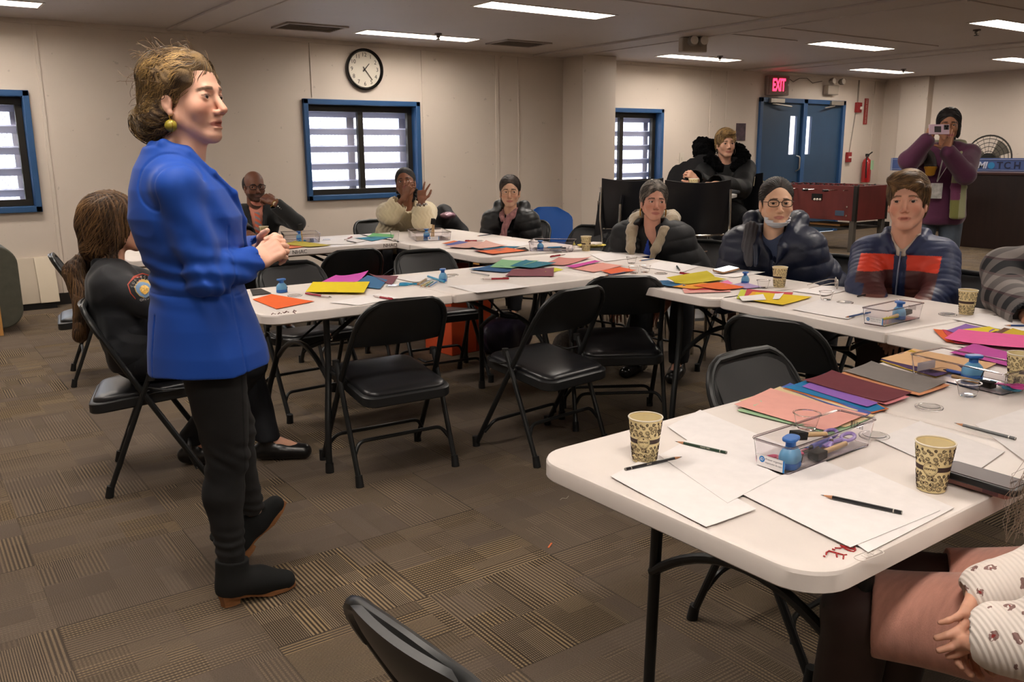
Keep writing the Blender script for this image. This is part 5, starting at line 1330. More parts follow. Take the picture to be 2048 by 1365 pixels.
# ---------------------------------------------------------------- 2 officer
def officer():
    hd = A_(atD(232, 448, 3.78)); yaw = -PI/2-.22
    root, j = seated_person('officer with long brown ponytail in dark uniform, seen from behind', .80, 3.93, yaw, 'c4937a', 'a0605a', '3a2a20', True, hd, -PI/2+.02, .05, hs=1.08, s=.98, sh=.168,
        arms={1: (A_((.93, 3.66, .76)), A_((1.10, 3.75, .62))), -1: (A_((1.0, 4.10, .78)), A_((1.12, 3.95, .62)))},
        legsov={'kn_R': (1.21, 3.68, .50), 'kn_L': (1.24, 3.92, .50), 'an_R': (1.0, 3.95, .13), 'toe_R': (1.13, 3.86, .03), 'an_L': (1.30, 3.80, .10), 'toe_L': (1.44, 3.72, .035)})
    S = Sdf(); jacket(S, j, .022, ar=(.056, .05, .048, .04), cuff=.93, w=1.05, bust=.8)
    for q in (-1, 1): S.cap(j.neck+A_((0, 0, .02))+j.T.d(q*.05, -.05, .02), j.neck+j.T.d(q*.055, .05, .005), .022, .016, k=.01)
    S.cap(j.neck+j.T.d(-.05, -.055, .035), j.neck+j.T.d(.05, -.055, .035), .02, k=.01)
    S.disp = lambda P: .006*ridge(P*A_((1, 1, 1.5)), 13, 1)*.6+.002*sn(P, 40, 3); S.dsl = .006
    S.mesh('uniform_shirt', mat('navy_uniform', '0f1117', .8, sheen=.1, bump=.2, bscale=400), .005, root)
    trousers(root, j, '101218'); shoes(root, j, mat('black_leather', '0e0e0f', .3, spec=.6))
    H = j.H; S = Sdf(); haircap(S, H, 1.10, .01, .058)
    S.ell(H.p(0, -.035, -.02), A_((.088, .085, .09))*H.s, H, k=.03); S.ell(H.p(0, .10, -.06), A_((.066, .09, .11))*H.s, H, op='s', k=.01)
    tie = A_(atD(178, 503, 3.86)); tip = A_(atD(160, 672, 3.80))
    chain(S, [H.p(0, -.10, -.0), H.p(.0, -.10, -.09), tie], [.055, .045, .026], k=.03)
    m1 = A_(atD(152, 545, 3.84)); m2 = A_(atD(170, 610, 3.82)); chain(S, [tie, m1, m2, tip], [.026, .050, .043, .028], k=.015)
    chain(S, [H.p(.06, -.03, -.06), H.p(.06, -.05, -.14), H.p(.03, -.07, -.185)], [.022, .018, .010], k=.02)
    def dh(P):
        q = H.loc(P); a = np.arctan2(q[:, 0], q[:, 1]+.06); u = a*14+q[:, 2]*6+1.5*sn(P, 9, 2)+P[:, 0]*40*(P[:, 2] < tie[2]); return .0035*np.sin(u*2.2)+.0025*np.sin(u*5.3+1)+.003*sn(P*A_((1, 1, .3)), 60, 2)
    S.disp = dh; S.dsl = .008
    c1, c2 = A_(srgb('36261c')), A_(srgb('7d5c3c'))
    def ch(P):
        q = H.loc(P); a = np.arctan2(q[:, 0], q[:, 1]+.06); u = a*14+q[:, 2]*6+1.5*sn(P, 9, 2)+P[:, 0]*40*(P[:, 2] < tie[2]); w = np.clip(.30+.35*np.sin(u*2.2)+.3*sn(P*A_((1, 1, .3)), 40, 5)+.25*smooth(.0, .1, q[:, 2]), 0, 1)**1.5
        return mixc(np.repeat(c1[None], len(P), 0), c2, w)
    ho = S.mesh('hair', hairmat('long_brown_hair', (80, 80, 8)), .004, root, color=ch)
    tl = H.loc(tie[None])[0]
    def fl(q, k):
        d = tl-q; below = (q@H.R.T*H.s+H.o)[:, 2] < tie[2]+.0; d /= np.maximum(np.linalg.norm(d, axis=1), .02)[:, None]; dn = H.R.T@A_((.0, 0, -1.)); d[below] = dn; return d
    S.disp = None; lay_strands(S, H, ho, 2600, fl, steps=12, step=.010, amp=.0012, freq=.6, r=.0011, cols=('38271c', '86643f'), seed=4, lift=.003)
    d = (tie-H.p(0, -.1, -.09)); d /= np.linalg.norm(d); x, y, z = frame(V(d)); f = MB()
    for k in range(4): c = V(tie)+V(d)*(.008*k-.012); f.tube([c+(x*math.cos(t)+y*math.sin(t))*.033 for t in [2*PI*q/20 for q in range(20)]], .005, 6, closed=True)
    att(f.build('hair_tie', mat('pink_striped_tie', 'b98a86', .7, var=.5, vscale=70), root), root)
    # shoulder patch: shield lying on the upper arm
    n_ = (A_((0, 0, CH))-j.sh[1]); n_[2] = .15; n_ /= np.linalg.norm(n_); n_ = n_+j.T.d(.5, 0, 0)*.6; n_ /= np.linalg.norm(n_)
    up = A_((0, 0, 1.))-n_*n_[2]; up /= np.linalg.norm(up); rt = np.cross(up, n_); c = A_(atD(288, 577, 3.60))
    axd = j.el[1]-j.sh[1]; L_ = np.linalg.norm(axd); axd /= L_
    def on(u, v, h=0):   # wrap onto the sleeve
        p = c+rt*u+up*v; t = np.clip((p-j.sh[1])@axd, 0, L_); q0 = j.sh[1]+axd*t; rr = .056+.022+(.05-.056)*t/L_+.004; d = p-q0; dn = np.linalg.norm(d)
        # move along the view normal to the sleeve surface
        b_ = d@n_; cc = dn*dn-rr*rr; disc = b_*b_-cc; tt = -b_+math.sqrt(disc) if disc > 0 else -b_
        return V(p+n_*(tt+.006+h))
    def shield(k, h, nm, m):
        out = [(0, .062), (.035, .050), (.062, .022), (.055, -.012), (.035, -.040), (0, -.058), (-.035, -.040), (-.055, -.012), (-.062, .022), (-.035, .050)]
        mb = MB(); rings = []
        for f in (1.0, .8, .6, .4, .2, .02): rings.append([on(x*k*f, y*k*f, h) for x, y in out])
        mb.rings(rings, False, True); return att(mb.build(nm, m, root), root)
    p0 = shield(1.0, .0, 'shoulder_patch', mat('patch_red', 'a8402c', .7)); shield(.93, .0012, 'patch_field', mat('patch_black', '101014', .8)); shield(.60, .0024, 'patch_border', mat('patch_gold', 'b9954a', .6)); shield(.54, .0034, 'patch_shield', mat('patch_blue', '6a88a8', .7)); shield(.30, .006, 'patch_crest', mat('patch_crest', 'c79a3a', .5, var=.5, vscale=120, bump=.6, bscale=150))
    mw = mat('patch_white', 'd0ccc4', .7)
    def txt(s_, u, v, size, ang=0):
        o = on(u, v, .0085); xx = rt*math.cos(ang)+up*math.sin(ang); yy = np.cross(n_, xx); att(text_obj('patch_lettering', s_, size, place(xx, yy, n_, o), mw, root, .0005), root)
    for ch_, u, v, a in [(c_, .047*math.sin(t), .002+.047*math.cos(t)*.95, -t) for c_, t in zip('CORRECTION', [(-1.25+k*.28) for k in range(10)])]: txt(ch_, u, v, .013, a)
    for ch_, u, v, a in [(c_, .036*math.sin(t), .002+.034*math.cos(t), -t) for c_, t in zip('DEPARTMENT', [(-1.25+k*.28) for k in range(10)])]: txt(ch_, u, v, .0105, a)
    txt('CITY OF', .0, -.038, .012)
officer()
# ---------------------------------------------------------------- 3 man in suit
def suit_man():
    hd = A_(atD(509, 373, 6.95)); sz = 1.0
    wl = A_(atD(546, 404, 6.72)); el = A_(atD(594, 446, 6.84))
    wr2 = A_(atD(498, 468, 6.65))
    root, j = seated_person('bald man in black suit, coral shirt and striped tie, hand at his chin', 2.42, 7.06, PI-.18, '6a4433', '5a3a33', '1c120e', False, hd, PI-.10, -.04, .03, hs=1.02, s=1.0, sh=.178,
        arms={-1: (el, wl), 1: (A_(atD(482, 455, 6.95)), wr2)}, fkw=dict(jaw=1.1), skw=dict(beard=('1a110d', .75)),
        hands={-1: (A_(atD(508, 384, 6.76))-wl, A_((0, 0, 1.))-A_(CW)*.8, 'fist', dict(fing=[(1.0, 1.2, .8)]*4, sc=1.12))}, look=(.35, 1, -.05))
    trousers(root, j, '14151a'); shoes(root, j, mat('black_leather'))
    F = j.T; S = Sdf(); core(S, j, .006); S.cap(j.neck, j.H.p(0, -.02, -.115), .058, .057, k=.01); S.plane((0, 0, .6), (0, 0, -1)); 
    S.mesh('shirt', mat('coral_shirt', 'c9826f', .75, bump=.1), .006, root)
    S = Sdf(); jacket(S, j, .018, ar=(.054, .046, .044, .038), cuff=.82, openneck=(.055, .06, .09))
    v0 = j.neck+F.d(0, .10, .02); v1 = j.chest+F.d(0, .17, -.19); 
    for t in np.linspace(0, 1, 9): c = lerp(v0, v1, t); S.ell(c, (.050*(1-t)+.012, .10, .05), F, op='s', k=.008)
    for q in (-1, 1): chain(S, [j.neck+F.d(q*.062, -.03, .035), j.neck+F.d(q*.07, .045, .0), j.chest+F.d(q*.055, .135, .02), j.chest+F.d(q*.012, .145, -.17)], [.012, .014, .012, .007], k=.008)
    S.disp = lambda P: .005*ridge(P, 13, 1)*.6; S.mesh('suit_jacket', mat('black_suiting', '111213', .75, sheen=.1), .0055, root)
    t = MB(); c0 = j.neck+F.d(0, .075, -.015); c1 = j.chest+F.d(0, .128, -.16); pts = [lerp(c0, c1, k/8)+F.d(0, .016+.018*math.sin(PI*k/8), 0) for k in range(9)]
    w = [.022, .019, .023, .027, .031, .034, .036, .038, .038]
    R = [[V(p+F.d(sx*ww, dy, 0)) for sx, dy in ((-1, 0), (0, .006), (1, 0), (0, -.006))] for p, ww in zip(pts, w)]; t.rings(R)
    tm = bpy.data.materials.new('striped_tie_silk'); n_ = NT(tm); g = n_.add('ShaderNodeNewGeometry').outputs['Position']; mp = n_.add('ShaderNodeVectorMath', {0: g, 1: (.6, .2, .8)}, operation='DOT_PRODUCT').outputs['Value']
    st = n_.math('FRACT', n_.math('MULTIPLY', mp, 26.0)); cl = n_.mix(n_.math('GREATER_THAN', st, .5), srgb('c4552f'), srgb('7d7276')); n_.l.new(cl, n_.p.inputs['Base Color']); n_.p.inputs['Roughness'].default_value = .45
    att(t.build('necktie', tm, root), root)
    S = Sdf(); H = j.H
    for q in (-1, 1): S.ell(H.p(q*.05, -.045, .015), A_((.032, .066, .062))*H.s, H, k=.02)
    S.ell(H.p(0, -.07, .0), A_((.07, .045, .07))*H.s, H, k=.02); S.ell(H.p(0, -.016, .034), A_((.0715, .091, .0795))*H.s, H, op='s', k=.003); S.ell(H.p(0, .05, -.0), A_((.1, .055, .2))*H.s, H, op='s', k=.004)
    S.mesh('hair', mat('cropped_black_hair', '14100e', .8, bump=.6, bscale=300), .004, root)
    glasses(H, root, mat('black_frame', '0f0d0c', .25), .027, .018, .0026)
    d = (wl-el); d /= np.linalg.norm(d); x, y, z = frame(V(d)); c = V(wl)-V(d)*.01
    wt = att(MB().tube([c+(x*math.cos(t)+y*math.sin(t))*.034 for t in [2*PI*k/24 for k in range(24)]], .0085, 8, closed=True, flat=.5).build('wristwatch', M_gold, root), root)
    n_ = (V((0, 0, CH))-c).normalized(); n_ = (n_-V(d)*n_.dot(V(d))).normalized(); att(MB().cyl(c+n_*.03, c+n_*.043, .021, .019, 24).build('watch_case', M_gold, wt), root); att(MB().cyl(c+n_*.043, c+n_*.0445, .016, n=24).build('watch_face', mat('watch_dial', 'd8cfb8', .3), wt), root)
    for k in range(3):
        p = V(lerp(wl, el, .16+.06*k)); att(MB().sphere(p+n_*.052, .007, 10, 8).build('sleeve_button', mat('silver_button', 'b8b5b0', .3, metal=.6), root), root)
suit_man()
# ---------------------------------------------------------------- 4 woman in cream sweater, hands raised
def sweater_woman():
    hd = A_(atD(811, 366, 7.60)); wr = A_(atD(806, 400, 7.35)); er = A_(atD(780, 428, 7.42)); wl = A_(atD(843, 402, 7.32)); el = A_(atD(846, 440, 7.35))
    wr = A_(atD(811, 392, 7.36)); up = A_(CU); r_ = A_(CR); tw = -A_(CW)
    root, j = seated_person('woman in cream cable sweater raising both hands before her face', 3.72, 7.12, PI-.35, '7a4f3a', '7c4038', '1c120e', True, hd, PI-.62, .22, .12, hs=1.10, s=1.02, sh=.168,
        arms={1: (er, wr), -1: (el, wl)}, fkw=dict(smile=1, jaw=1.05), look=(-.2, 1, .1),
        hands={1: (up*1.0+r_*.35+tw*.15, tw*.9-r_*.5, 'cup', dict(fing=[(.3, .6, .4), (.4, .7, .4), (.6, .8, .5), (.7, .8, .5)], spread=.12)),
               -1: (up*1.0+r_*.02, tw, 'fist', dict(fing=[(.05, .08, .05), (.12, .15, .1), (1.3, 1.3, .8), (1.3, 1.2, .7)], spread=.34))})
    trousers(root, j, '1a1a20'); shoes(root, j, mat('black_leather'))
    S = Sdf(); jacket(S, j, .03, ar=(.066, .062, .058, .046), cuff=.42, openneck=(.062, .07, .085), bust=.9)
    def dk(P):
        q = j.T.loc(P); u = q[:, 0]*95; return .004*np.abs(np.sin(u+1.2*np.sin(q[:, 2]*70)))+.004*ridge(P, 14, 1)*.5
    S.disp = dk; S.dsl = .006; S.mesh('sweater', mat('cream_knit', 'cdbf9f', .9, sheen=.3, bump=.6, bscale=160, bdist=.003), .0055, root)
    H = j.H; S = Sdf(); haircap(S, H, 1.01, 0, .060)
    for k in range(14):
        a = k*2.4; S.ell(H.p(.052+.026*math.cos(a), -.055+.03*math.sin(a*1.3), -.055-.005*k+.02*math.sin(a)), (.016,)*3, k=.004)
        S.ell(H.p(-.055+.022*math.cos(a), -.05+.03*math.sin(a*1.3), -.05-.007*k), (.016,)*3, k=.004)
    S.disp = strands(H, .0025, 60, .5); S.mesh('hair', hairmat('black_curly_hair', (120, 120, 120)), .0045, root, color=lambda P: np.repeat(A_(srgb('15100e'))[None], len(P), 0))
    d = (wl-el); d /= np.linalg.norm(d); x, y, z = frame(V(d)); c = V(wl)-V(d)*.035; b = MB()
    for k in range(12): t = 2*PI*k/12; b.sphere(c+(x*math.cos(t)+y*math.sin(t))*.037+V(d)*(.006*((-1)**k)), .011, 8, 6)
    att(b.build('bracelet', mat('silver_charm', '9b9590', .3, metal=.8, var=.4, vscale=80), root), root)
sweater_woman()
# ---------------------------------------------------------------- 5 smiling woman with pink scarf
def scarf_woman():
    hd = A_(atD(1020, 383, 7.15))
    root, j = seated_person('smiling woman with thin glasses, black puffer coat and dusty pink scarf', 4.48, 6.22, PI/2+.62, 'c39a80', 'a86a60', '2a1d17', True, hd, PI/2+.92, -.02, 0, hs=1.06, s=.98, sh=.160, fkw=dict(smile=1.4, jaw=.95), look=(-.5, 1, .05), skw=dict(blush='b8705c'))
    trousers(root, j, '14151a'); shoes(root, j, mat('tan_suede', '8a7a68', .8))
    S = Sdf(); jacket(S, j, .035, quilt=(.075, .009), armq=(.07, .007), ar=(.060, .056, .052, .044), openneck=(.065, .075, .09), w=.98)
    v0 = j.neck+j.T.d(0, .11, .02); v1 = j.chest+j.T.d(0, .2, -.2)
    for t in np.linspace(0, 1, 8): S.ell(lerp(v0, v1, t), (.050*(1-t)+.03, .09, .05), j.T, op='s', k=.01)
    for q in (-1, 1): chain(S, [j.neck+j.T.d(q*.03, -.10, .05), j.neck+j.T.d(q*.11, -.04, .07), j.neck+j.T.d(q*.11, .05, .0), j.chest+j.T.d(q*.09, .14, .02)], [.045, .048, .035, .02], k=.02)
    S.disp = lambda P: .004*ridge(P, 16, 1)*.6; S.dsl = .01; S.mesh('puffer_coat', mat('black_nylon', '131416', .45, spec=.5, bump=.15, bscale=60, bdist=.004), .006, root)
    S = Sdf(); core(S, j, .002); S.plane((0, 0, .62), (0, 0, -1)); S.mesh('sweater', mat('black_knit', '0f0f11', .9), .008, root)
    T = j.T; S = Sdf(); chain(S, [T.p(-.06, -.05, .045), T.p(-.075, .03, .03), T.p(-.03, .10, -.01), T.p(.0, .13, -.08), T.p(.015, .15, -.18), T.p(.02, .15, -.28)], [.022, .024, .022, .018, .020, .024], k=.01, side=T.d(1, 0, 0), fl=1.2)
    chain(S, [T.p(-.06, -.05, .045), T.p(.0, -.07, .055), T.p(.06, -.04, .045), T.p(.07, .03, .025), T.p(.03, .11, -.03)], [.022, .024, .024, .022, .016], k=.01)
    S.disp = lambda P: .006*np.abs(np.sin(T.loc(P)[:, 0]*110+2*sn(P, 20, 1))); S.mesh('scarf', mat('dusty_pink_scarf', '8a5c5c', .85, var=.25, vscale=40, sheen=.2), .005, root)
    H = j.H; S = Sdf(); haircap(S, H, 1.02, .0, .062); S.ell(H.p(0, -.085, -.05), A_((.05, .045, .05))*H.s, H, k=.02); S.ell(H.p(.055, -.02, -.07), A_((.02, .03, .06))*H.s, H, k=.02)
    S.disp = None; ho = S.mesh('hair', hairmat('dark_brown_hair'), .0045, root, color=hairf('221a16', '4a3c34', 20, H))
    lay_strands(S, H, ho, 800, toward(0, -.13, -.05), steps=10, step=.009, amp=.001, r=.0016, cols=('1e1613', '51423a'), seed=8, lift=.001)
    glasses(H, root, mat('thin_gold_frame', '8a6a48', .3, metal=.6), .024, .016, .0013)
scarf_woman()
# ---------------------------------------------------------------- 6 grey haired woman
def grey_woman():
    hd = A_(atD(1308, 402, 5.62)); yaw = PI/2+.42
    root, j = seated_person('woman with long curly grey ponytail, beige fleece hood and black jacket', 4.30, 4.03, yaw, 'c8937e', 'aa6a60', '30241e', True, hd, PI/2+.98, -.02, -.05, hs=1.04, s=1.02, sh=.178, look=(-.45, 1, 0), fkw=dict(jaw=1.0), skw=dict(blush='b4664f'))
    trousers(root, j, '16171c'); shoes(root, j, mat('black_leather'))
    T = j.T; M_j = mat('black_poplin', '16171a', .6, spec=.4, bump=.15, bscale=90, bdist=.003)
    S = Sdf(); jacket(S, j, .04, quilt=(.13, .008), armq=(.085, .010), ar=(.064, .060, .056, .048), openneck=(.075, .085, .10), w=1.02)
    v0 = j.neck+T.d(0, .11, .02); v1 = j.chest+T.d(0, .2, -.32)
    for t in np.linspace(0, 1, 10): S.ell(lerp(v0, v1, t), (.062*(1-t)+.040, .10, .055), T, op='s', k=.01)
    S.disp = lambda P: .006*ridge(P, 14, 1)*.6; S.dsl = .01; S.mesh('jacket', M_j, .0055, root)
    S = Sdf(); core(S, j, .004, bust=.9); S.plane((0, 0, .60), (0, 0, -1))
    for t in np.linspace(0, 1, 7): S.ell(lerp(j.neck+T.d(0, .09, .02), j.chest+T.d(0, .12, .02), t), (.05*(1-t)+.008, .06, .035), T, op='s', k=.006)
    bl = A_(srgb('1f3fa0')); bk = A_(srgb('101013'))
    S.mesh('top', mat('black_and_blue_top', '111115', .8, attr='col'), .006, root, color=lambda P: mixc(np.repeat(bk[None], len(P), 0), bl, ((np.abs(T.loc(P)[:, 0]-.0+.22*(T.loc(P)[:, 2]+.12)*np.sign(T.loc(P)[:, 0])) < .016) & (T.loc(P)[:, 2] < -.02))*1.0))
    S = Sdf()
    for q in (-1, 1): chain(S, [T.p(0, -.13, .06), T.p(q*.09, -.11, .07), T.p(q*.125, -.03, .06), T.p(q*.115, .07, .0), T.p(q*.085, .15, -.11), T.p(q*.062, .175, -.19)], [.055, .055, .045, .035, .026, .010], k=.02)
    S.disp = lambda P: .004*sn(P, 70, 1)+.005*ridge(P, 18, 2)*.5; S.dsl = .006; S.mesh('fleece_hood', mat('beige_fleece', '9c8d76', .95, sheen=.5, bump=.8, bscale=180, bdist=.004), .005, root)
    H = j.H; S = Sdf(); haircap(S, H, 1.04, .0, .062); S.ell(H.p(0, -.1, -.03), A_((.045, .04, .045))*H.s, H, k=.02)
    chain(S, [H.p(0, -.11, -.04), H.p(-.0, -.14, -.10), T.p(.15, -.12, .08), T.p(.20, -.07, .0), T.p(.215, -.03, -.10), T.p(.21, -.02, -.18)], [.035, .035, .036, .036, .03, .016], k=.015)
    def dh(P): q = H.loc(P); u = q[:, 1]*60+q[:, 2]*75+2*sn(P, 30, 1); return .005*np.sin(u*1.4)*np.where(q[:, 2] < -.05, 1.4, .35)+.002*sn(P, 110, 2)
    S.disp = dh; S.dsl = .01; ho = S.mesh('hair', hairmat('grey_curly_hair', (90, 90, 30)), .0045, root, color=hairf('2b2622', '8d8378', 26, H))
    def fl(q, k):
        d = A_((0, -.14, -.06))-q; d /= np.maximum(np.linalg.norm(d, axis=1), .02)[:, None]; d[q[:, 2] < -.11] = H.R.T@A_((0, 0, -1.)); return d
    S.disp = None; lay_strands(S, H, ho, 1500, fl, steps=11, step=.008, amp=.0045, freq=1.5, r=.0015, cols=('2e2824', '9a9084'), seed=5, lift=.003)
    for q in (-1, 1): att(MB().tube([V(H.p(q*.079, -.004, -.05+.0)), V(H.p(q*.081, -.002, -.065)), V(H.p(q*.080, 0, -.082)), V(H.p(q*.079, -.002, -.095))], .0045, 8).build('earring', M_gold, root), root)
grey_woman()
# ---------------------------------------------------------------- 7 woman in navy puffer
def navy_woman():
    hd = A_(atD(1553, 405, 4.80)); yaw = PI/2+.45
    root, j = seated_person('woman with black glasses, lowered white mask and navy puffer coat', 4.28, 3.02, yaw, 'd8ae92', 'b87a70', '2c211b', True, hd, PI/2+.86, .0, 0, hs=1.10, s=1.04, sh=.168, fkw=dict(jaw=1.08, thin=1.03, nose=.85), look=(.1, 1, 0), skw=dict(blush='c9886e'))
    trousers(root, j, '17181d'); shoes(root, j, mat('black_leather'))
    T = j.T; m = mat('navy_nylon', '141b30', .42, spec=.5, bump=.2, bscale=70, bdist=.004)
    S = Sdf(); jacket(S, j, .045, quilt=(.082, .010), armq=(.085, .010), ar=(.066, .062, .058, .052), openneck=(.066, .075, .085), w=1.03)
    for q in (-1, 1): chain(S, [T.p(q*.02, -.15, .06), T.p(q*.10, -.13, .10), T.p(q*.135, -.05, .10), T.p(q*.11, .04, .04), T.p(q*.075, .12, -.04), T.p(q*.05, .17, -.13)], [.055, .052, .045, .034, .024, .012], k=.02)
    v0 = j.neck+T.d(0, .10, .02); v1 = j.chest+T.d(0, .2, .02)
    for t in np.linspace(0, 1, 6): S.ell(lerp(v0, v1, t), (.046*(1-t)+.008, .085, .04), T, op='s', k=.008)
    def dq(P): q = T.loc(P); return .006*ridge(P, 17, 1)*.6-.010*np.exp(-((q[:, 0]+.02)/.006)**2)*(q[:, 1] > 0)
    S.disp = dq; S.dsl = .012; S.mesh('puffer_coat', m, .0055, root)
    S = Sdf(); core(S, j, .0); S.plane((0, 0, .62), (0, 0, -1)); S.mesh('top', mat('blue_striped_top', '3a4560', .8), .008, root)
    S = Sdf(); chain(S, [T.p(.11, .06, .06), T.p(.105, .12, -.03), T.p(.085, .17, -.12)], [.035, .034, .02], k=.01); S.disp = lambda P: .006*np.abs(np.sin(T.loc(P)[:, 0]*150)); S.mesh('scarf', mat('grey_strap_scarf', '3c3a3e', .8), .005, root)
    H = j.H; S = Sdf()
    S.ell(H.p(0, .045, -.078), A_((.064, .062, .046))*H.s, H, k=.01); S.ell(H.p(0, .045, -.060), A_((.060, .075, .050))*H.s, H, op='s', k=.004); S.plane(H.p(0, .0, -.075), H.d(0, -.55, 1), k=.004); S.plane(H.p(0, -.01, 0), H.d(0, -1, 0), k=.004)
    S.disp = lambda P: .0015*np.sin(H.loc(P)[:, 2]*500); S.mesh('face_mask', mat('white_mask', 'c9cbd2', .8), .0035, root)
    att(MB().tube([V(H.p(.062, .02, -.07)), V(H.p(.076, -.005, -.035)), V(H.p(.079, -.02, -.01))], .0018, 6).tube([V(H.p(-.062, .02, -.07)), V(H.p(-.076, -.005, -.035)), V(H.p(-.079, -.02, -.01))], .0018, 6).build('mask_ear_loop', mat('white_mask'), root), root)
    S = Sdf(); haircap(S, H, 1.0, .0, .074, thin=1.03); S.ell(H.p(0, -.09, .0), A_((.05, .04, .05))*H.s, H, k=.02); S.disp = None
    ho = S.mesh('hair', hairmat('black_tied_hair'), .0045, root, color=hairf('15110f', '342a26', 24, H))
    lay_strands(S, H, ho, 900, toward(0, -.14, .01), steps=10, step=.009, amp=.0006, r=.0014, cols=('14100e', '3a2f2a'), seed=6, lift=.001)
    glasses(H, root, mat('black_frame'), .026, .0165, .0020)
navy_woman()
# ---------------------------------------------------------------- 8 man in blue/red jacket
def stripe_man():
    hd = A_(atD(1815, 402, 4.05)); yaw = PI/2+.40
    root, j = seated_person('man with side parted brown hair in quilted navy jacket with red chest band', 4.10, 2.28, yaw, 'cf9c85', 'b87868', '5a4028', False, hd, PI/2+.42, .03, .04, hs=1.13, s=1.02, sh=.150, vox=.0038, fkw=dict(jaw=.88, mouth_open=.35, thin=.93), look=(.12, 1, .02), skw=dict(blush='c2705a', browt=.8), lean=.0,
        arms={1: (A_(atD(1728, 570, 4.10)), A_(atD(1760, 640, 3.95))), -1: (A_(atD(1882, 590, 3.98)), A_(atD(1815, 660, 3.85)))})
    trousers(root, j, '3f3333', mat('brown_chinos', '3d3130', .8)); shoes(root, j, mat('brown_leather', '3a2618', .4))
    T = j.T; m = mat('quilted_shell', '26304f', .5, spec=.45, attr='col', bump=.15, bscale=80, bdist=.003)
    S = Sdf(); jacket(S, j, .026, quilt=(.030, .0022), armq=(.028, .0022), ar=(.062, .055, .052, .042), cuff=.96, openneck=(.062, .070, .10), w=1.02)
    chain(S, [T.p(-.075, .045, .035), T.p(-.085, -.03, .06), T.p(0, -.085, .075), T.p(.085, -.03, .06), T.p(.075, .045, .035), T.p(.035, .10, -.02)], [.020, .020, .020, .020, .020, .014], k=.012); S.cap(T.p(-.075, .045, .035), T.p(-.035, .10, -.02), .02, .014, k=.012)
    def dz(P): q = T.loc(P); return -.007*np.exp(-((q[:, 0]+.03*0)/.004)**2)*(q[:, 1] > .03)+.004*ridge(P*A_((1, 1, 2.)), 17, 1)*.6
    S.disp = dz; S.dsl = .01
    nv, rd, br, bm = (A_(srgb(c)) for c in ('222c4d', 'cf3a22', '4a2525', '6b3f38'))
    def cj(P):
        q = T.loc(P); C = np.repeat(nv[None], len(P), 0); x, z = np.abs(q[:, 0]), q[:, 2]
        chestm = (x < .165+.05*(z+.2)) & (q[:, 1] > -.12)
        pan = (x > .028)
        da = np.min([np.linalg.norm(np.cross(P-j.sh[s_], (j.el[s_]-j.sh[s_])/np.linalg.norm(j.el[s_]-j.sh[s_])), axis=1)+(9*((P-j.sh[s_])@(j.el[s_]-j.sh[s_]) < 0.004)) for s_ in (-1, 1)], 0)
        chestm &= (da > .072) | (x < .125)
        C[chestm & pan & (z < -.035) & (z > -.108)] = rd; C[chestm & (x > .028) & (z <= -.108) & (z > -.20)] = br; C[chestm & (x > .028) & (z <= -.20)] = bm; return C
    S.mesh('quilted_jacket', m, .0045, root, color=cj)
    S = Sdf(); chain(S, [T.p(-.060, .04, .045), T.p(-.065, -.03, .062), T.p(0, -.065, .070), T.p(.065, -.03, .062), T.p(.060, .04, .045), T.p(.012, .088, -.035)], [.011]*6, k=.008); S.cap(T.p(-.060, .04, .045), T.p(-.012, .088, -.035), .011, k=.008); core(S, j, .0); S.plane((0, 0, .75), (0, 0, -1))
    S.ell(T.p(0, .02, .06), (.052, .065, .09), T, op='s', k=.01); S.mesh('shirt', mat('white_collar_shirt', 'b8aca0', .8), .005, root)
    z = MB().tube([V(T.p(.0, .108, -.02)), V(T.p(.0, .142, -.10)), V(T.p(0, .155, -.2)), V(T.p(0, .15, -.32))], .004, 6); att(z.build('zip', mat('zip_metal', '6c7285', .3, metal=.6), root), root)
    H = j.H; S = Sdf(); haircap(S, H, 1.04, .0, .056, thin=.98, low=-.0); S.ell(H.p(.012, .045, .086), A_((.064, .052, .036))*H.s, H, k=.02); S.ell(H.p(-.03, .066, .062), A_((.038, .028, .020))*H.s, H, k=.012)
    S.disp = None; ho = S.mesh('hair', hairmat('short_brown_hair', (70, 20, 40)), .004, root, color=hairf('4a3420', '8a6a42', 26, H))
    def fl(q, k):
        top = smooth(.03, .075, q[:, 2])[:, None]; return top*A_((.75, .55, -.1))+(1-top)*(A_((0, -.25, -1.))+np.stack([.1*np.sign(q[:, 0]), 0*q[:, 0], 0*q[:, 0]], 1))
    lay_strands(S, H, ho, 1600, fl, steps=8, step=.0065, amp=.0010, r=.0015, cols=('3a2817', '93724a'), seed=7, lift=.002)
stripe_man()
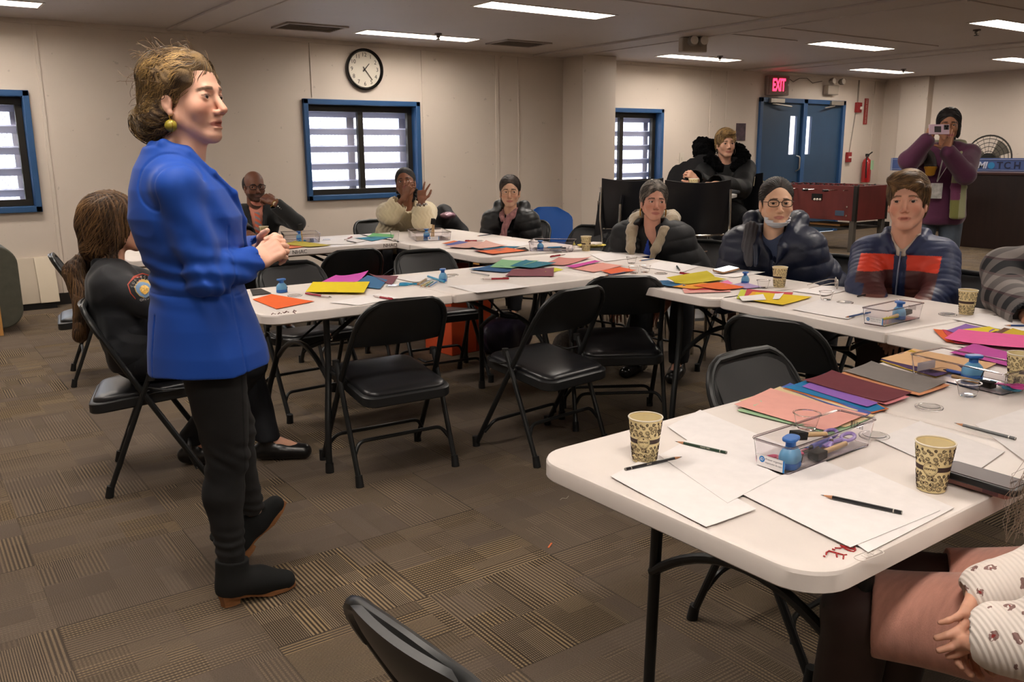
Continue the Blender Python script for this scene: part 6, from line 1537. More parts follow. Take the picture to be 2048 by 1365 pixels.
# ---------------------------------------------------------------- 9 person in fur hood
def fur_person():
    hd = A_(atD(1452, 287, 8.0)); x, y = hd[0]+.08, hd[1]+.08; yaw = PI-.62; dz = .27
    root = person('person with short blond hair in black parka with big fur hood, holding a book', x, y)
    j = seated(x, y, yaw, seat=.72, s=1.0, sh=.178); off = hd-A_((0, 0, .19))-j.F.d(0, .04, 0)-j.neck; j.neck = j.neck+off; j.chest = j.chest+off*.8; j.bel = j.bel+off*.4; j.T = Fr(j.neck, yaw); j.sh = {q: j.T.p(q*.20, 0, -.05) for q in (-1, 1)}
    j.H = Fr(hd, PI-.55, -.02, .02, 1.05); T = j.T
    j.el = {-1: A_(atD(1395, 365, 7.75)), 1: A_(atD(1480, 365, 7.9))}; j.el = {1: A_(atD(1420, 378, 7.85)), -1: A_(atD(1482, 378, 7.8))}; j.wr = {1: A_(atD(1390, 358, 7.45)), -1: A_(atD(1432, 368, 7.45))}
    S = Sdf(); bodyskin(S, j, .056); head(S, j.H, False, jaw=1.0)
    hand(S, j.wr[1], -A_(CR)*.6+A_((0, 0, .4))-A_(CW)*.4, -A_(CW)+A_((0, 0, .3)), 1, 'grip'); hand(S, j.wr[-1], -A_(CR)-A_(CW)*.3, (0, 0, 1), -1, 'relax')
    S.mesh('body', M_skin, .0055, root, color=skincol(j.H, 'c4957e', 'a5655a', '4a3626')); eyes(j.H, root)
    j.kn = {q: j.F.p(q*.13, .42, .78) for q in (-1, 1)}; j.an = {q: j.F.p(q*.13, .42, .35) for q in (-1, 1)}; j.toe = {q: j.F.p(q*.14, .58, .31) for q in (-1, 1)}
    S = Sdf(); legs(S, j, .004); S.mesh('trousers', mat('trousers_14151a', '14151a', .8), .009, root)
    S = Sdf(); jacket(S, j, .032, ar=(.064, .058, .055, .046), openneck=(.06, .07, .085), hem=.66, w=1.05); S.cap(j.pel+A_((0, 0, -.02)), j.F.p(0, .3, .80), .16, .12, side=j.F.d(1, 0, 0), fl=1.4, k=.04)
    S.disp = lambda P: .010*ridge(P, 11, 1)*.6; S.dsl = .012; S.mesh('parka', mat('black_parka_cloth', '0c0d0f', .65, spec=.3, bump=.2, bscale=50, bdist=.005), .007, root)
    S = Sdf(); R_ = [T.p(.07, .10, -.03), T.p(.15, .05, .05), T.p(.21, -.02, .12), T.p(.19, -.12, .17), T.p(.0, -.17, .16), T.p(-.15, -.12, .12), T.p(-.18, -.02, .06), T.p(-.14, .05, .0), T.p(-.07, .10, -.03)]
    chain(S, R_, [.045, .06, .075, .08, .06, .07, .065, .055, .045], k=.02); S.disp = lambda P: .010*sn(P, 70, 1)+.006*sn(P, 150, 3); S.dsl = .014
    S.mesh('fur_hood', mat('black_fur', '060607', 1.0, spec=.1, bump=1, bscale=200, bdist=.01), .006, root)
    H = j.H; S = Sdf(); haircap(S, H, 1.08, .0, .055, low=-.0); S.ell(H.p(0, .05, .085), A_((.07, .05, .035))*H.s, H, k=.02); S.disp = None; ho = S.mesh('hair', hairmat('short_blond_hair', (60, 60, 60)), .0055, root, color=hairf('5a4326', 'b08d58', 26, H))
    lay_strands(S, H, ho, 900, lambda q, k: np.stack([.5+.8*sn(q, 40, 2), .3+.9*sn(q, 45, 5), -.4+.6*sn(q, 30, 1)], 1), steps=6, step=.007, amp=.004, r=.002, cols=('5a4326', 'c09d66'), seed=9, lift=.004)
    for q in (-1, 1): c = V(H.p(q*.078, .0, -.072)); att(MB().tube([c+V(H.d(0, math.cos(t), math.sin(t)))*.026 for t in [2*PI*k/20 for k in range(20)]], .0025, 6, closed=True).build('hoop_earring', mat('silver_hoop', '9b9590', .25, metal=.9), root), root)
    att(MB().tube([V(lerp(j.sh[-1], j.el[-1], .55))+V(T.d(-.095, .045, .03)), V(lerp(j.sh[-1], j.el[-1], .85))+V(T.d(-.095, .045, .0))], .003, 6).build('sleeve_zip', mat('zip_pale', 'a59c84', .3, metal=.5), root), root)
    # book held open on the round table + tray, cups
    m = A_(atD(1412, 360, 7.35)); r = thing('book', 'open book in the hands of the person with fur hood', 'book', (m[0], m[1], 1.085), -.6)
    for s_ in (-1, 1): MB().grid(lambda u, v, s_=s_: (s_*u*.12, (v-.5)*.19, .03*math.sin(u*PI)*.9+.006*u), 10, 4, .012).build('page_block', mat('old_paper', 'b39b74', .8), r)
    MB().box((0, 0, -.01), (.26, .2, .006)).build('cover', mat('book_cover_brown', '4a3626', .6), r)
fur_person()
# ---------------------------------------------------------------- 10 woman filming with phone
def phone_woman():
    hd = A_(atD(1897, 250, 6.9)); x, y = hd[0]+.02, hd[1]+.02; yaw = PI/2+.56
    root = person('standing woman in plum sweater and patchwork scarf filming with a phone', x, y)
    j = J(); j.s = 1.0; F = Fr((x, y, 0), yaw); j.F = F
    f = lambda a, b, c: F.p(a, b, c)
    zt = hd[2]; j.pel = f(0, 0, .93); j.bel = f(0, 0, 1.08); j.chest = f(0, .0, zt-.34); j.neck = f(0, -.03, zt-.185); T = Fr(j.neck, yaw); j.T = T
    j.sh = {q: T.p(q*.185, 0, -.045) for q in (-1, 1)}; j.H = Fr(hd, yaw, -.03, 0, 1.05); H = j.H
    pc = A_(atD(1878, 259, 6.52)); ph_r = T.d(1, 0, 0)
    # her right hand is at picture left
    j.wr = {1: A_(atD(1856, 278, 6.58)), -1: A_(atD(1893, 300, 6.60))}; j.el = {1: A_(atD(1818, 322, 6.75)), -1: A_(atD(1930, 350, 6.72))}
    j.hip = {q: f(q*.09, 0, .92) for q in (-1, 1)}; j.kn = {q: f(q*.10, .02, .50) for q in (-1, 1)}; j.an = {q: f(q*.11, -.02, .09) for q in (-1, 1)}; j.toe = {q: f(q*.13, .14, .035) for q in (-1, 1)}
    S = Sdf(); bodyskin(S, j, .05); head(S, H, True)
    up = A_(CU); r_ = A_(CR); tw = -A_(CW)
    hand(S, j.wr[1], up*1.0+r_*.45, -r_*.8+tw*.6, 1, 'cup', fing=[(.4, .9, .6)]*4, thumb=((.3, .9, -.4), (.5, .8, -.6), (.6, .7, -.6)))
    hand(S, j.wr[-1], up*1.0+r_*.28, tw*-.3+r_*1.0, -1, 'flat', thumb=((1., .3, -.1), (1., .35, -.1), (1., .35, 0)))
    S.mesh('body', M_skin, .0055, root, color=skincol(H, '9a6a50', '8a4a44', '1a1210')); eyes(H, root)
    S = Sdf(); S.cap(f(0, 0, .90), f(0, 0, 1.0), .12, .11, side=F.d(1, 0, 0), fl=1.35, k=.03)
    legs(S, j, .006, (.092, .065, .062, .050)); S.plane((0, 0, .10), (0, 0, -1)); S.mesh('jeans', mat('faded_blue_jeans', '47505c', .8, var=.15, vscale=20), .008, root); shoes(root, j, mat('black_leather'))
    S = Sdf(); core(S, j, .022, hip=True)
    for q in (-1, 1): arm(S, j, q, .018, (.056, .058, .056, .036), upto=.9)
    S.cap(f(0, 0, .86), f(0, 0, 1.1), .150, .13, side=F.d(1, 0, 0), fl=1.3, k=.03); S.plane((0, 0, .80), (0, 0, -1), k=.01); S.ell(H.p(0, 0, -.15), (.055, .06, .09), op='s')
    S.disp = lambda P: .009*ridge(P, 11, 1)*.6; S.dsl = .012; S.mesh('sweater', mat('plum_knit', '4a1838', .85, sheen=.25, bump=.3, bscale=150), .007, root)
    # patchwork scarf: two panels hanging over the shoulders
    cols = [A_(srgb(c)) for c in ('8a8a6a', '2c2420', 'b98420', '5d2a48', '6d6c38')]
    def sc(P):
        q = F.loc(P); z = q[:, 2]; C = np.repeat(cols[0][None], len(P), 0); right = q[:, 0] < 0
        C[(z < 1.26)] = cols[2]; C[(z < 1.26) & (q[:, 0] < -.055)] = cols[0]; C[z < 1.13] = cols[3]*1.25; C[z < 1.0] = cols[4]; C[(z > 1.26) & (z < 1.42) & (q[:, 0] > 0)] = cols[1]; C[(q[:, 0] < -.125)] = cols[0]; return C
    S = Sdf(); chain(S, [T.p(-.02, -.09, .05), T.p(-.10, -.04, .05), T.p(-.115, .06, -.02), f(-.11, .165, zt-.33), f(-.11, .185, 1.10), f(-.12, .20, .87)], [.02, .022, .022, .02, .022, .022], k=.01, side=T.d(1, 0, 0), fl=2.6)
    chain(S, [T.p(.02, -.09, .05), T.p(.10, -.04, .05), T.p(.11, .06, -.02), f(.10, .165, zt-.33), f(.10, .17, 1.2)], [.02, .022, .022, .02, .016], k=.01, side=T.d(1, 0, 0), fl=2.2)
    S.plane(f(0, 0, .85), (0, 0, -1)); S.mesh('patchwork_scarf', mat('patchwork_wool', '777755', .9, attr='col', sheen=.3, bump=.4, bscale=120), .006, root, color=sc)
    S = Sdf(); haircap(S, H, 1.04, .0, .055); chain(S, [H.p(0, -.10, -.03), H.p(-.03, -.11, -.10), T.p(-.06, -.07, .02)], [.035, .03, .018], k=.02); S.ell(H.p(-.068, .0, -.04), A_((.02, .03, .06))*H.s, H, k=.02)
    ho = S.mesh('hair', hairmat('black_tied_hair'), .0055, root, color=hairf('0e0b0b', '241b1a', 26, H)); lay_strands(S, H, ho, 500, toward(-.02, -.13, -.03), steps=9, step=.01, amp=.0008, r=.0022, cols=('0c0a0a', '2c2220'), seed=6, lift=.002)
    l = MB(); a, b_, c = V(f(-.05, .17, zt-.27)), V(f(-.0, .19, 1.25)), V(f(.045, .185, 1.14)); l.tube([a, lerp_v(a, b_, .5), c], .006, 6, flat=.3).tube([V(f(.02, .17, zt-.27)), c], .006, 6, flat=.3)
    att(l.build('lanyard', mat('lanyard_grey', '9b9590', .6), root), root)
    Ax = axes(tuple(F.d(0, 1, 0)), (0, 0, 1)); att(MB().box(c+V((0, 0, -.07)), (.085, .006, .12), Matrix(Ax.tolist())).build('name_badge', mat('badge_white', 'b5b3b0', .4, var=.3, vscale=30), root), root)
    # phone
    Mx = axes(-tw*-1, up); fr = Fr(pc, M=axes(tuple(-A_(CW)), tuple(CU)))
    r = thing('smartphone', 'pale pink phone held sideways by the woman filming', 'phone', tuple(pc))
    Rm = Matrix(fr.R.tolist()); o = MB().box((0, 0, 0), (.155, .009, .076), Rm).build('case', mat('lilac_case', 'b49aa8', .4), r, bevel=.004)
    p = Rm@V((-.035, .0065, .0)); MB().box(p*-1 if False else Rm@V((.012, .006, 0)), (.05, .004, .045), Rm).build('grip_pad', mat('dark_pad', '2e2a2c', .5), r, bevel=.002)
    MB().box(Rm@V((-.052, .006, .014)), (.036, .006, .036), Rm).build('camera_bump', mat('dark_pad'), r, bevel=.002)
    for dx, dz in ((-.062, .022), (-.044, .022), (-.053, .006)): MB().cyl(Rm@V((dx, .008, dz)), Rm@V((dx, .011, dz)), .0065, n=14).build('lens', mat('lens_glass', '0c0c10', .1), r)
def lerp_v(a, b, t): return V(a)+(V(b)-V(a))*t
phone_woman()
# ---------------------------------------------------------------- 11 plaid shirt person at right edge
def plaid_person():
    hd = A_(atD(2118, 430, 3.55)); x, y = 4.08, 1.22
    root, j = seated_person('person in dark plaid shirt cut off by the right edge', x, y, PI/2+.25, 'b9846a', 'a0605a', '3a2a20', False, hd, PI/2+.3, 0, 0, hs=1.05, s=1.0, sh=.178, vox=.006,
        arms={1: (A_(atD(2012, 590, 3.62)), A_(atD(2060, 640, 3.35))), -1: (A_(atD(2180, 600, 3.5)), A_(atD(2150, 640, 3.3)))})
    trousers(root, j, '22242c'); shoes(root, j, mat('black_leather')); S = Sdf(); jacket(S, j, .03, ar=(.064, .058, .054, .044)); S.disp = lambda P: .006*ridge(P, 12, 1)*.6; S.dsl = .008
    m = bpy.data.materials.new('plaid_flannel'); n_ = NT(m); g = n_.add('ShaderNodeNewGeometry').outputs['Position']; sx = n_.add('ShaderNodeSeparateXYZ', {0: g})
    a = n_.math('GREATER_THAN', n_.math('FRACT', n_.math('MULTIPLY', sx.outputs[2], 9.0)), .5); b = n_.math('GREATER_THAN', n_.math('FRACT', n_.math('MULTIPLY', n_.math('ADD', sx.outputs[0], sx.outputs[1]), 8.0)), .5)
    a2 = n_.math('GREATER_THAN', n_.math('FRACT', n_.math('MULTIPLY', sx.outputs[2], 18.0)), .86)
    c = n_.mix(n_.math('MULTIPLY', n_.math('ADD', a, b), .5), srgb('15161c'), srgb('7d7673')); c = n_.mix(n_.math('MULTIPLY', a2, .5), c, srgb('4a2a30')); n_.l.new(c, n_.p.inputs['Base Color']); n_.p.inputs['Roughness'].default_value = .9
    S.mesh('flannel_shirt', m, .006, root)
    S = Sdf(); haircap(S, j.H, 1.0); S.mesh('hair', hairmat('dark_brown_hair'), .006, root, color=hairf('221a16', '4a3c34', 20, j.H))
plaid_person()
# ---------------------------------------------------------------- 12 woman in floral top bottom right
def floral_woman():
    x, y = 1.66, .22; yaw = -.03+.10
    k1 = A_(at(1718, 1222, .525)); k2 = A_(at(1812, 1172, .535)); hn = A_(at(1925, 1215, .645))
    root = person('person in floral ribbed top, pink skirt and dotted black tights, cut off at lower right', x, y)
    j = J(); j.s = .98; x, y = 1.93, .33; F = Fr((x, y, 0), .55); F = Fr((1.72, .50, 0), .42); j.F = F
    j.pel = F.p(0, 0, .56); j.bel = F.p(0, .02, .70); j.chest = F.p(0, .05, .86); j.neck = F.p(0, .06, 1.02); j.T = Fr(j.neck, .42)
    hp_ = F.p(0, .10, 1.20); j.H = Fr(hp_, .8, -.2, 0, 1.0)
    j.hip = {-1: F.p(-.09, .02, .56), 1: F.p(.09, .02, .56)}
    j.kn = {-1: k1, 1: k2}; j.an = {-1: A_((k1[0]+.02, k1[1]+.05, .09)), 1: A_((k2[0]+.05, k2[1]+.06, .09))}; j.toe = {q: j.an[q]+A_((-.02, .14, -.055)) for q in (-1, 1)}
    j.sh = {q: j.T.p(q*.175, 0, -.05) for q in (-1, 1)}
    j.el = {-1: A_(at(2120, 1290, .66)), 1: A_(at(2140, 1150, .70))}
    j.wr = {-1: A_(at(1985, 1275, .640)), 1: A_(at(1962, 1198, .640))}
    S = Sdf(); bodyskin(S, j, .048); head(S, j.H, True)
    d = A_(at(1928, 1290, .61))-j.wr[1]
    hand(S, j.wr[1], d, -A_(CW)*.9+A_(CR)*.25, 1, 'relax', .88, spread=.01, fing=[(.25, .5, .3), (.3, .5, .3), (.35, .5, .3), (.4, .5, .3)], thumb=((.45, .85, .15), (.15, 1., .1), (0, 1., -.1)))
    hand(S, j.wr[-1]+A_((0, 0, -.015)), A_(at(1930, 1262, .60))-j.wr[-1], (0, 0, 1), -1, 'grip', .9, spread=.01)
    S.mesh('body', M_skin, .0032, root, color=skincol(j.H, 'cf9c84', 'a9605a', '3a2a20')); eyes(j.H, root)
    # tights
    m = bpy.data.materials.new('dotted_tights'); n_ = NT(m); g = n_.add('ShaderNodeNewGeometry').outputs['Position']; vo = n_.add('ShaderNodeTexVoronoi', {'Vector': g, 'Scale': 17.0, 'Randomness': .4})
    dot = n_.math('LESS_THAN', vo.outputs['Distance'], .075); lw = n_.add('ShaderNodeLayerWeight', {'Blend': .35}).outputs['Facing']
    c = n_.mix(lw, srgb('3a2724'), srgb('1b1415')); c = n_.mix(dot, c, srgb('080707')); n_.l.new(c, n_.p.inputs['Base Color']); n_.p.inputs['Roughness'].default_value = .55
    S = Sdf(); 
    for q in (-1, 1): S.cap(j.hip[q], j.kn[q], .084, .066, k=.02); S.cap(j.kn[q], j.an[q], .062, .04, k=.03, bulge=.01)
    S.plane((0, 0, .07), (0, 0, -1)); S.mesh('tights', m, .005, root); shoes(root, j, mat('black_leather'))
    # skirt
    m = mat('dusty_rose_corduroy', 'c48c7c', .9, var=.10, vscale=30, sheen=.35, bump=.6, bscale=240, bdist=.002, stretch=(1, 4, 1))
    S = Sdf(); S.cap(j.pel, j.pel+A_((0, 0, .12)), .13, .12, side=F.d(1, 0, 0), fl=1.35, k=.03)
    for q in (-1, 1): e = lerp(j.hip[q], j.kn[q], .94 if q < 0 else .80); S.cut(j.hip[q], e, .108, .082, k=.02)
    e = [lerp(j.hip[q], j.kn[q], .70) for q in (-1, 1)]; S.cap(j.pel+A_((0, 0, .0)), (e[0]*1.25+e[1]*.75)/2-A_((0, 0, .03)), .11, .06, k=.03)
    S.disp = lambda P: .004*sn(P, 14, 2); S.dsl = .006; S.mesh('skirt', m, .0045, root)
    # top with small dark red flowers
    m = bpy.data.materials.new('floral_rib_knit'); n_ = NT(m); g = n_.add('ShaderNodeNewGeometry').outputs['Position']
    w = n_.add('ShaderNodeTexNoise', {'Vector': g, 'Scale': 60.0}).outputs['Color']; ws = n_.add('ShaderNodeVectorMath', {0: w, 1: (.022, .022, .022)}, operation='MULTIPLY'); gw = n_.add('ShaderNodeVectorMath', {0: g, 1: ws.outputs[0]}, operation='ADD').outputs[0]
    vo = n_.add('ShaderNodeTexVoronoi', {'Vector': gw, 'Scale': 27.0, 'Randomness': .55}); v2 = n_.add('ShaderNodeTexVoronoi', {'Vector': gw, 'Scale': 130.0})
    fl = n_.math('MULTIPLY', n_.math('LESS_THAN', vo.outputs['Distance'], .25), n_.math('GREATER_THAN', v2.outputs['Distance'], .32)); co = n_.math('LESS_THAN', vo.outputs['Distance'], .10)
    c = n_.mix(n_.math('MULTIPLY', fl, .85), srgb('e2d8d0'), srgb('6b3a36')); c = n_.mix(co, c, srgb('8f2f2c')); n_.l.new(c, n_.p.inputs['Base Color']); n_.p.inputs['Roughness'].default_value = .85
    rib = n_.math('SINE', n_.math('MULTIPLY', n_.add('ShaderNodeVectorMath', {0: g, 1: (.75, -.55, .35)}, operation='DOT_PRODUCT').outputs['Value'], 900.0)); n_.bump(rib, .35, .002)
    S = Sdf(); core(S, j, .012, bust=.9); 
    for q in (-1, 1): S.cap(j.sh[q], j.el[q], .058, .062, k=.03); S.cap(j.el[q], lerp(j.el[q], j.wr[q], .86), .062, .054, k=.03); S.cut(lerp(j.el[q], j.wr[q], .78), lerp(j.el[q], j.wr[q], 1.0), .050, .042, k=.012)
    for q in (-1, 1): dd = (j.wr[q]-j.el[q]); dd /= np.linalg.norm(dd); S.cut(j.wr[q]-dd*.02, j.wr[q]+dd*.08, .036, .038, op='s', k=.003)
    S.plane((0, 0, .60), (0, 0, -1)); S.ell(j.H.p(0, 0, -.14), (.055, .06, .08), op='s'); S.disp = lambda P: .005*ridge(P, 13, 1)*.6; S.dsl = .008
    S.mesh('floral_top', m, .0045, root)
    H = j.H; S = Sdf(); haircap(S, H, 1.06); chain(S, [H.p(.03, -.08, -.03), H.p(-.07, -.05, -.12), H.p(-.09, .01, -.20)], [.05, .045, .02], k=.02); S.disp = strands(H, .003, 60, .6); ho = S.mesh('hair', hairmat('dark_brown_hair'), .005, root, color=hairf('221a16', '4a3c34', 20, H))
    ls = MB(); rnd = random.Random(5)
    for k in range(60):
        p = A_(at(2062+rnd.uniform(-8, 25), 940+rnd.uniform(-30, 30), .95)); q = A_(at(2045+rnd.uniform(-35, 25), 1060+rnd.uniform(-40, 30), .88)); c = lerp(p, q, .5)+A_([rnd.uniform(-.02, .02) for _ in range(3)])
        ls.tube([V(p), V(lerp(p, c, .6)), V(c), V(lerp(c, q, .6)+A_([rnd.uniform(-.008, .008) for _ in range(3)])), V(q)], .0003, 4)
    att(ls.build('loose_strands', mat('strand_dark', '5e4a3a', .5), ho), root)
floral_woman()
# chair of the floral top woman
chair('black folding chair the person in floral top sits on', 1.76, .44, .42)
# ================================================================== things on the tables
def papermat(c): return mat('paper_'+c, c, .85, var=.03, vscale=30, bump=.05, bscale=200, bdist=.0005, spec=.2)
def sheet(label, q, col, lvl=1, lift=.002, name='construction_paper', cat='coloured paper', thick=.0005, curl=None, group=None):
    P = [at(x, y, TZ) for x, y in q]; c = sum(P, V())/4; z0 = TZ+.0006+.0011*lvl
    rnd = random.Random(int(q[0][0]*7+q[0][1])); a_, b_ = rnd.uniform(0, 6), rnd.uniform(0, 6)
    def f(u, v):
        p = (P[0]*(1-u)+P[1]*u)*(1-v)+(P[3]*(1-u)+P[2]*u)*v
        e = (abs(u-.5)*2)**3*(.5+.5*math.sin(a_+3*v))+(abs(v-.5)*2)**3*(.5+.5*math.sin(b_+3*u))
        z = lift*e+(curl(u, v) if curl else 0); return (p.x-c.x, p.y-c.y, z)
    o = MB().grid(f, 13, 13, thick).build(name, papermat(col)); o.location = (c.x, c.y, z0)
    return tag(o, label, cat, group)
WH = 'e3dedd'
def white(label, q, lvl=0, lift=.0015, **k): return sheet(label, q, WH, lvl, lift, 'drawing_paper', 'paper', **k)
# near table, white
white('white drawing paper at the near left corner of the nearest table', [(1221, 956), (1312, 908), (1512, 1022), (1412, 1059)], 1)
white('white drawing paper behind the nearest coffee cup, half under the dark green pencil', [(1335, 856), (1400, 822), (1600, 905), (1470, 945)], 0)
white('white drawing paper under the pencil tip beside the clear box', [(1318, 915), (1400, 870), (1560, 955), (1455, 1010)], 2)
white('white drawing paper under the lowest black pencil', [(1470, 985), (1650, 925), (1880, 1025), (1700, 1100)], 1)
white('white drawing paper lying slightly askew at the lower right table edge', [(1560, 985), (1720, 935), (1908, 1019), (1736, 1109)], 0)
white('white drawing paper right of the clear box toward the rightmost pencil', [(1750, 880), (1840, 845), (2010, 905), (1930, 960)], 0)
white('white drawing paper at the right edge beyond the rightmost pencil', [(1950, 850), (2060, 815), (2150, 880), (2050, 925)], 0)
# coloured stacks on near table
S_ = sheet
S_('light green sheet peeping out under the salmon sheet', [(1474, 824), (1530, 786), (1742, 838), (1668, 872)], '98b893', 0)
S_('cream sheet under the salmon sheet near the blue one', [(1478, 804), (1560, 776), (1750, 834), (1690, 858)], 'd6c096', 1)
S_('yellow green sheet corner left of the salmon sheet', [(1486, 812), (1520, 790), (1600, 812), (1560, 835)], 'c9c245', 2)
S_('large salmon pink sheet beside the clear box on the nearest table', [(1468, 816), (1541, 783), (1736, 834), (1655, 868)], 'dfa297', 4, .003)
S_('mint scrap on top of the salmon sheet corner', [(1502, 808), (1512, 802), (1524, 808), (1508, 818)], 'a9c4a2', 5, .0005)
S_('periwinkle blue sheet edge under the cream one', [(1560, 777), (1580, 770), (1742, 830), (1728, 838)], '4c5fa6', 2)
S_('bright blue sheet under the maroon stack', [(1568, 779), (1650, 752), (1770, 822), (1743, 827)], '1f74a8', 3)
S_('orange brown sheet edge under the bright blue sheet', [(1566, 781), (1646, 755), (1778, 822), (1744, 830)], 'b5673c', 2)
S_('pink sheet edge below the maroon stack', [(1612, 768), (1664, 752), (1818, 800), (1772, 815)], 'c97a80', 4)
S_('violet sheet sticking out under the maroon sheet', [(1604, 778), (1630, 767), (1756, 813), (1733, 820)], '8a5fb0', 5)
S_('maroon sheet on top of the middle stack', [(1605, 768), (1663, 749), (1823, 793), (1766, 812)], '6b3039', 7, .004)
for k, (c, lab) in enumerate((('2b2440', 'dark purple sheet'), ('b05a5a', 'dusty red sheet'), ('c98a62', 'tan orange sheet'))):
    S_(lab+' showing at the edge under the grey sheet', [(1681-k, 750+k), (1738+k*2, 729), (1897+k, 773+k), (1836+k, 796+k-1)], c, 1+k)
S_('grey sheet on top of the far stack', [(1684, 748), (1742, 731), (1896, 770), (1839, 791)], '7d7672', 5, .004)
S_('yellow sheet edge under the peach paper', [(1760, 724), (1822, 703), (1936, 738), (1870, 758)], 'b8962c', 0)
S_('dark violet sheet edge under the peach paper', [(1761, 722), (1824, 702), (1936, 737), (1871, 757)], '4a3560', 1)
S_('peach sheet behind the clear box at right', [(1762, 721), (1827, 700), (1993, 731), (1934, 756)], 'd9b083', 2, .003)
S_('magenta sheet behind the clear box at right', [(1899, 709), (1948, 692), (2070, 722), (2022, 738)], 'b84a9c', 3, .003)
# end of far right table: pink stack
S_('orange sheet fanned left under the hot pink one', [(1866, 661), (1900, 662), (1940, 690), (1893, 686)], 'd9622c', 1)
S_('rose red sheet fanned beside the orange one', [(1884, 662), (1915, 664), (1950, 690), (1910, 690)], 'c9435a', 2)
S_('purple sheet under hot pink and yellow', [(1892, 664), (1931, 652), (1990, 662), (1950, 684)], '8560a8', 3)
S_('yellow sheet behind the hot pink sheet', [(1917, 664), (1978, 656), (2000, 664), (1960, 674)], 'd8c02c', 4)
S_('brown sheet at the back of the pink stack', [(1988, 670), (2008, 659), (2060, 668), (2040, 680)], '6b4a35', 4)
S_('mustard yellow sheet at right edge behind the pink one', [(2000, 672), (2025, 661), (2100, 680), (2080, 695)], 'c4a52c', 5)
S_('hot pink sheet on top, largest on the far right table', [(1888, 685), (1917, 663), (2085, 683), (2062, 708)], 'e0609a', 7, .006)
# yellow group at the near end of the man's table
S_('lime sheet under the yellow stack near the man', [(1473, 598), (1482, 580), (1540, 588), (1535, 606)], 'b9bf42', 0)
S_('rose sheet behind the orange and yellow ones', [(1487, 596), (1494, 580), (1586, 587), (1580, 603)], 'b5404a', 1)
S_('orange yellow sheet with small white cards on it', [(1490, 598), (1505, 586), (1570, 592), (1560, 607)], 'd99a2c', 2)
S_('bright yellow sheet with pointed corner toward the glasses', [(1503, 604), (1512, 587), (1624, 596), (1566, 613)], 'd4b51e', 3, .002)
white('small white card lying on the yellow sheets', [(1478, 597), (1526, 592), (1532, 603), (1484, 606)], 6, .001)
white('small notched white card right of the other card', [(1545, 602), (1550, 591), (1568, 590), (1558, 602)], 6, .001)
# pile at near end of the grey haired woman's table
S_('blue sheet sticking out left under the rolled yellow paper', [(1305, 565), (1336, 562), (1372, 574), (1337, 576)], '2c628c', 1, .004)
S_('light pink sheet hanging at the table end', [(1365, 579), (1460, 578), (1461, 585), (1369, 588)], 'd99a92', 1, .001)
S_('deep red sheet edge above the light pink one', [(1366, 577), (1400, 574), (1458, 580), (1380, 582)], 'b5323c', 2)
S_('orange yellow sheet beside the orange one', [(1345, 576), (1395, 566), (1440, 573), (1390, 581)], 'd9952c', 3)
S_('bright orange sheet on the pile by the hole punch', [(1386, 574), (1436, 567), (1489, 578), (1438, 584)], 'd9642a', 5, .003)
S_('pink sheet corner behind the orange one', [(1440, 568), (1456, 563), (1466, 570), (1450, 574)], 'd97aa8', 4)
S_('lavender sheet under the small hole punch', [(1464, 571), (1489, 566), (1525, 576), (1491, 579)], 'a590b8', 2)
S_('yellow sheet rolled up along one edge on the pile', [(1332, 567), (1413, 553), (1453, 562), (1375, 572)], 'bfae2e', 6, .001, curl=lambda u, v: .022*max(0, 1-v*2.6)**.5*(1 if v < .39 else 0))
# salmon and magenta group
S_('folded rose pink sheet at the middle of the window row', [(1083, 530), (1118, 519), (1184, 517), (1129, 533)], 'c08078', 3, .008)
S_('light pink sheet beneath the magenta paper', [(1143, 538), (1206, 527), (1246, 533), (1187, 546)], 'd9988c', 1)
S_('narrow magenta folded paper left of the orange sheet', [(1129, 536), (1190, 525), (1206, 525), (1150, 538)], 'c2469a', 5, .004)
S_('orange sheet beside the dark blue pencil', [(1201, 544), (1240, 537), (1274, 543), (1224, 551)], 'd9623c', 4, .002)
# B right group
S_('navy blue sheet under the teal and mint ones', [(938, 541), (988, 530), (1030, 541), (1010, 547)], '2a527e', 1, .004)
S_('yellow sheet corner sticking out right of teal paper', [(1090, 545), (1106, 536), (1127, 540), (1108, 545)], 'c9c83c', 0)
S_('plum sheet at the right end of the first inner table', [(1010, 554), (1024, 541), (1108, 537), (1107, 554)], '7c4650', 2, .002)
S_('mint green sheet on the teal pile', [(980, 536), (1004, 522), (1079, 525), (1022, 540)], '7fae84', 4, .004)
S_('teal sheet crossing the plum sheet', [(1020, 535), (1052, 524), (1113, 531), (1062, 541)], '2f7183', 6, .006)
# B left group
S_('slate blue sheet between magenta and plum ones', [(700, 572), (735, 553), (775, 561), (760, 580)], '3b6a93', 2, .003)
S_('dusty plum sheet right of the slate blue one', [(737, 550), (756, 553), (797, 553), (783, 573)], '744650', 1, .004)
S_('magenta sheet curling up behind the bright yellow one', [(630, 571), (672, 555), (737, 549), (711, 569)], 'c150a8', 3, .009)
S_('bright yellow sheet on the table beside the standing woman', [(611, 589), (626, 569), (740, 568), (728, 590)], 'd9c21e', 9, .001)
S_('orange sheet at the table end by the blue blazer', [(505, 600), (543, 590), (629, 604), (553, 619)], 'd9602c', 1, .001)
S_('charcoal sheet half hidden behind the blue blazer', [(500, 580), (522, 578), (543, 588), (505, 592)], '3c3836', 1, .001)
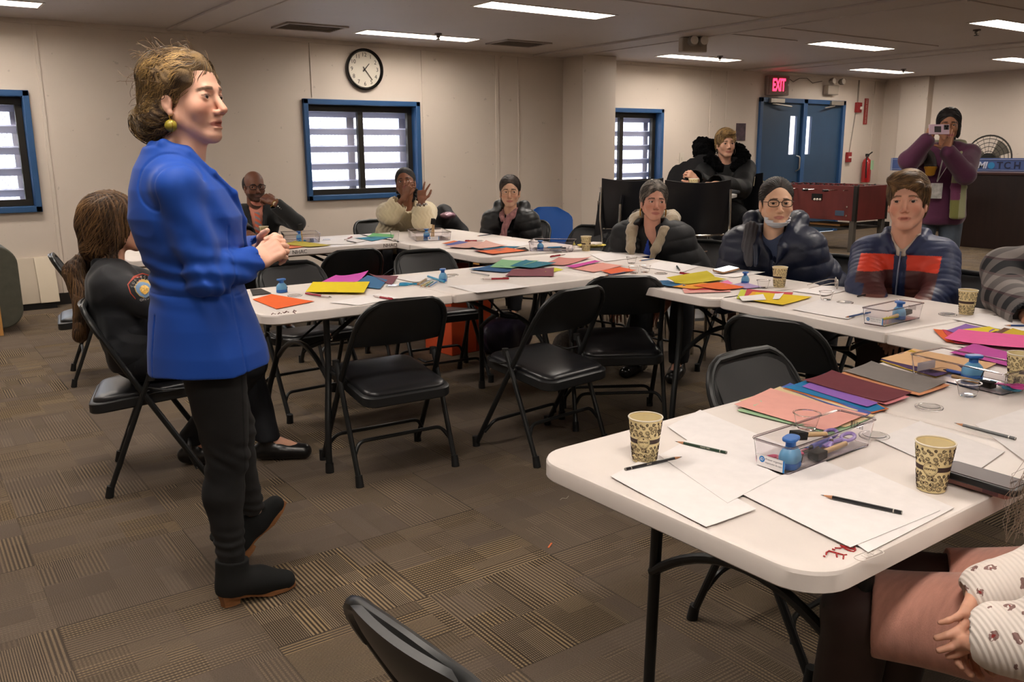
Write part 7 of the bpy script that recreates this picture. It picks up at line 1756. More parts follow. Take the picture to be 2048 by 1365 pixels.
# E group
S_('small orange sheet at the far left of the far corner pile', [(884, 488), (908, 483), (942, 485), (920, 492)], 'd97a4a', 3)
S_('dull violet blue sheet in the far corner pile', [(888, 491), (918, 484), (940, 486), (915, 495)], '5a5f96', 4)
S_('dusty rose sheet in the far corner pile', [(890, 497), (942, 486), (972, 486), (942, 499)], 'c49a92', 5, .006)
S_('pale rose sheet right of the dusty one', [(942, 498), (972, 486), (1015, 494), (960, 500)], 'cfa398', 6, .008)
S_('teal blue sheet under the pale rose paper', [(935, 498), (960, 494), (1040, 494), (1000, 503)], '2f6f8c', 2, .003)
S_('plum sheet under the large far orange sheet', [(946, 503), (1000, 498), (1020, 505), (986, 511)], '6a3238', 2)
S_('large orange sheet in the far corner pile', [(955, 505), (1013, 498), (1054, 503), (986, 510)], 'd96f45', 4, .003)
S_('black sheet left of the far clear box', [(1031, 498), (1050, 496), (1058, 502), (1040, 504)], '2e2a2a', 2)
# D group
S_('teal sheet on the back wall table', [(709, 477), (750, 474), (781, 476), (744, 483)], '3f85a0', 1, .003)
S_('green sheet behind the far teal one', [(732, 475), (746, 468), (788, 470), (785, 476)], '6fae72', 2, .003)
S_('olive yellow sheet before the suited man, beside the clear box', [(560, 490), (590, 484), (662, 492), (620, 496)], 'b8a84a', 3, .004)
S_('salmon orange sheet under the olive yellow one', [(540, 493), (575, 487), (612, 494), (580, 499)], 'd9805c', 1, .003)
# whites elsewhere
white('white drawing paper at the seam of the table by the empty chairs', [(897, 573), (1011, 567), (1059, 574), (955, 587)], 0)
white('white drawing paper left of the cluster of coloured pencils', [(783, 556), (860, 548), (905, 553), (830, 566)], 0)
white('white drawing paper under the red pen by the yellow sheet', [(660, 606), (760, 588), (800, 597), (716, 612)], 0)
white('white drawing paper between the coffee cup and the curly haired woman', [(1180, 510), (1256, 500), (1300, 512), (1210, 524)], 0)
white('white drawing paper in front of the curly haired woman', [(1320, 524), (1400, 533), (1360, 547), (1282, 534)], 0)
white('white drawing paper left of the rolled yellow sheet', [(1232, 561), (1300, 549), (1395, 560), (1320, 573)], 0)
white('white drawing paper under the bright phone', [(1400, 548), (1452, 537), (1530, 545), (1470, 556)], 0)
white('white drawing paper before the chair facing the striped jacket man', [(1585, 620), (1640, 599), (1745, 615), (1696, 640)], 0)
white('white drawing paper under the folded glasses', [(1585, 583), (1640, 572), (1700, 580), (1650, 592)], 0)
white('white drawing paper at the right behind the third coffee cup', [(1905, 640), (1960, 628), (2080, 650), (2040, 668)], 0)
white('white drawing paper right of the green pencil cluster on the back table', [(640, 490), (680, 478), (740, 480), (700, 489)], 0)
white('white drawing paper before the woman with pink scarf', [(960, 490), (1010, 480), (1070, 487), (1020, 498)], 0)
# ---- coffee cups
M_cup = mat('cream_paper_cup', 'e2cf9c', .55, spec=.4); M_cupin = mat('cup_inside', 'dccca0', .5); M_brown = mat('cup_brown_print', '3d2a25', .6); M_rim = mat('cup_rim', 'e0d6c4', .4)
def cup_model(label, loc, rz):
    r = thing('coffee_cup', label, 'cup', loc, rz); h, r0, r1 = .098, .0262, .0365
    rad = lambda z: r0+(r1-r0)*z/h
    MB().lathe([(0, .003), (r0-.002, .003), (r0, 0), (r1, h), (r1-.0008, h), (r0-.0012, .0045), (0, .0045)], n=48).build('cup_wall', M_cup, r)
    MB().lathe([(r0-.002, .005), (r1-.001, h-.002)], n=48).build('inner_wall', M_cupin, r)
    MB().tube([(r1*math.cos(t), r1*math.sin(t), h) for t in [2*PI*k/48 for k in range(48)]], .0016, 8, closed=True).build('rim', M_rim, r)
    def band(u, v): a = 2*PI*u; z = .045+.010*v; return (math.cos(a)*(rad(z)+.0003), math.sin(a)*(rad(z)+.0003), z)
    MB().grid(band, 48, 3, closeu=True).build('brown_band', M_brown, r, smooth=True)
    def on(a, z, o=.0005): R_ = rad(z)+o; return V((R_*math.sin(a), -R_*math.cos(a), z))
    mb = MB(); rings = [[on(.0138*f*math.cos(t)/rad(.05), .05+.0138*f*math.sin(t), .0009) for t in [2*PI*k/36 for k in range(36)]] for f in (1, .7, .4, .05)]; mb.rings(rings, False, True); mb.build('round_badge', M_cup, r)
    def ring(rr, w): return MB().tube([on(rr*math.cos(t)/rad(.05), .05+rr*math.sin(t), .0012) for t in [2*PI*k/36 for k in range(36)]], w, 5, closed=True)
    b = ring(.0132, .00035); b.tube([on(.0108*math.cos(t)/rad(.05), .05+.0108*math.sin(t), .0012) for t in [2*PI*k/36 for k in range(36)]], .00018, 5, closed=True); b.sphere(on(0, .0575, .0012), .0016, 8, 6, (1, .4, 1)); b.tube([on(-.06, .0425, .0012), on(0, .0415, .0012), on(.06, .0425, .0012)], .0003, 5); b.build('badge_ring', M_brown, r)
    for k, ch_ in enumerate('COFFEE'):
        a = (k-2.5)*.0033/rad(.05); p = on(a, .05, .0012); x = V((math.cos(a), math.sin(a), 0)); n_ = V((math.sin(a), -math.cos(a), 0)); text_obj('badge_lettering', ch_, .0052, place(x, V((0, 0, 1)), n_, p), M_brown, r, .0002, bold=.00012)
    sw = MB(); rnd = random.Random(11)
    def spiral(a0, z0, R_, turns, d0, s_):
        pts = []
        for k in range(int(14*turns)+1):
            t = k/14*2*PI; q = R_*(1-.72*k/(14*turns)); aa = a0+s_*q*math.cos(t+d0)/rad(z0); zz = z0+q*math.sin(t+d0)
            if not (.003 < zz < h-.005): return
            if .041 < zz < .059: return
            pts.append(on(aa, zz, .0004))
        sw.tube(pts, .00055, 4, rs=[.00055*(1-.5*k/len(pts)) for k in range(len(pts))]); sw.sphere(pts[-1], .0008, 6, 4)
    for row, (z, R_) in enumerate([(.009, .0055), (.019, .0050), (.029, .0055), (.0365, .0035), (.064, .0038), (.072, .0055), (.082, .0050), (.089, .0035)]):
        nn = 17
        for k in range(nn): spiral(2*PI*(k+.5*(row % 2))/nn+rnd.uniform(-.08, .08), z+rnd.uniform(-.001, .001), R_*rnd.uniform(.8, 1.05), rnd.uniform(1.3, 1.9), rnd.uniform(0, 6), rnd.choice((-1, 1)))
    for k in range(60):
        a, z = rnd.uniform(0, 2*PI), rnd.choice((rnd.uniform(.004, .04), rnd.uniform(.06, .092)))
        if rnd.random() < .3:
            for q in range(5): t = 2*PI*q/5; sw.sphere(on(a+.0016*math.cos(t)/rad(z), z+.0016*math.sin(t), .0003), .0009, 6, 4)
        else: sw.sphere(on(a, z, .0003), .0009, 6, 4, (1.0, 1, 1.6))
    sw.build('scroll_print', M_brown, r)
    return r
def facecam(p): return math.atan2(p[1], p[0])-PI/2
CUPS = [('patterned coffee cup nearest the left corner of the nearest table', (1289, 920), TZ, -.1), ('patterned coffee cup beside the stacked phones', (1862, 978), TZ, -.15),
 ('patterned coffee cup between the striped jacket man and plaid shirt', (1932, 628), TZ, 1.3), ('patterned coffee cup in front of the navy puffer woman', (1558, 574), TZ, .75),
 ('patterned coffee cup in front of a yellow plate', (1172, 502), TZ, .3), ('patterned coffee cup cut by the right edge behind the far clear box', (2036, 775), TZ, -.5),
 ('coffee cup before the suited man above the clasped hands', (529, 478), TZ, .4), ('coffee cup standing on the tall round table', (1357, 380), None, .5)]
cp0 = None
for lab, (px, py), z, dr in CUPS:
    p = at(px, py, z) if z else V((pR.x-.02, pR.y-.1, RT))
    if cp0 is None: cp0 = cup_model(lab, p, facecam(p)+dr)
    else: o = dup(cp0, lab, p, facecam(p)+dr)
    if z is None: o.scale = (1.15, 1.15, 1.25)
p = V((pR.x-.12, pR.y+.05, RT)); r = thing('bread_roll', 'pale yellow roll lying on the tall round table', 'food', p); MB().sphere((0, 0, .03), .055, 16, 10, (1.3, .8, .55)).build('roll', mat('pastry', 'c9a24a', .7, var=.1), r)
r = thing('tray', 'dark tray under the open book on the round table', 'tray', (pR.x+.17, pR.y-.17, RT), -.6); MB().box((0, 0, .012), (.36, .24, .022)).build('tray_base', mat('dark_tray', '26282c', .4), r, bevel=.006); MB().box((0, 0, .0245), (.33, .21, .003)).build('tray_liner', mat('tray_liner', '33363b', .6), r)
# ---- clear organiser boxes
M_clear = mat('clear_acrylic', 'f6f4f6', .03, trans=1.0, ior=1.18, spec=.5); M_clearrim = mat('clear_acrylic_rim', 'd8d0d4', .05, trans=1.0, ior=1.35, spec=.8)
def box_at(label, A, B, C, h=.062, labl=True, short_first=True):
    a, b, c = at(*A), at(*B), at(*C); o = a+(c-b)
    ctr = (a+c)/2; e1, e2 = b-a, c-b; L, W_ = (e2.length, e1.length) if e2.length > e1.length else (e1.length, e2.length); ld = e2 if e2.length > e1.length else e1
    rz = math.atan2(ld.y, ld.x); r = thing('clear_organizer', label, 'box', (ctr.x, ctr.y, TZ+.0012), rz); t = .0022
    def shell(nm, m, z0, z1, w0, l0, w1, l1, tt):
        mb = MB(); out = [rrect(l0, w0, .008, 3), rrect(l1, w1, .010, 3), rrect(l1-2*tt, w1-2*tt, .009, 3), rrect(l0-2*tt, w0-2*tt, .007, 3)]
        mb.rings([[V((x, y, z)) for x, y in q] for q, z in zip(out, (z0, z1, z1, z0+tt))], True, True); return mb.build(nm, m, r)
    shell('box_walls', M_clear, 0, h, W_, L, W_+.014, L+.014, t)
    mb = MB(); mb.tube([V((x, y, h)) for x, y in rrect(L+.016, W_+.016, .011, 4)], .0024, 6, closed=True); mb.build('rim', M_clearrim, r)
    mb = MB(); mb.tube([V((x, y, .003)) for x, y in rrect(L-.002, W_-.002, .009, 4)], .0012, 5, closed=True); mb.build('base_edge', M_clearrim, r)
    if labl:
        s = -1; x0 = s*(L/2+.0030); w = min(W_*.85, .085)
        lb = MB().box((x0, 0, .018), (.0006, w, .026)).build('paper_label', mat('label_white', 'e6e2e2', .5), r)
        MB().box((x0-.0005, -w/2+.002, .018), (.0006, .004, .026)).build('blue_stripe', mat('label_blue', '1673b8', .5), lb)
        MB().lathe([(.0, .0004), (.0068, .0004), (.0068, 0), (0, 0)], (x0-.0004, w/2-.013, .021), 24, axis=(-1, 0, 0)).build('blue_logo', mat('label_blue'), lb)
        text_obj('logo_letter', 'iD', .009, place((0, -1, 0), (0, 0, 1), (-1, 0, 0), (x0-.001, w/2-.013, .021)), mat('label_white'), lb, .0003)
        for k, s_ in enumerate(('drawer organizer', 'organizador de cajon')): text_obj('label_text', s_, .0062 if k == 0 else .005, place((0, -1, 0), (0, 0, 1), (-1, 0, 0), (x0-.0006, -.008, .024-k*.008)), mat('label_grey', '8c8a90', .6), lb, .0001)
        bc = MB()
        for k in range(14): bc.box((L/2+.0045, -W_*.2+k*.0022, .038), (.0004, .0006+.0009*((k*7) % 3 == 0), .016))
        bc.build('barcode', mat('barcode_ink', '3c3638', .6), r)
    return r, ctr, rz, L, W_
b1 = box_at('clear organizer box with pink scissors and blue hole punch on the nearest table', (1512, 932), (1573, 955), (1738, 893))
b2 = box_at('clear organizer box before the striped jacket man', (1724, 649), (1772, 654), (1843, 637))
b3 = box_at('clear organizer box at right with teal scissors', (1832, 752), (2013, 795), (2052, 776), labl=True)
b4 = box_at('clear organizer box left of the yellow plate', (1058, 503), (1143, 504), (1152, 497), labl=False)
b5 = box_at('clear organizer box with sponge brushes before the sweater woman', (835, 484), (898, 480), (880, 472), labl=True)
b6 = box_at('clear organizer box before the suited man', (572, 487), (640, 485), (630, 478), labl=False)
def inbox(b, u, v): r, c, rz, L, W_ = b; M = Matrix.Rotation(rz, 3, 'Z'); return c+M@V((u*L/2, v*W_/2, .0045)), rz
# ---- hole punches
M_pb = mat('punch_pale_blue', '5f98bf', .35, spec=.5); M_pd = mat('punch_blue', '2c66b0', .35)
def punch_model(label, loc, rz, sc=1.0):
    r = thing('hole_punch', label, 'hole punch', loc, rz); r.scale = (sc,)*3
    b = rrect(.046, .034, .014, 5); MB().prism(b, 0, .013).build('base', M_pd, r, bevel=.002)
    mb = MB(); R_ = []
    for z, k in ((.013, 1.0), (.022, .99), (.031, .86), (.037, .62), (.040, .50)): R_.append([V((x*k, y*k, z)) for x, y in b])
    mb.rings(R_); mb.build('body', M_pb, r)
    MB().prism(rrect(.018, .016, .005, 4), .038, .052).build('neck', M_pd, r, bevel=.001)
    MB().prism(rrect(.040, .026, .012, 5), .051, .058).build('press_pad', M_pd, r, bevel=.002)
    MB().box((.014, -.0172, .016), (.002, .001, .016), Euler((0, .35, 0)).to_matrix()).build('slot', M_black, r)
    return r
q, rz = inbox(b1, -.72, -.35); hp0 = punch_model('pale blue hole punch in the near corner of the nearest clear box', q, rz+.25, 1.15)
for lab, pos, a, sc in (('pale blue hole punch near the orange sheet by the blazer', at(564, 585), .3, 1.15), ('blue hole punch amid pencils on the middle of the inner table', at(886, 563), .8, 1.15), ('small blue hole punch on the lavender sheet', at(1490, 567), .4, 1.0),
    ('blue hole punch in the clear box of the striped jacket man', inbox(b2, .35, 0)[0], 1.0, 1.2), ('large blue hole punch in the right clear box', inbox(b3, -.02, .2)[0], -.6, 1.25), ('blue hole punch at left in the box by the yellow plate', inbox(b4, -.6, 0)[0], .2, 1.0),
    ('blue hole punch in the box before the sweater woman', inbox(b5, .62, 0)[0], .3, 1.1), ('blue hole punch right in the box of the suited man', inbox(b6, .55, 0)[0], .3, 1.1)):
    o = dup(hp0, lab, pos, a); o.scale = (sc,)*3
# ---- scissors
def scissors(label, loc, rz, col, sc=1.0, pitch=0):
    m = mat('scissor_'+col, col, .35); r = thing('scissors', label, 'scissors', loc, rz); r.rotation_euler = (0, pitch, rz); r.scale = (sc,)*3
    for s in (-1, 1):
        MB().tube([(-.045+.022*math.cos(t), s*.020+.013*math.sin(t), .007) for t in [2*PI*k/20 for k in range(20)]], .0042, 7, closed=True).build('handle_loop', m, r)
        MB().tube([(-.025, s*.014, .007), (0, 0, .007), (.03, -s*.006, .007)], .0055, 7, flat=.8).build('handle_arm', m, r)
        MB().box((.055, -s*.004, .006+s*.0012), (.065, .010, .0016), s*-.05).build('blade', M_chrome if s > 0 else m, r)
    MB().cyl((0, 0, .002), (0, 0, .013), .0045, n=14).build('pivot', M_chrome, r); return r
q, rz = inbox(b1, -.45, .25); scissors('pink scissors in the nearest clear box', q, rz, 'c25a74', 1.0, -.05)
q, rz = inbox(b1, .45, .1); scissors('purple craft scissors in the nearest clear box', q+V((0, 0, .004)), rz+PI+.2, '8a72b8', 1.0, .12)
q, rz = inbox(b3, .62, .1); scissors('teal scissors in the right clear box', q, rz+PI, '2f7fa0', 1.0)
q, rz = inbox(b3, .86, -.3); scissors('magenta scissors at the right end of the right clear box', q+V((0, 0, .012)), rz+PI+.3, 'b83a86', .7)
scissors('teal scissors lying left of the coloured pencils', at(826, 571), 2.6+PI, '1f86b0', 1.0)
scissors('teal scissors lying in the box of the suited man', inbox(b6, -.3, 0)[0], inbox(b6, 0, 0)[1], '2f7fa0', .9)
# ---- sponge brushes
def brush(label, loc, rz, tilt=0, L=.10):
    r = thing('foam_brush', label, 'brush', loc, rz); r.rotation_euler = (0, -tilt, rz)
    MB().box((0, 0, .010), (.036, .026, .018)).build('foam_head', mat('black_foam', '1b1a1a', .95, bump=.6, bscale=300), r, bevel=.002)
    MB().cyl((.016, 0, .010), (.016+L, 0, .010), .0062, .0055, 12).build('wooden_handle', mat('pale_wood', 'c4a478', .6, var=.1, stretch=(1, 20, 20)), r); return r
q, rz = inbox(b1, -.15, -.55); brush('foam brush with black head beside the near hole punch', q, rz, .02, .09)
q, rz = inbox(b1, -.25, .45); brush('foam brush with raised black head in the nearest clear box', q+V((0, 0, .036)), rz, -.18, .09)
q, rz = inbox(b3, .55, -.5); brush('foam brush with black head at the right end of the right box', q, rz+PI, 0, .09)
q, rz = inbox(b2, .6, -.3); brush('foam brush lying in the striped jacket man\'s box', q+V((0, 0, .015)), rz+PI-.1, -.1, .09)
q, rz = inbox(b5, -.55, 0); 
for k, (dx, lab) in enumerate(((0, 'foam brush standing upright in the box before the sweater woman'), (.02, 'second foam brush leaning beside the upright one in the far box'))):
    r = thing('foam_brush', lab, 'brush', q+V((dx, 0, .002)), .3+k); r.rotation_euler = (0, .18-.3*k, .3+k)
    MB().cyl((0, 0, 0), (0, 0, .115), .006, n=10).build('wooden_handle', mat('pale_wood'), r); MB().box((0, 0, .135), (.034, .018, .045)).build('foam_head', mat('black_foam'), r, bevel=.002)
q, rz = inbox(b6, -.85, 0); r = thing('foam_brush', 'foam brush standing up by the coffee cup of the suited man', 'brush', q, .5); r.rotation_euler = (0, -.12, .5); MB().cyl((0, 0, 0), (0, 0, .09), .006, n=10).build('wooden_handle', mat('pale_wood'), r); MB().box((0, 0, .112), (.036, .02, .05)).build('foam_head', mat('black_foam'), r, bevel=.002)
# ---- pencils and pens
def pencil(label, a, b, col, z=TZ, r0=.0037, text=None, ring='b9b4ac', tip=True, dz=(0, 0)):
    p, q = at(*a, z)+V((0, 0, r0+.0022+dz[0])), at(*b, z)+V((0, 0, r0+.0022+dz[1])); d = (q-p); L = d.length; d.normalize(); m = mat('pencil_'+col, col, .3, spec=.6)
    r = thing('pencil', label, 'pencil', p); n = 6; x, y, zz = frame(d)
    MB().cyl(d*.022, d*L, r0, n=6).build('barrel', m, r, angle=20)
    if tip:
        MB().cyl(d*.006, d*.0222, r0*.32, r0*.98, 12).build('sharpened_wood', mat('cedar', 'b07a56', .7), r); MB().cyl(d*0, d*.0065, .0003, r0*.34, 10).build('lead', mat('graphite', '2a2829', .35), r)
    MB().cyl(d*(L-.016), d*(L-.014), r0*1.03, n=6).cyl(d*(L-.001), d*L, r0*1.02, n=6).build('end_ring', mat('ring_'+ring, ring, .3, metal=.3), r)
    if text:
        up = V((0, 0, 1)); yv = (up-d*up.dot(d)).normalized(); side = d.cross(yv)
        tocam = V((0, 0, CH))-p; nn = (tocam-d*tocam.dot(d)).normalized(); xx = d if d.dot(CR) > 0 else -d; yy = nn.cross(xx)
        text_obj('stamped_lettering', text, .0042, place(xx, yy, nn, d*L*.6+nn*(r0*.93)), mat('silver_print', 'c4beae', .4), r, .0001)
    return r
pencil('black pencil lying across in front of the nearest cup', (1364, 919), (1250, 945), '17161a', text='ARTIST')
pencil('dark green pencil right of the nearest coffee cup', (1350, 888), (1453, 911), '16301f', text='PENCIL 9000', z=TZ+.001)
pencil('black pencil closest to the bottom edge of the table', (1641, 996), (1804, 1032), '1a191c', z=TZ+.001)
pencil('black pencil at right on the nearest table', (1908, 851), (2031, 883), '1d1c1f', z=TZ+.001)
pencil('blue pencil pointing out of the box of the striped jacket man', (1690, 638), (1740, 628), '24477c')
pencil('short black pencil stub in front of the striped jacket man', (1710, 597), (1742, 590), '1b1b1d', tip=False)
pencil('blue pencil near the right edge behind the pink sheets', (2008, 654), (2090, 656), '1f3f78')
pencil('blue pencil in front of the curly haired woman', (1277, 524), (1307, 520), '25436f')
pencil('short dark green pencil stub before the curly haired woman', (1353, 534), (1359, 543), '1c2e24', tip=False, r0=.005)
pencil('navy pencil beside the far orange sheet', (1210, 554), (1250, 547), '23305c')
pencil('dark pencil lying before the scarf woman', (954, 474), (984, 470), '1f2a38')
pencil('silver pen left of the plum sheet', (938, 546), (978, 553), '8d8a8c', tip=False)
pencil('black pencil on the back table near the green sheet', (692, 483), (712, 487), '1b1b1d')
pencil('yellow pencil in the cluster by the blue hole punch', (840, 576), (860, 566), 'b8a030')
pencil('green pencil in the cluster by the blue hole punch', (848, 577), (866, 566), '3c7a6a')
pencil('blue pencil in the cluster by the blue hole punch', (856, 577), (874, 566), '3a6ea8')
pencil('tan brush in the cluster by the blue hole punch', (834, 573), (852, 562), '9a7c50', r0=.006)
pencil('teal pencil leaning across the blue hole punch', (892, 568), (856, 556), '1f86b0', r0=.006, tip=False)
for k, (lab, b_, u0, v0, u1, v1, c) in enumerate((('blue felt pen in the nearest clear box', b1, -.1, .5, .75, .2, '3f5aa0'), ('indigo felt pen in the nearest clear box', b1, -.05, .25, .7, .55, '4a4f9a'), ('blue pencil in the left part of the right clear box', b3, -.75, .4, -.05, .5, '2f4fa0'),
    ('yellow crayon in the striped jacket man\'s box', b2, -.7, 0, .3, -.2, 'c4b82c'), ('dark marker in the box by the yellow plate', b4, -.2, .3, .6, .4, '3c4450'), ('teal marker in the box by the yellow plate', b4, -.3, -.2, .4, .3, '2f86b8'))):
    p, q = inbox(b_, u0, v0)[0], inbox(b_, u1, v1)[0]; d = q-p; L = d.length; d.normalize(); r = thing('felt_pen', lab, 'pen', p+V((0, 0, .006+.007*(k % 2)))); m = mat('pen_'+c, c, .4)
    MB().cyl(d*.012, d*L, .005, n=12).build('barrel', m, r); MB().cyl((0, 0, 0), d*.013, .0012, .004, 12).build('tip', mat('pen_tip', '2a282c', .5), r)
def redpen(label, a, b):
    p, q = at(*a)+V((0, 0, .0068)), at(*b)+V((0, 0, .0068)); d = q-p; L = d.length; d.normalize(); r = thing('pen', label, 'pen', p)
    MB().cyl((0, 0, 0), d*L*.62, .0052, .0055, 14).build('red_barrel', mat('red_translucent', '9c1a2c', .25, trans=.3), r); MB().cyl(d*L*.62, d*L*.9, .0053, .0045, 14).build('clear_grip', mat('pale_grip', 'c4b4b2', .3), r); MB().cyl(d*L*.9, d*L, .0042, .001, 12).build('metal_tip', M_chrome, r)
    MB().box(d*L*.12+V((0, 0, .0058)), (.03, .003, .002), math.atan2(d.y, d.x)).build('clip', mat('red_translucent'), r)
redpen('red pen below the bright yellow sheet', (612, 590), (664, 598)); redpen('red pen half hidden behind the backrest of the left empty chair', (785, 602), (746, 595)); redpen('red pen above the seam of the inner table', (1018, 560), (961, 561))
redpen('red pen beside the folded rose pink sheet', (1101, 516), (1131, 511)); redpen('red pen left of the bright phone', (1360, 549), (1392, 553)); redpen('red pen on the far corner pile', (930, 484), (968, 483)); redpen('red pen on the back table by the suited man', (704, 476), (688, 482))
# ---- portion cups and lids
M_pc = mat('clear_cup_plastic', 'fbfbfb', .04, trans=1.0, ior=1.12, spec=.5); M_pcr = mat('clear_cup_rim', 'f2eeec', .1, trans=1.0, ior=1.2)
def pcup(label, loc, sc=1.0):
    r = thing('portion_cup', label, 'cup', loc); r.scale = (sc,)*3
    MB().lathe([(0, .001), (.021, .001), (.0225, .004), (.030, .036), (.0325, .037), (.0325, .038), (.0292, .038), (.0215, .005), (0, .0025)], n=32).build('cup_wall', M_pc, r); MB().tube([(.0322*math.cos(t), .0322*math.sin(t), .0375) for t in [2*PI*k/32 for k in range(32)]], .0011, 6, closed=True).build('rim', M_pcr, r); return r
def lid(label, loc, sc=1.0):
    r = thing('cup_lid', label, 'lid', loc); r.scale = (sc,)*3
    MB().lathe([(0, .006), (.026, .006), (.028, .002), (.033, .001), (.034, .004), (.0345, .003), (.034, 0), (.028, .0008), (.026, .0045), (0, .0045)], n=32).build('lid_disc', M_pc, r); MB().tube([(.0338*math.cos(t), .0338*math.sin(t), .003) for t in [2*PI*k/32 for k in range(32)]], .0009, 6, closed=True).build('lid_rim', M_pcr, r); return r
pc0 = pcup('small clear cup in front of the right clear box', at(1935, 792))
for lab, q in (('small clear cup beside the cup of the navy puffer woman', (1526, 576)), ('small clear cup in front of the folded glasses', (1652, 600)), ('small clear cup left of the blue pencil on the window row', (1263, 527)), ('small clear cup near the orange sheet, left one', (1268, 547)), ('small clear cup near the orange sheet, right one', (1290, 545)), ('small clear cup standing by the far yellow plate', (1130, 505))): dup(pc0, lab, at(*q))
o = dup(pc0, 'tall clear cup on the back table left of the sweater woman', at(790, 482)); o.scale = (1.15, 1.15, 1.9)
dup(pc0, 'small clear cup on the salmon sheet behind the nearest box', at(1612, 858, TZ+.006)+V((0, 0, TZ+.0075-(TZ+.006))))
ld0 = lid('clear round lid right of the maroon stack', at(1858, 816)); dup(ld0, 'clear round lid at the right end inside shadow of the nearest box', at(1748, 874, TZ))
for lab, q in (('clear round lid between two red pens on inner table', (905, 551)), ('clear round lid below the plum sheet', (785, 573)), ('clear round lid by the coffee cup at far right table', (1895, 630)), ('clear round lid right of the two small cups', (1322, 548)), ('clear round lid below the small clear cup by the glasses', (1690, 606)), ('clear round lid beside the pale hole punch', (590, 592)), ('clear round lid before the suited man', (652, 480))): dup(ld0, lab, at(*q))
# ---- glasses, phones, plate, coat
def tglasses():
    c = at(1672, 577); r = thing('eyeglasses', 'clear framed glasses folded on paper before the striped jacket man', 'glasses', c, .7); m = mat('clear_frame', 'c9bfb8', .2, spec=.7, metal=.2)
    for s in (-1, 1):
        MB().tube([(s*.036+.027*math.cos(t), .0, .026+.022*math.sin(t)) for t in [2*PI*k/24 for k in range(24)]], .0024, 7, closed=True).build('lens_rim', m, r)
        MB().lathe([(0, .0008), (.025, .0008), (.025, -.0008), (0, -.0008)], (s*.036, 0, .026), 24, axis=(0, 1, 0)).build('lens', M_pc, r)
        MB().tube([(s*.063, 0, .036), (s*.066, .03, .034), (s*.055, .13, .004)], .002, 6).build('temple', m, r)
    MB().tube([(-.010, 0, .032), (0, -.001, .036), (.010, 0, .032)], .0022, 6).build('bridge', m, r)
tglasses()
def phone(name, label, c, rz, col, L=.158, W_=.080, T=.011, z=0, inner=None, screen=None):
    r = thing('smartphone', label, 'phone', (c.x, c.y, TZ+.001+z), rz); MB().prism(rrect(L, W_, .012, 5), 0, T).build('case', mat('case_'+col, col, .4), r, bevel=.003, seg=3)
    if screen: MB().prism(rrect(L-.014, W_-.012, .006, 4), T-.0005, T+.0008).build('screen', screen, r)
    if inner: MB().prism(rrect(L-.02, W_-.018, .006, 4), T-.0005, T+.0012).build('back_plate', mat('plate_'+inner, inner, .45), r)
    return r
cA, cB = at(1965, 960, TZ+.02), at(1950, 968, TZ)
ax = (at(2010, 962)-at(1900, 930)); rz = math.atan2(ax.y, ax.x)
r = phone('smartphone', 'pink phone lying under the black one by the coffee cup', cB, rz, 'b07f78', .165, .082, .015); MB().box((.05, -.0412, .0075), (.03, .001, .010)).build('corner_grip', mat('mauve_grip', '7b525a', .5), r); MB().box((-.02, -.0412, .011), (.05, .001, .004)).build('side_button', mat('mauve_grip'), r)
r = phone('smartphone', 'black phone stacked on a pink phone by the coffee cup', cA, rz, '141416', .160, .080, .013, z=.0155, inner='55494a'); text_obj('maker_lettering', 'OTTER', .007, place((0, 1, 0), (-1, 0, 0), (0, 0, 1), (.055, .005, .0145)), mat('dark_print', '241f20', .5), r, .0002)
c = at(1452, 546); ax = at(1477, 540)-at(1426, 548); M_scr = mat('lit_phone_screen', 'dfe6e6', .2, emit='e8f4f4', estr=1.0)
r = phone('smartphone', 'phone with bright white screen and wooden case propped on paper', c, math.atan2(ax.y, ax.x), '9c7452', .155, .078, .010, z=.012, screen=M_scr); r.rotation_euler = (.10, -.06, r.rotation_euler.z)
c = at(1183, 494); r = thing('paper_plate', 'yellow paper plate with napkin behind the coffee cup', 'plate', (c.x, c.y, TZ+.001)); MB().lathe([(0, .002), (.075, .002), (.10, .013), (.102, .013), (.076, 0), (0, 0)], n=40).build('plate', mat('yellow_plate', 'c4b238', .5), r)
MB().box((.02, 0, .018), (.12, .08, .02), .4).build('napkin', mat('napkin_white', 'cfc6bc', .9, bump=.6, bscale=40, bdist=.01), r, bevel=.008)
def coat():
    p = atD(888, 470, 7.9); r = thing('coat', 'crumpled black coat with pink shiny lining over a chair behind the table', 'coat', (p.x, p.y, 0)); a = lambda x, y, d=7.9: np.array(atD(x, y, d))
    S = Sdf(); chain(S, [a(862, 475), a(872, 440), a(888, 426), a(900, 445), a(925, 465)], [.10, .085, .062, .085, .055], k=.03); S.cap(a(868, 500), a(915, 505), .16, .14, k=.05); S.disp = lambda P: .018*ridge(P, 13, 2)*.7; S.dsl = .02
    S.mesh('coat_cloth', mat('black_coat_cloth', '17171b', .6, bump=.3, bscale=40, bdist=.006), .008, r)
    S = Sdf(); S.ell(a(896, 431, 7.80), (.075, .05, .028)); S.disp = lambda P: .006*ridge(P, 40, 2); S.mesh('lining', mat('pink_satin', '8d6a78', .25, spec=.7, metal=.2), .007, r)
coat()
dup(CH0, 'black folding chair hidden under the crumpled coat', (atD(888, 470, 7.9).x, atD(888, 470, 7.9).y-.0, 0), PI+.1)
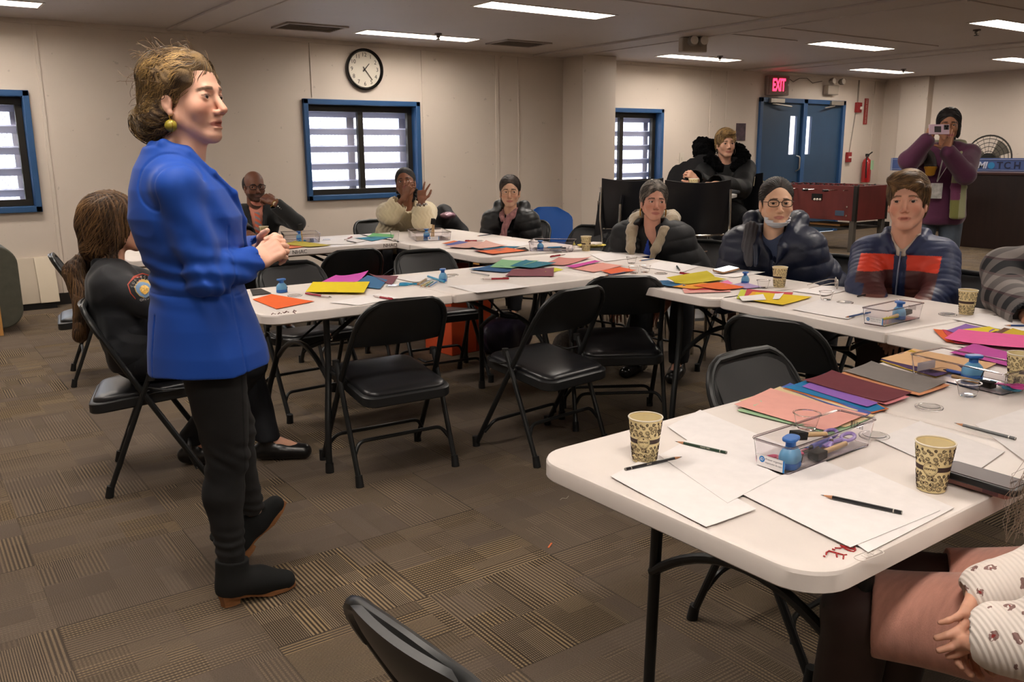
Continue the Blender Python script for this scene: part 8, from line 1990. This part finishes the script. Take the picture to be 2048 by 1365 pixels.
# ---- marker writing on the tabletops
def stroke(mb, pts, w=.0018): mb.tube([at(*p, TZ)+V((0, 0, .0006)) for p in pts], w, 6)
def zs(*p): return [(1600+x/7.472, 1060+y/7.472) for x, y in p]
mb = MB()
for q in (zs((600, 240), (700, 268), (820, 300)), zs((640, 262), (700, 300), (760, 325), (800, 335), (832, 310), (812, 262)), zs((640, 262), (600, 282), (520, 278)), zs((480, 295), (525, 308)), zs((425, 320), (540, 352), (655, 385), (700, 380)), zs((655, 385), (645, 445)), zs((560, 358), (545, 375), (552, 418)), zs((435, 325), (395, 345), (390, 378)), zs((350, 398), (375, 408))): stroke(mb, q, .0013)
T0 = next(o for o in COL.objects if o.name == 'folding_table'); T1 = next(o for o in COL.objects if o.name == 'folding_table.001'); T3 = next(o for o in COL.objects if o.name == 'folding_table.004')
def under(o, t): bpy.context.view_layer.update(); o.parent = t; o.matrix_parent_inverse = t.matrix_world.inverted(); return o
under(mb.build('red_marker_writing', mat('red_marker', '9e1a1c', .5)), T0)
mb = MB()
for q in ([(592, 623), (588, 621), (586, 625), (590, 627)], [(577, 625), (573, 623), (568, 627), (566, 625)], [(563, 628), (559, 626), (556, 629)], [(551, 629), (546, 627), (543, 630)]): stroke(mb, q, .0022)
under(mb.build('brown_marker_writing', mat('brown_marker', '5c2c28', .5)), T1)
lg = MB(); c = at(1738, 1111); ax = (at(1762, 1104)-at(1722, 1119)).normalized(); ay = V((-ax.y, ax.x, 0))
lg.tube([c+ax*x+ay*y+V((0, 0, .0004)) for x, y in rrect(.062, .020, .009, 5)], .0007, 5, closed=True)
lo = under(lg.build('embossed_logo', M_tab), T0)
t_ = text_obj('embossed_logo_letters', 'LIFE', .016, place(ax, ay, V((0, 0, 1)), c+V((-.0, 0, .0003))), M_tab, None, .0004); under(t_, T0)
for px, py, s_ in ((782, 491.5, 'NHAO'), (603, 505, 'NHAC')):
    p = at(px, py, TZ-.018); x = V((math.cos(-.03), math.sin(-.03), 0)); y0 = 6.245-.41; p.y = y0-.03*(p.x-2.2)-.0015
    under(text_obj('dark_marker_letters', s_, .038, place(x, V((0, 0, 1)), V((-.03, -1, 0)), p), mat('grey_marker', '4a4542', .6), None, .0003), T3)
# floor litter
tag(MB().box((0, 0, .003), (.040, .006, .002), .6).build('paper_scrap', mat('orange_scrap', 'cf6a3c', .8)), 'tiny orange paper strip lying on the carpet', 'scrap').location = at(1100, 1093, 0)
tag(MB().tube(rpath([(0, 0, .003), (.02, .01, .003), (.03, -.004, .003), (.055, .012, .003)], .006), .001, 5).build('wire_clip', mat('pale_wire', 'a89c8c', .4)), 'small pale bent wire clip on the carpet behind the near table', 'clip').location = at(1120, 1002, 0)
EXPO = 1.12
# ================================================================== view
SC.view_settings.view_transform = 'Standard'; SC.view_settings.look = 'None'; SC.view_settings.gamma = 1
SC.view_settings.use_curve_mapping = False; SC.view_settings.exposure = EXPO
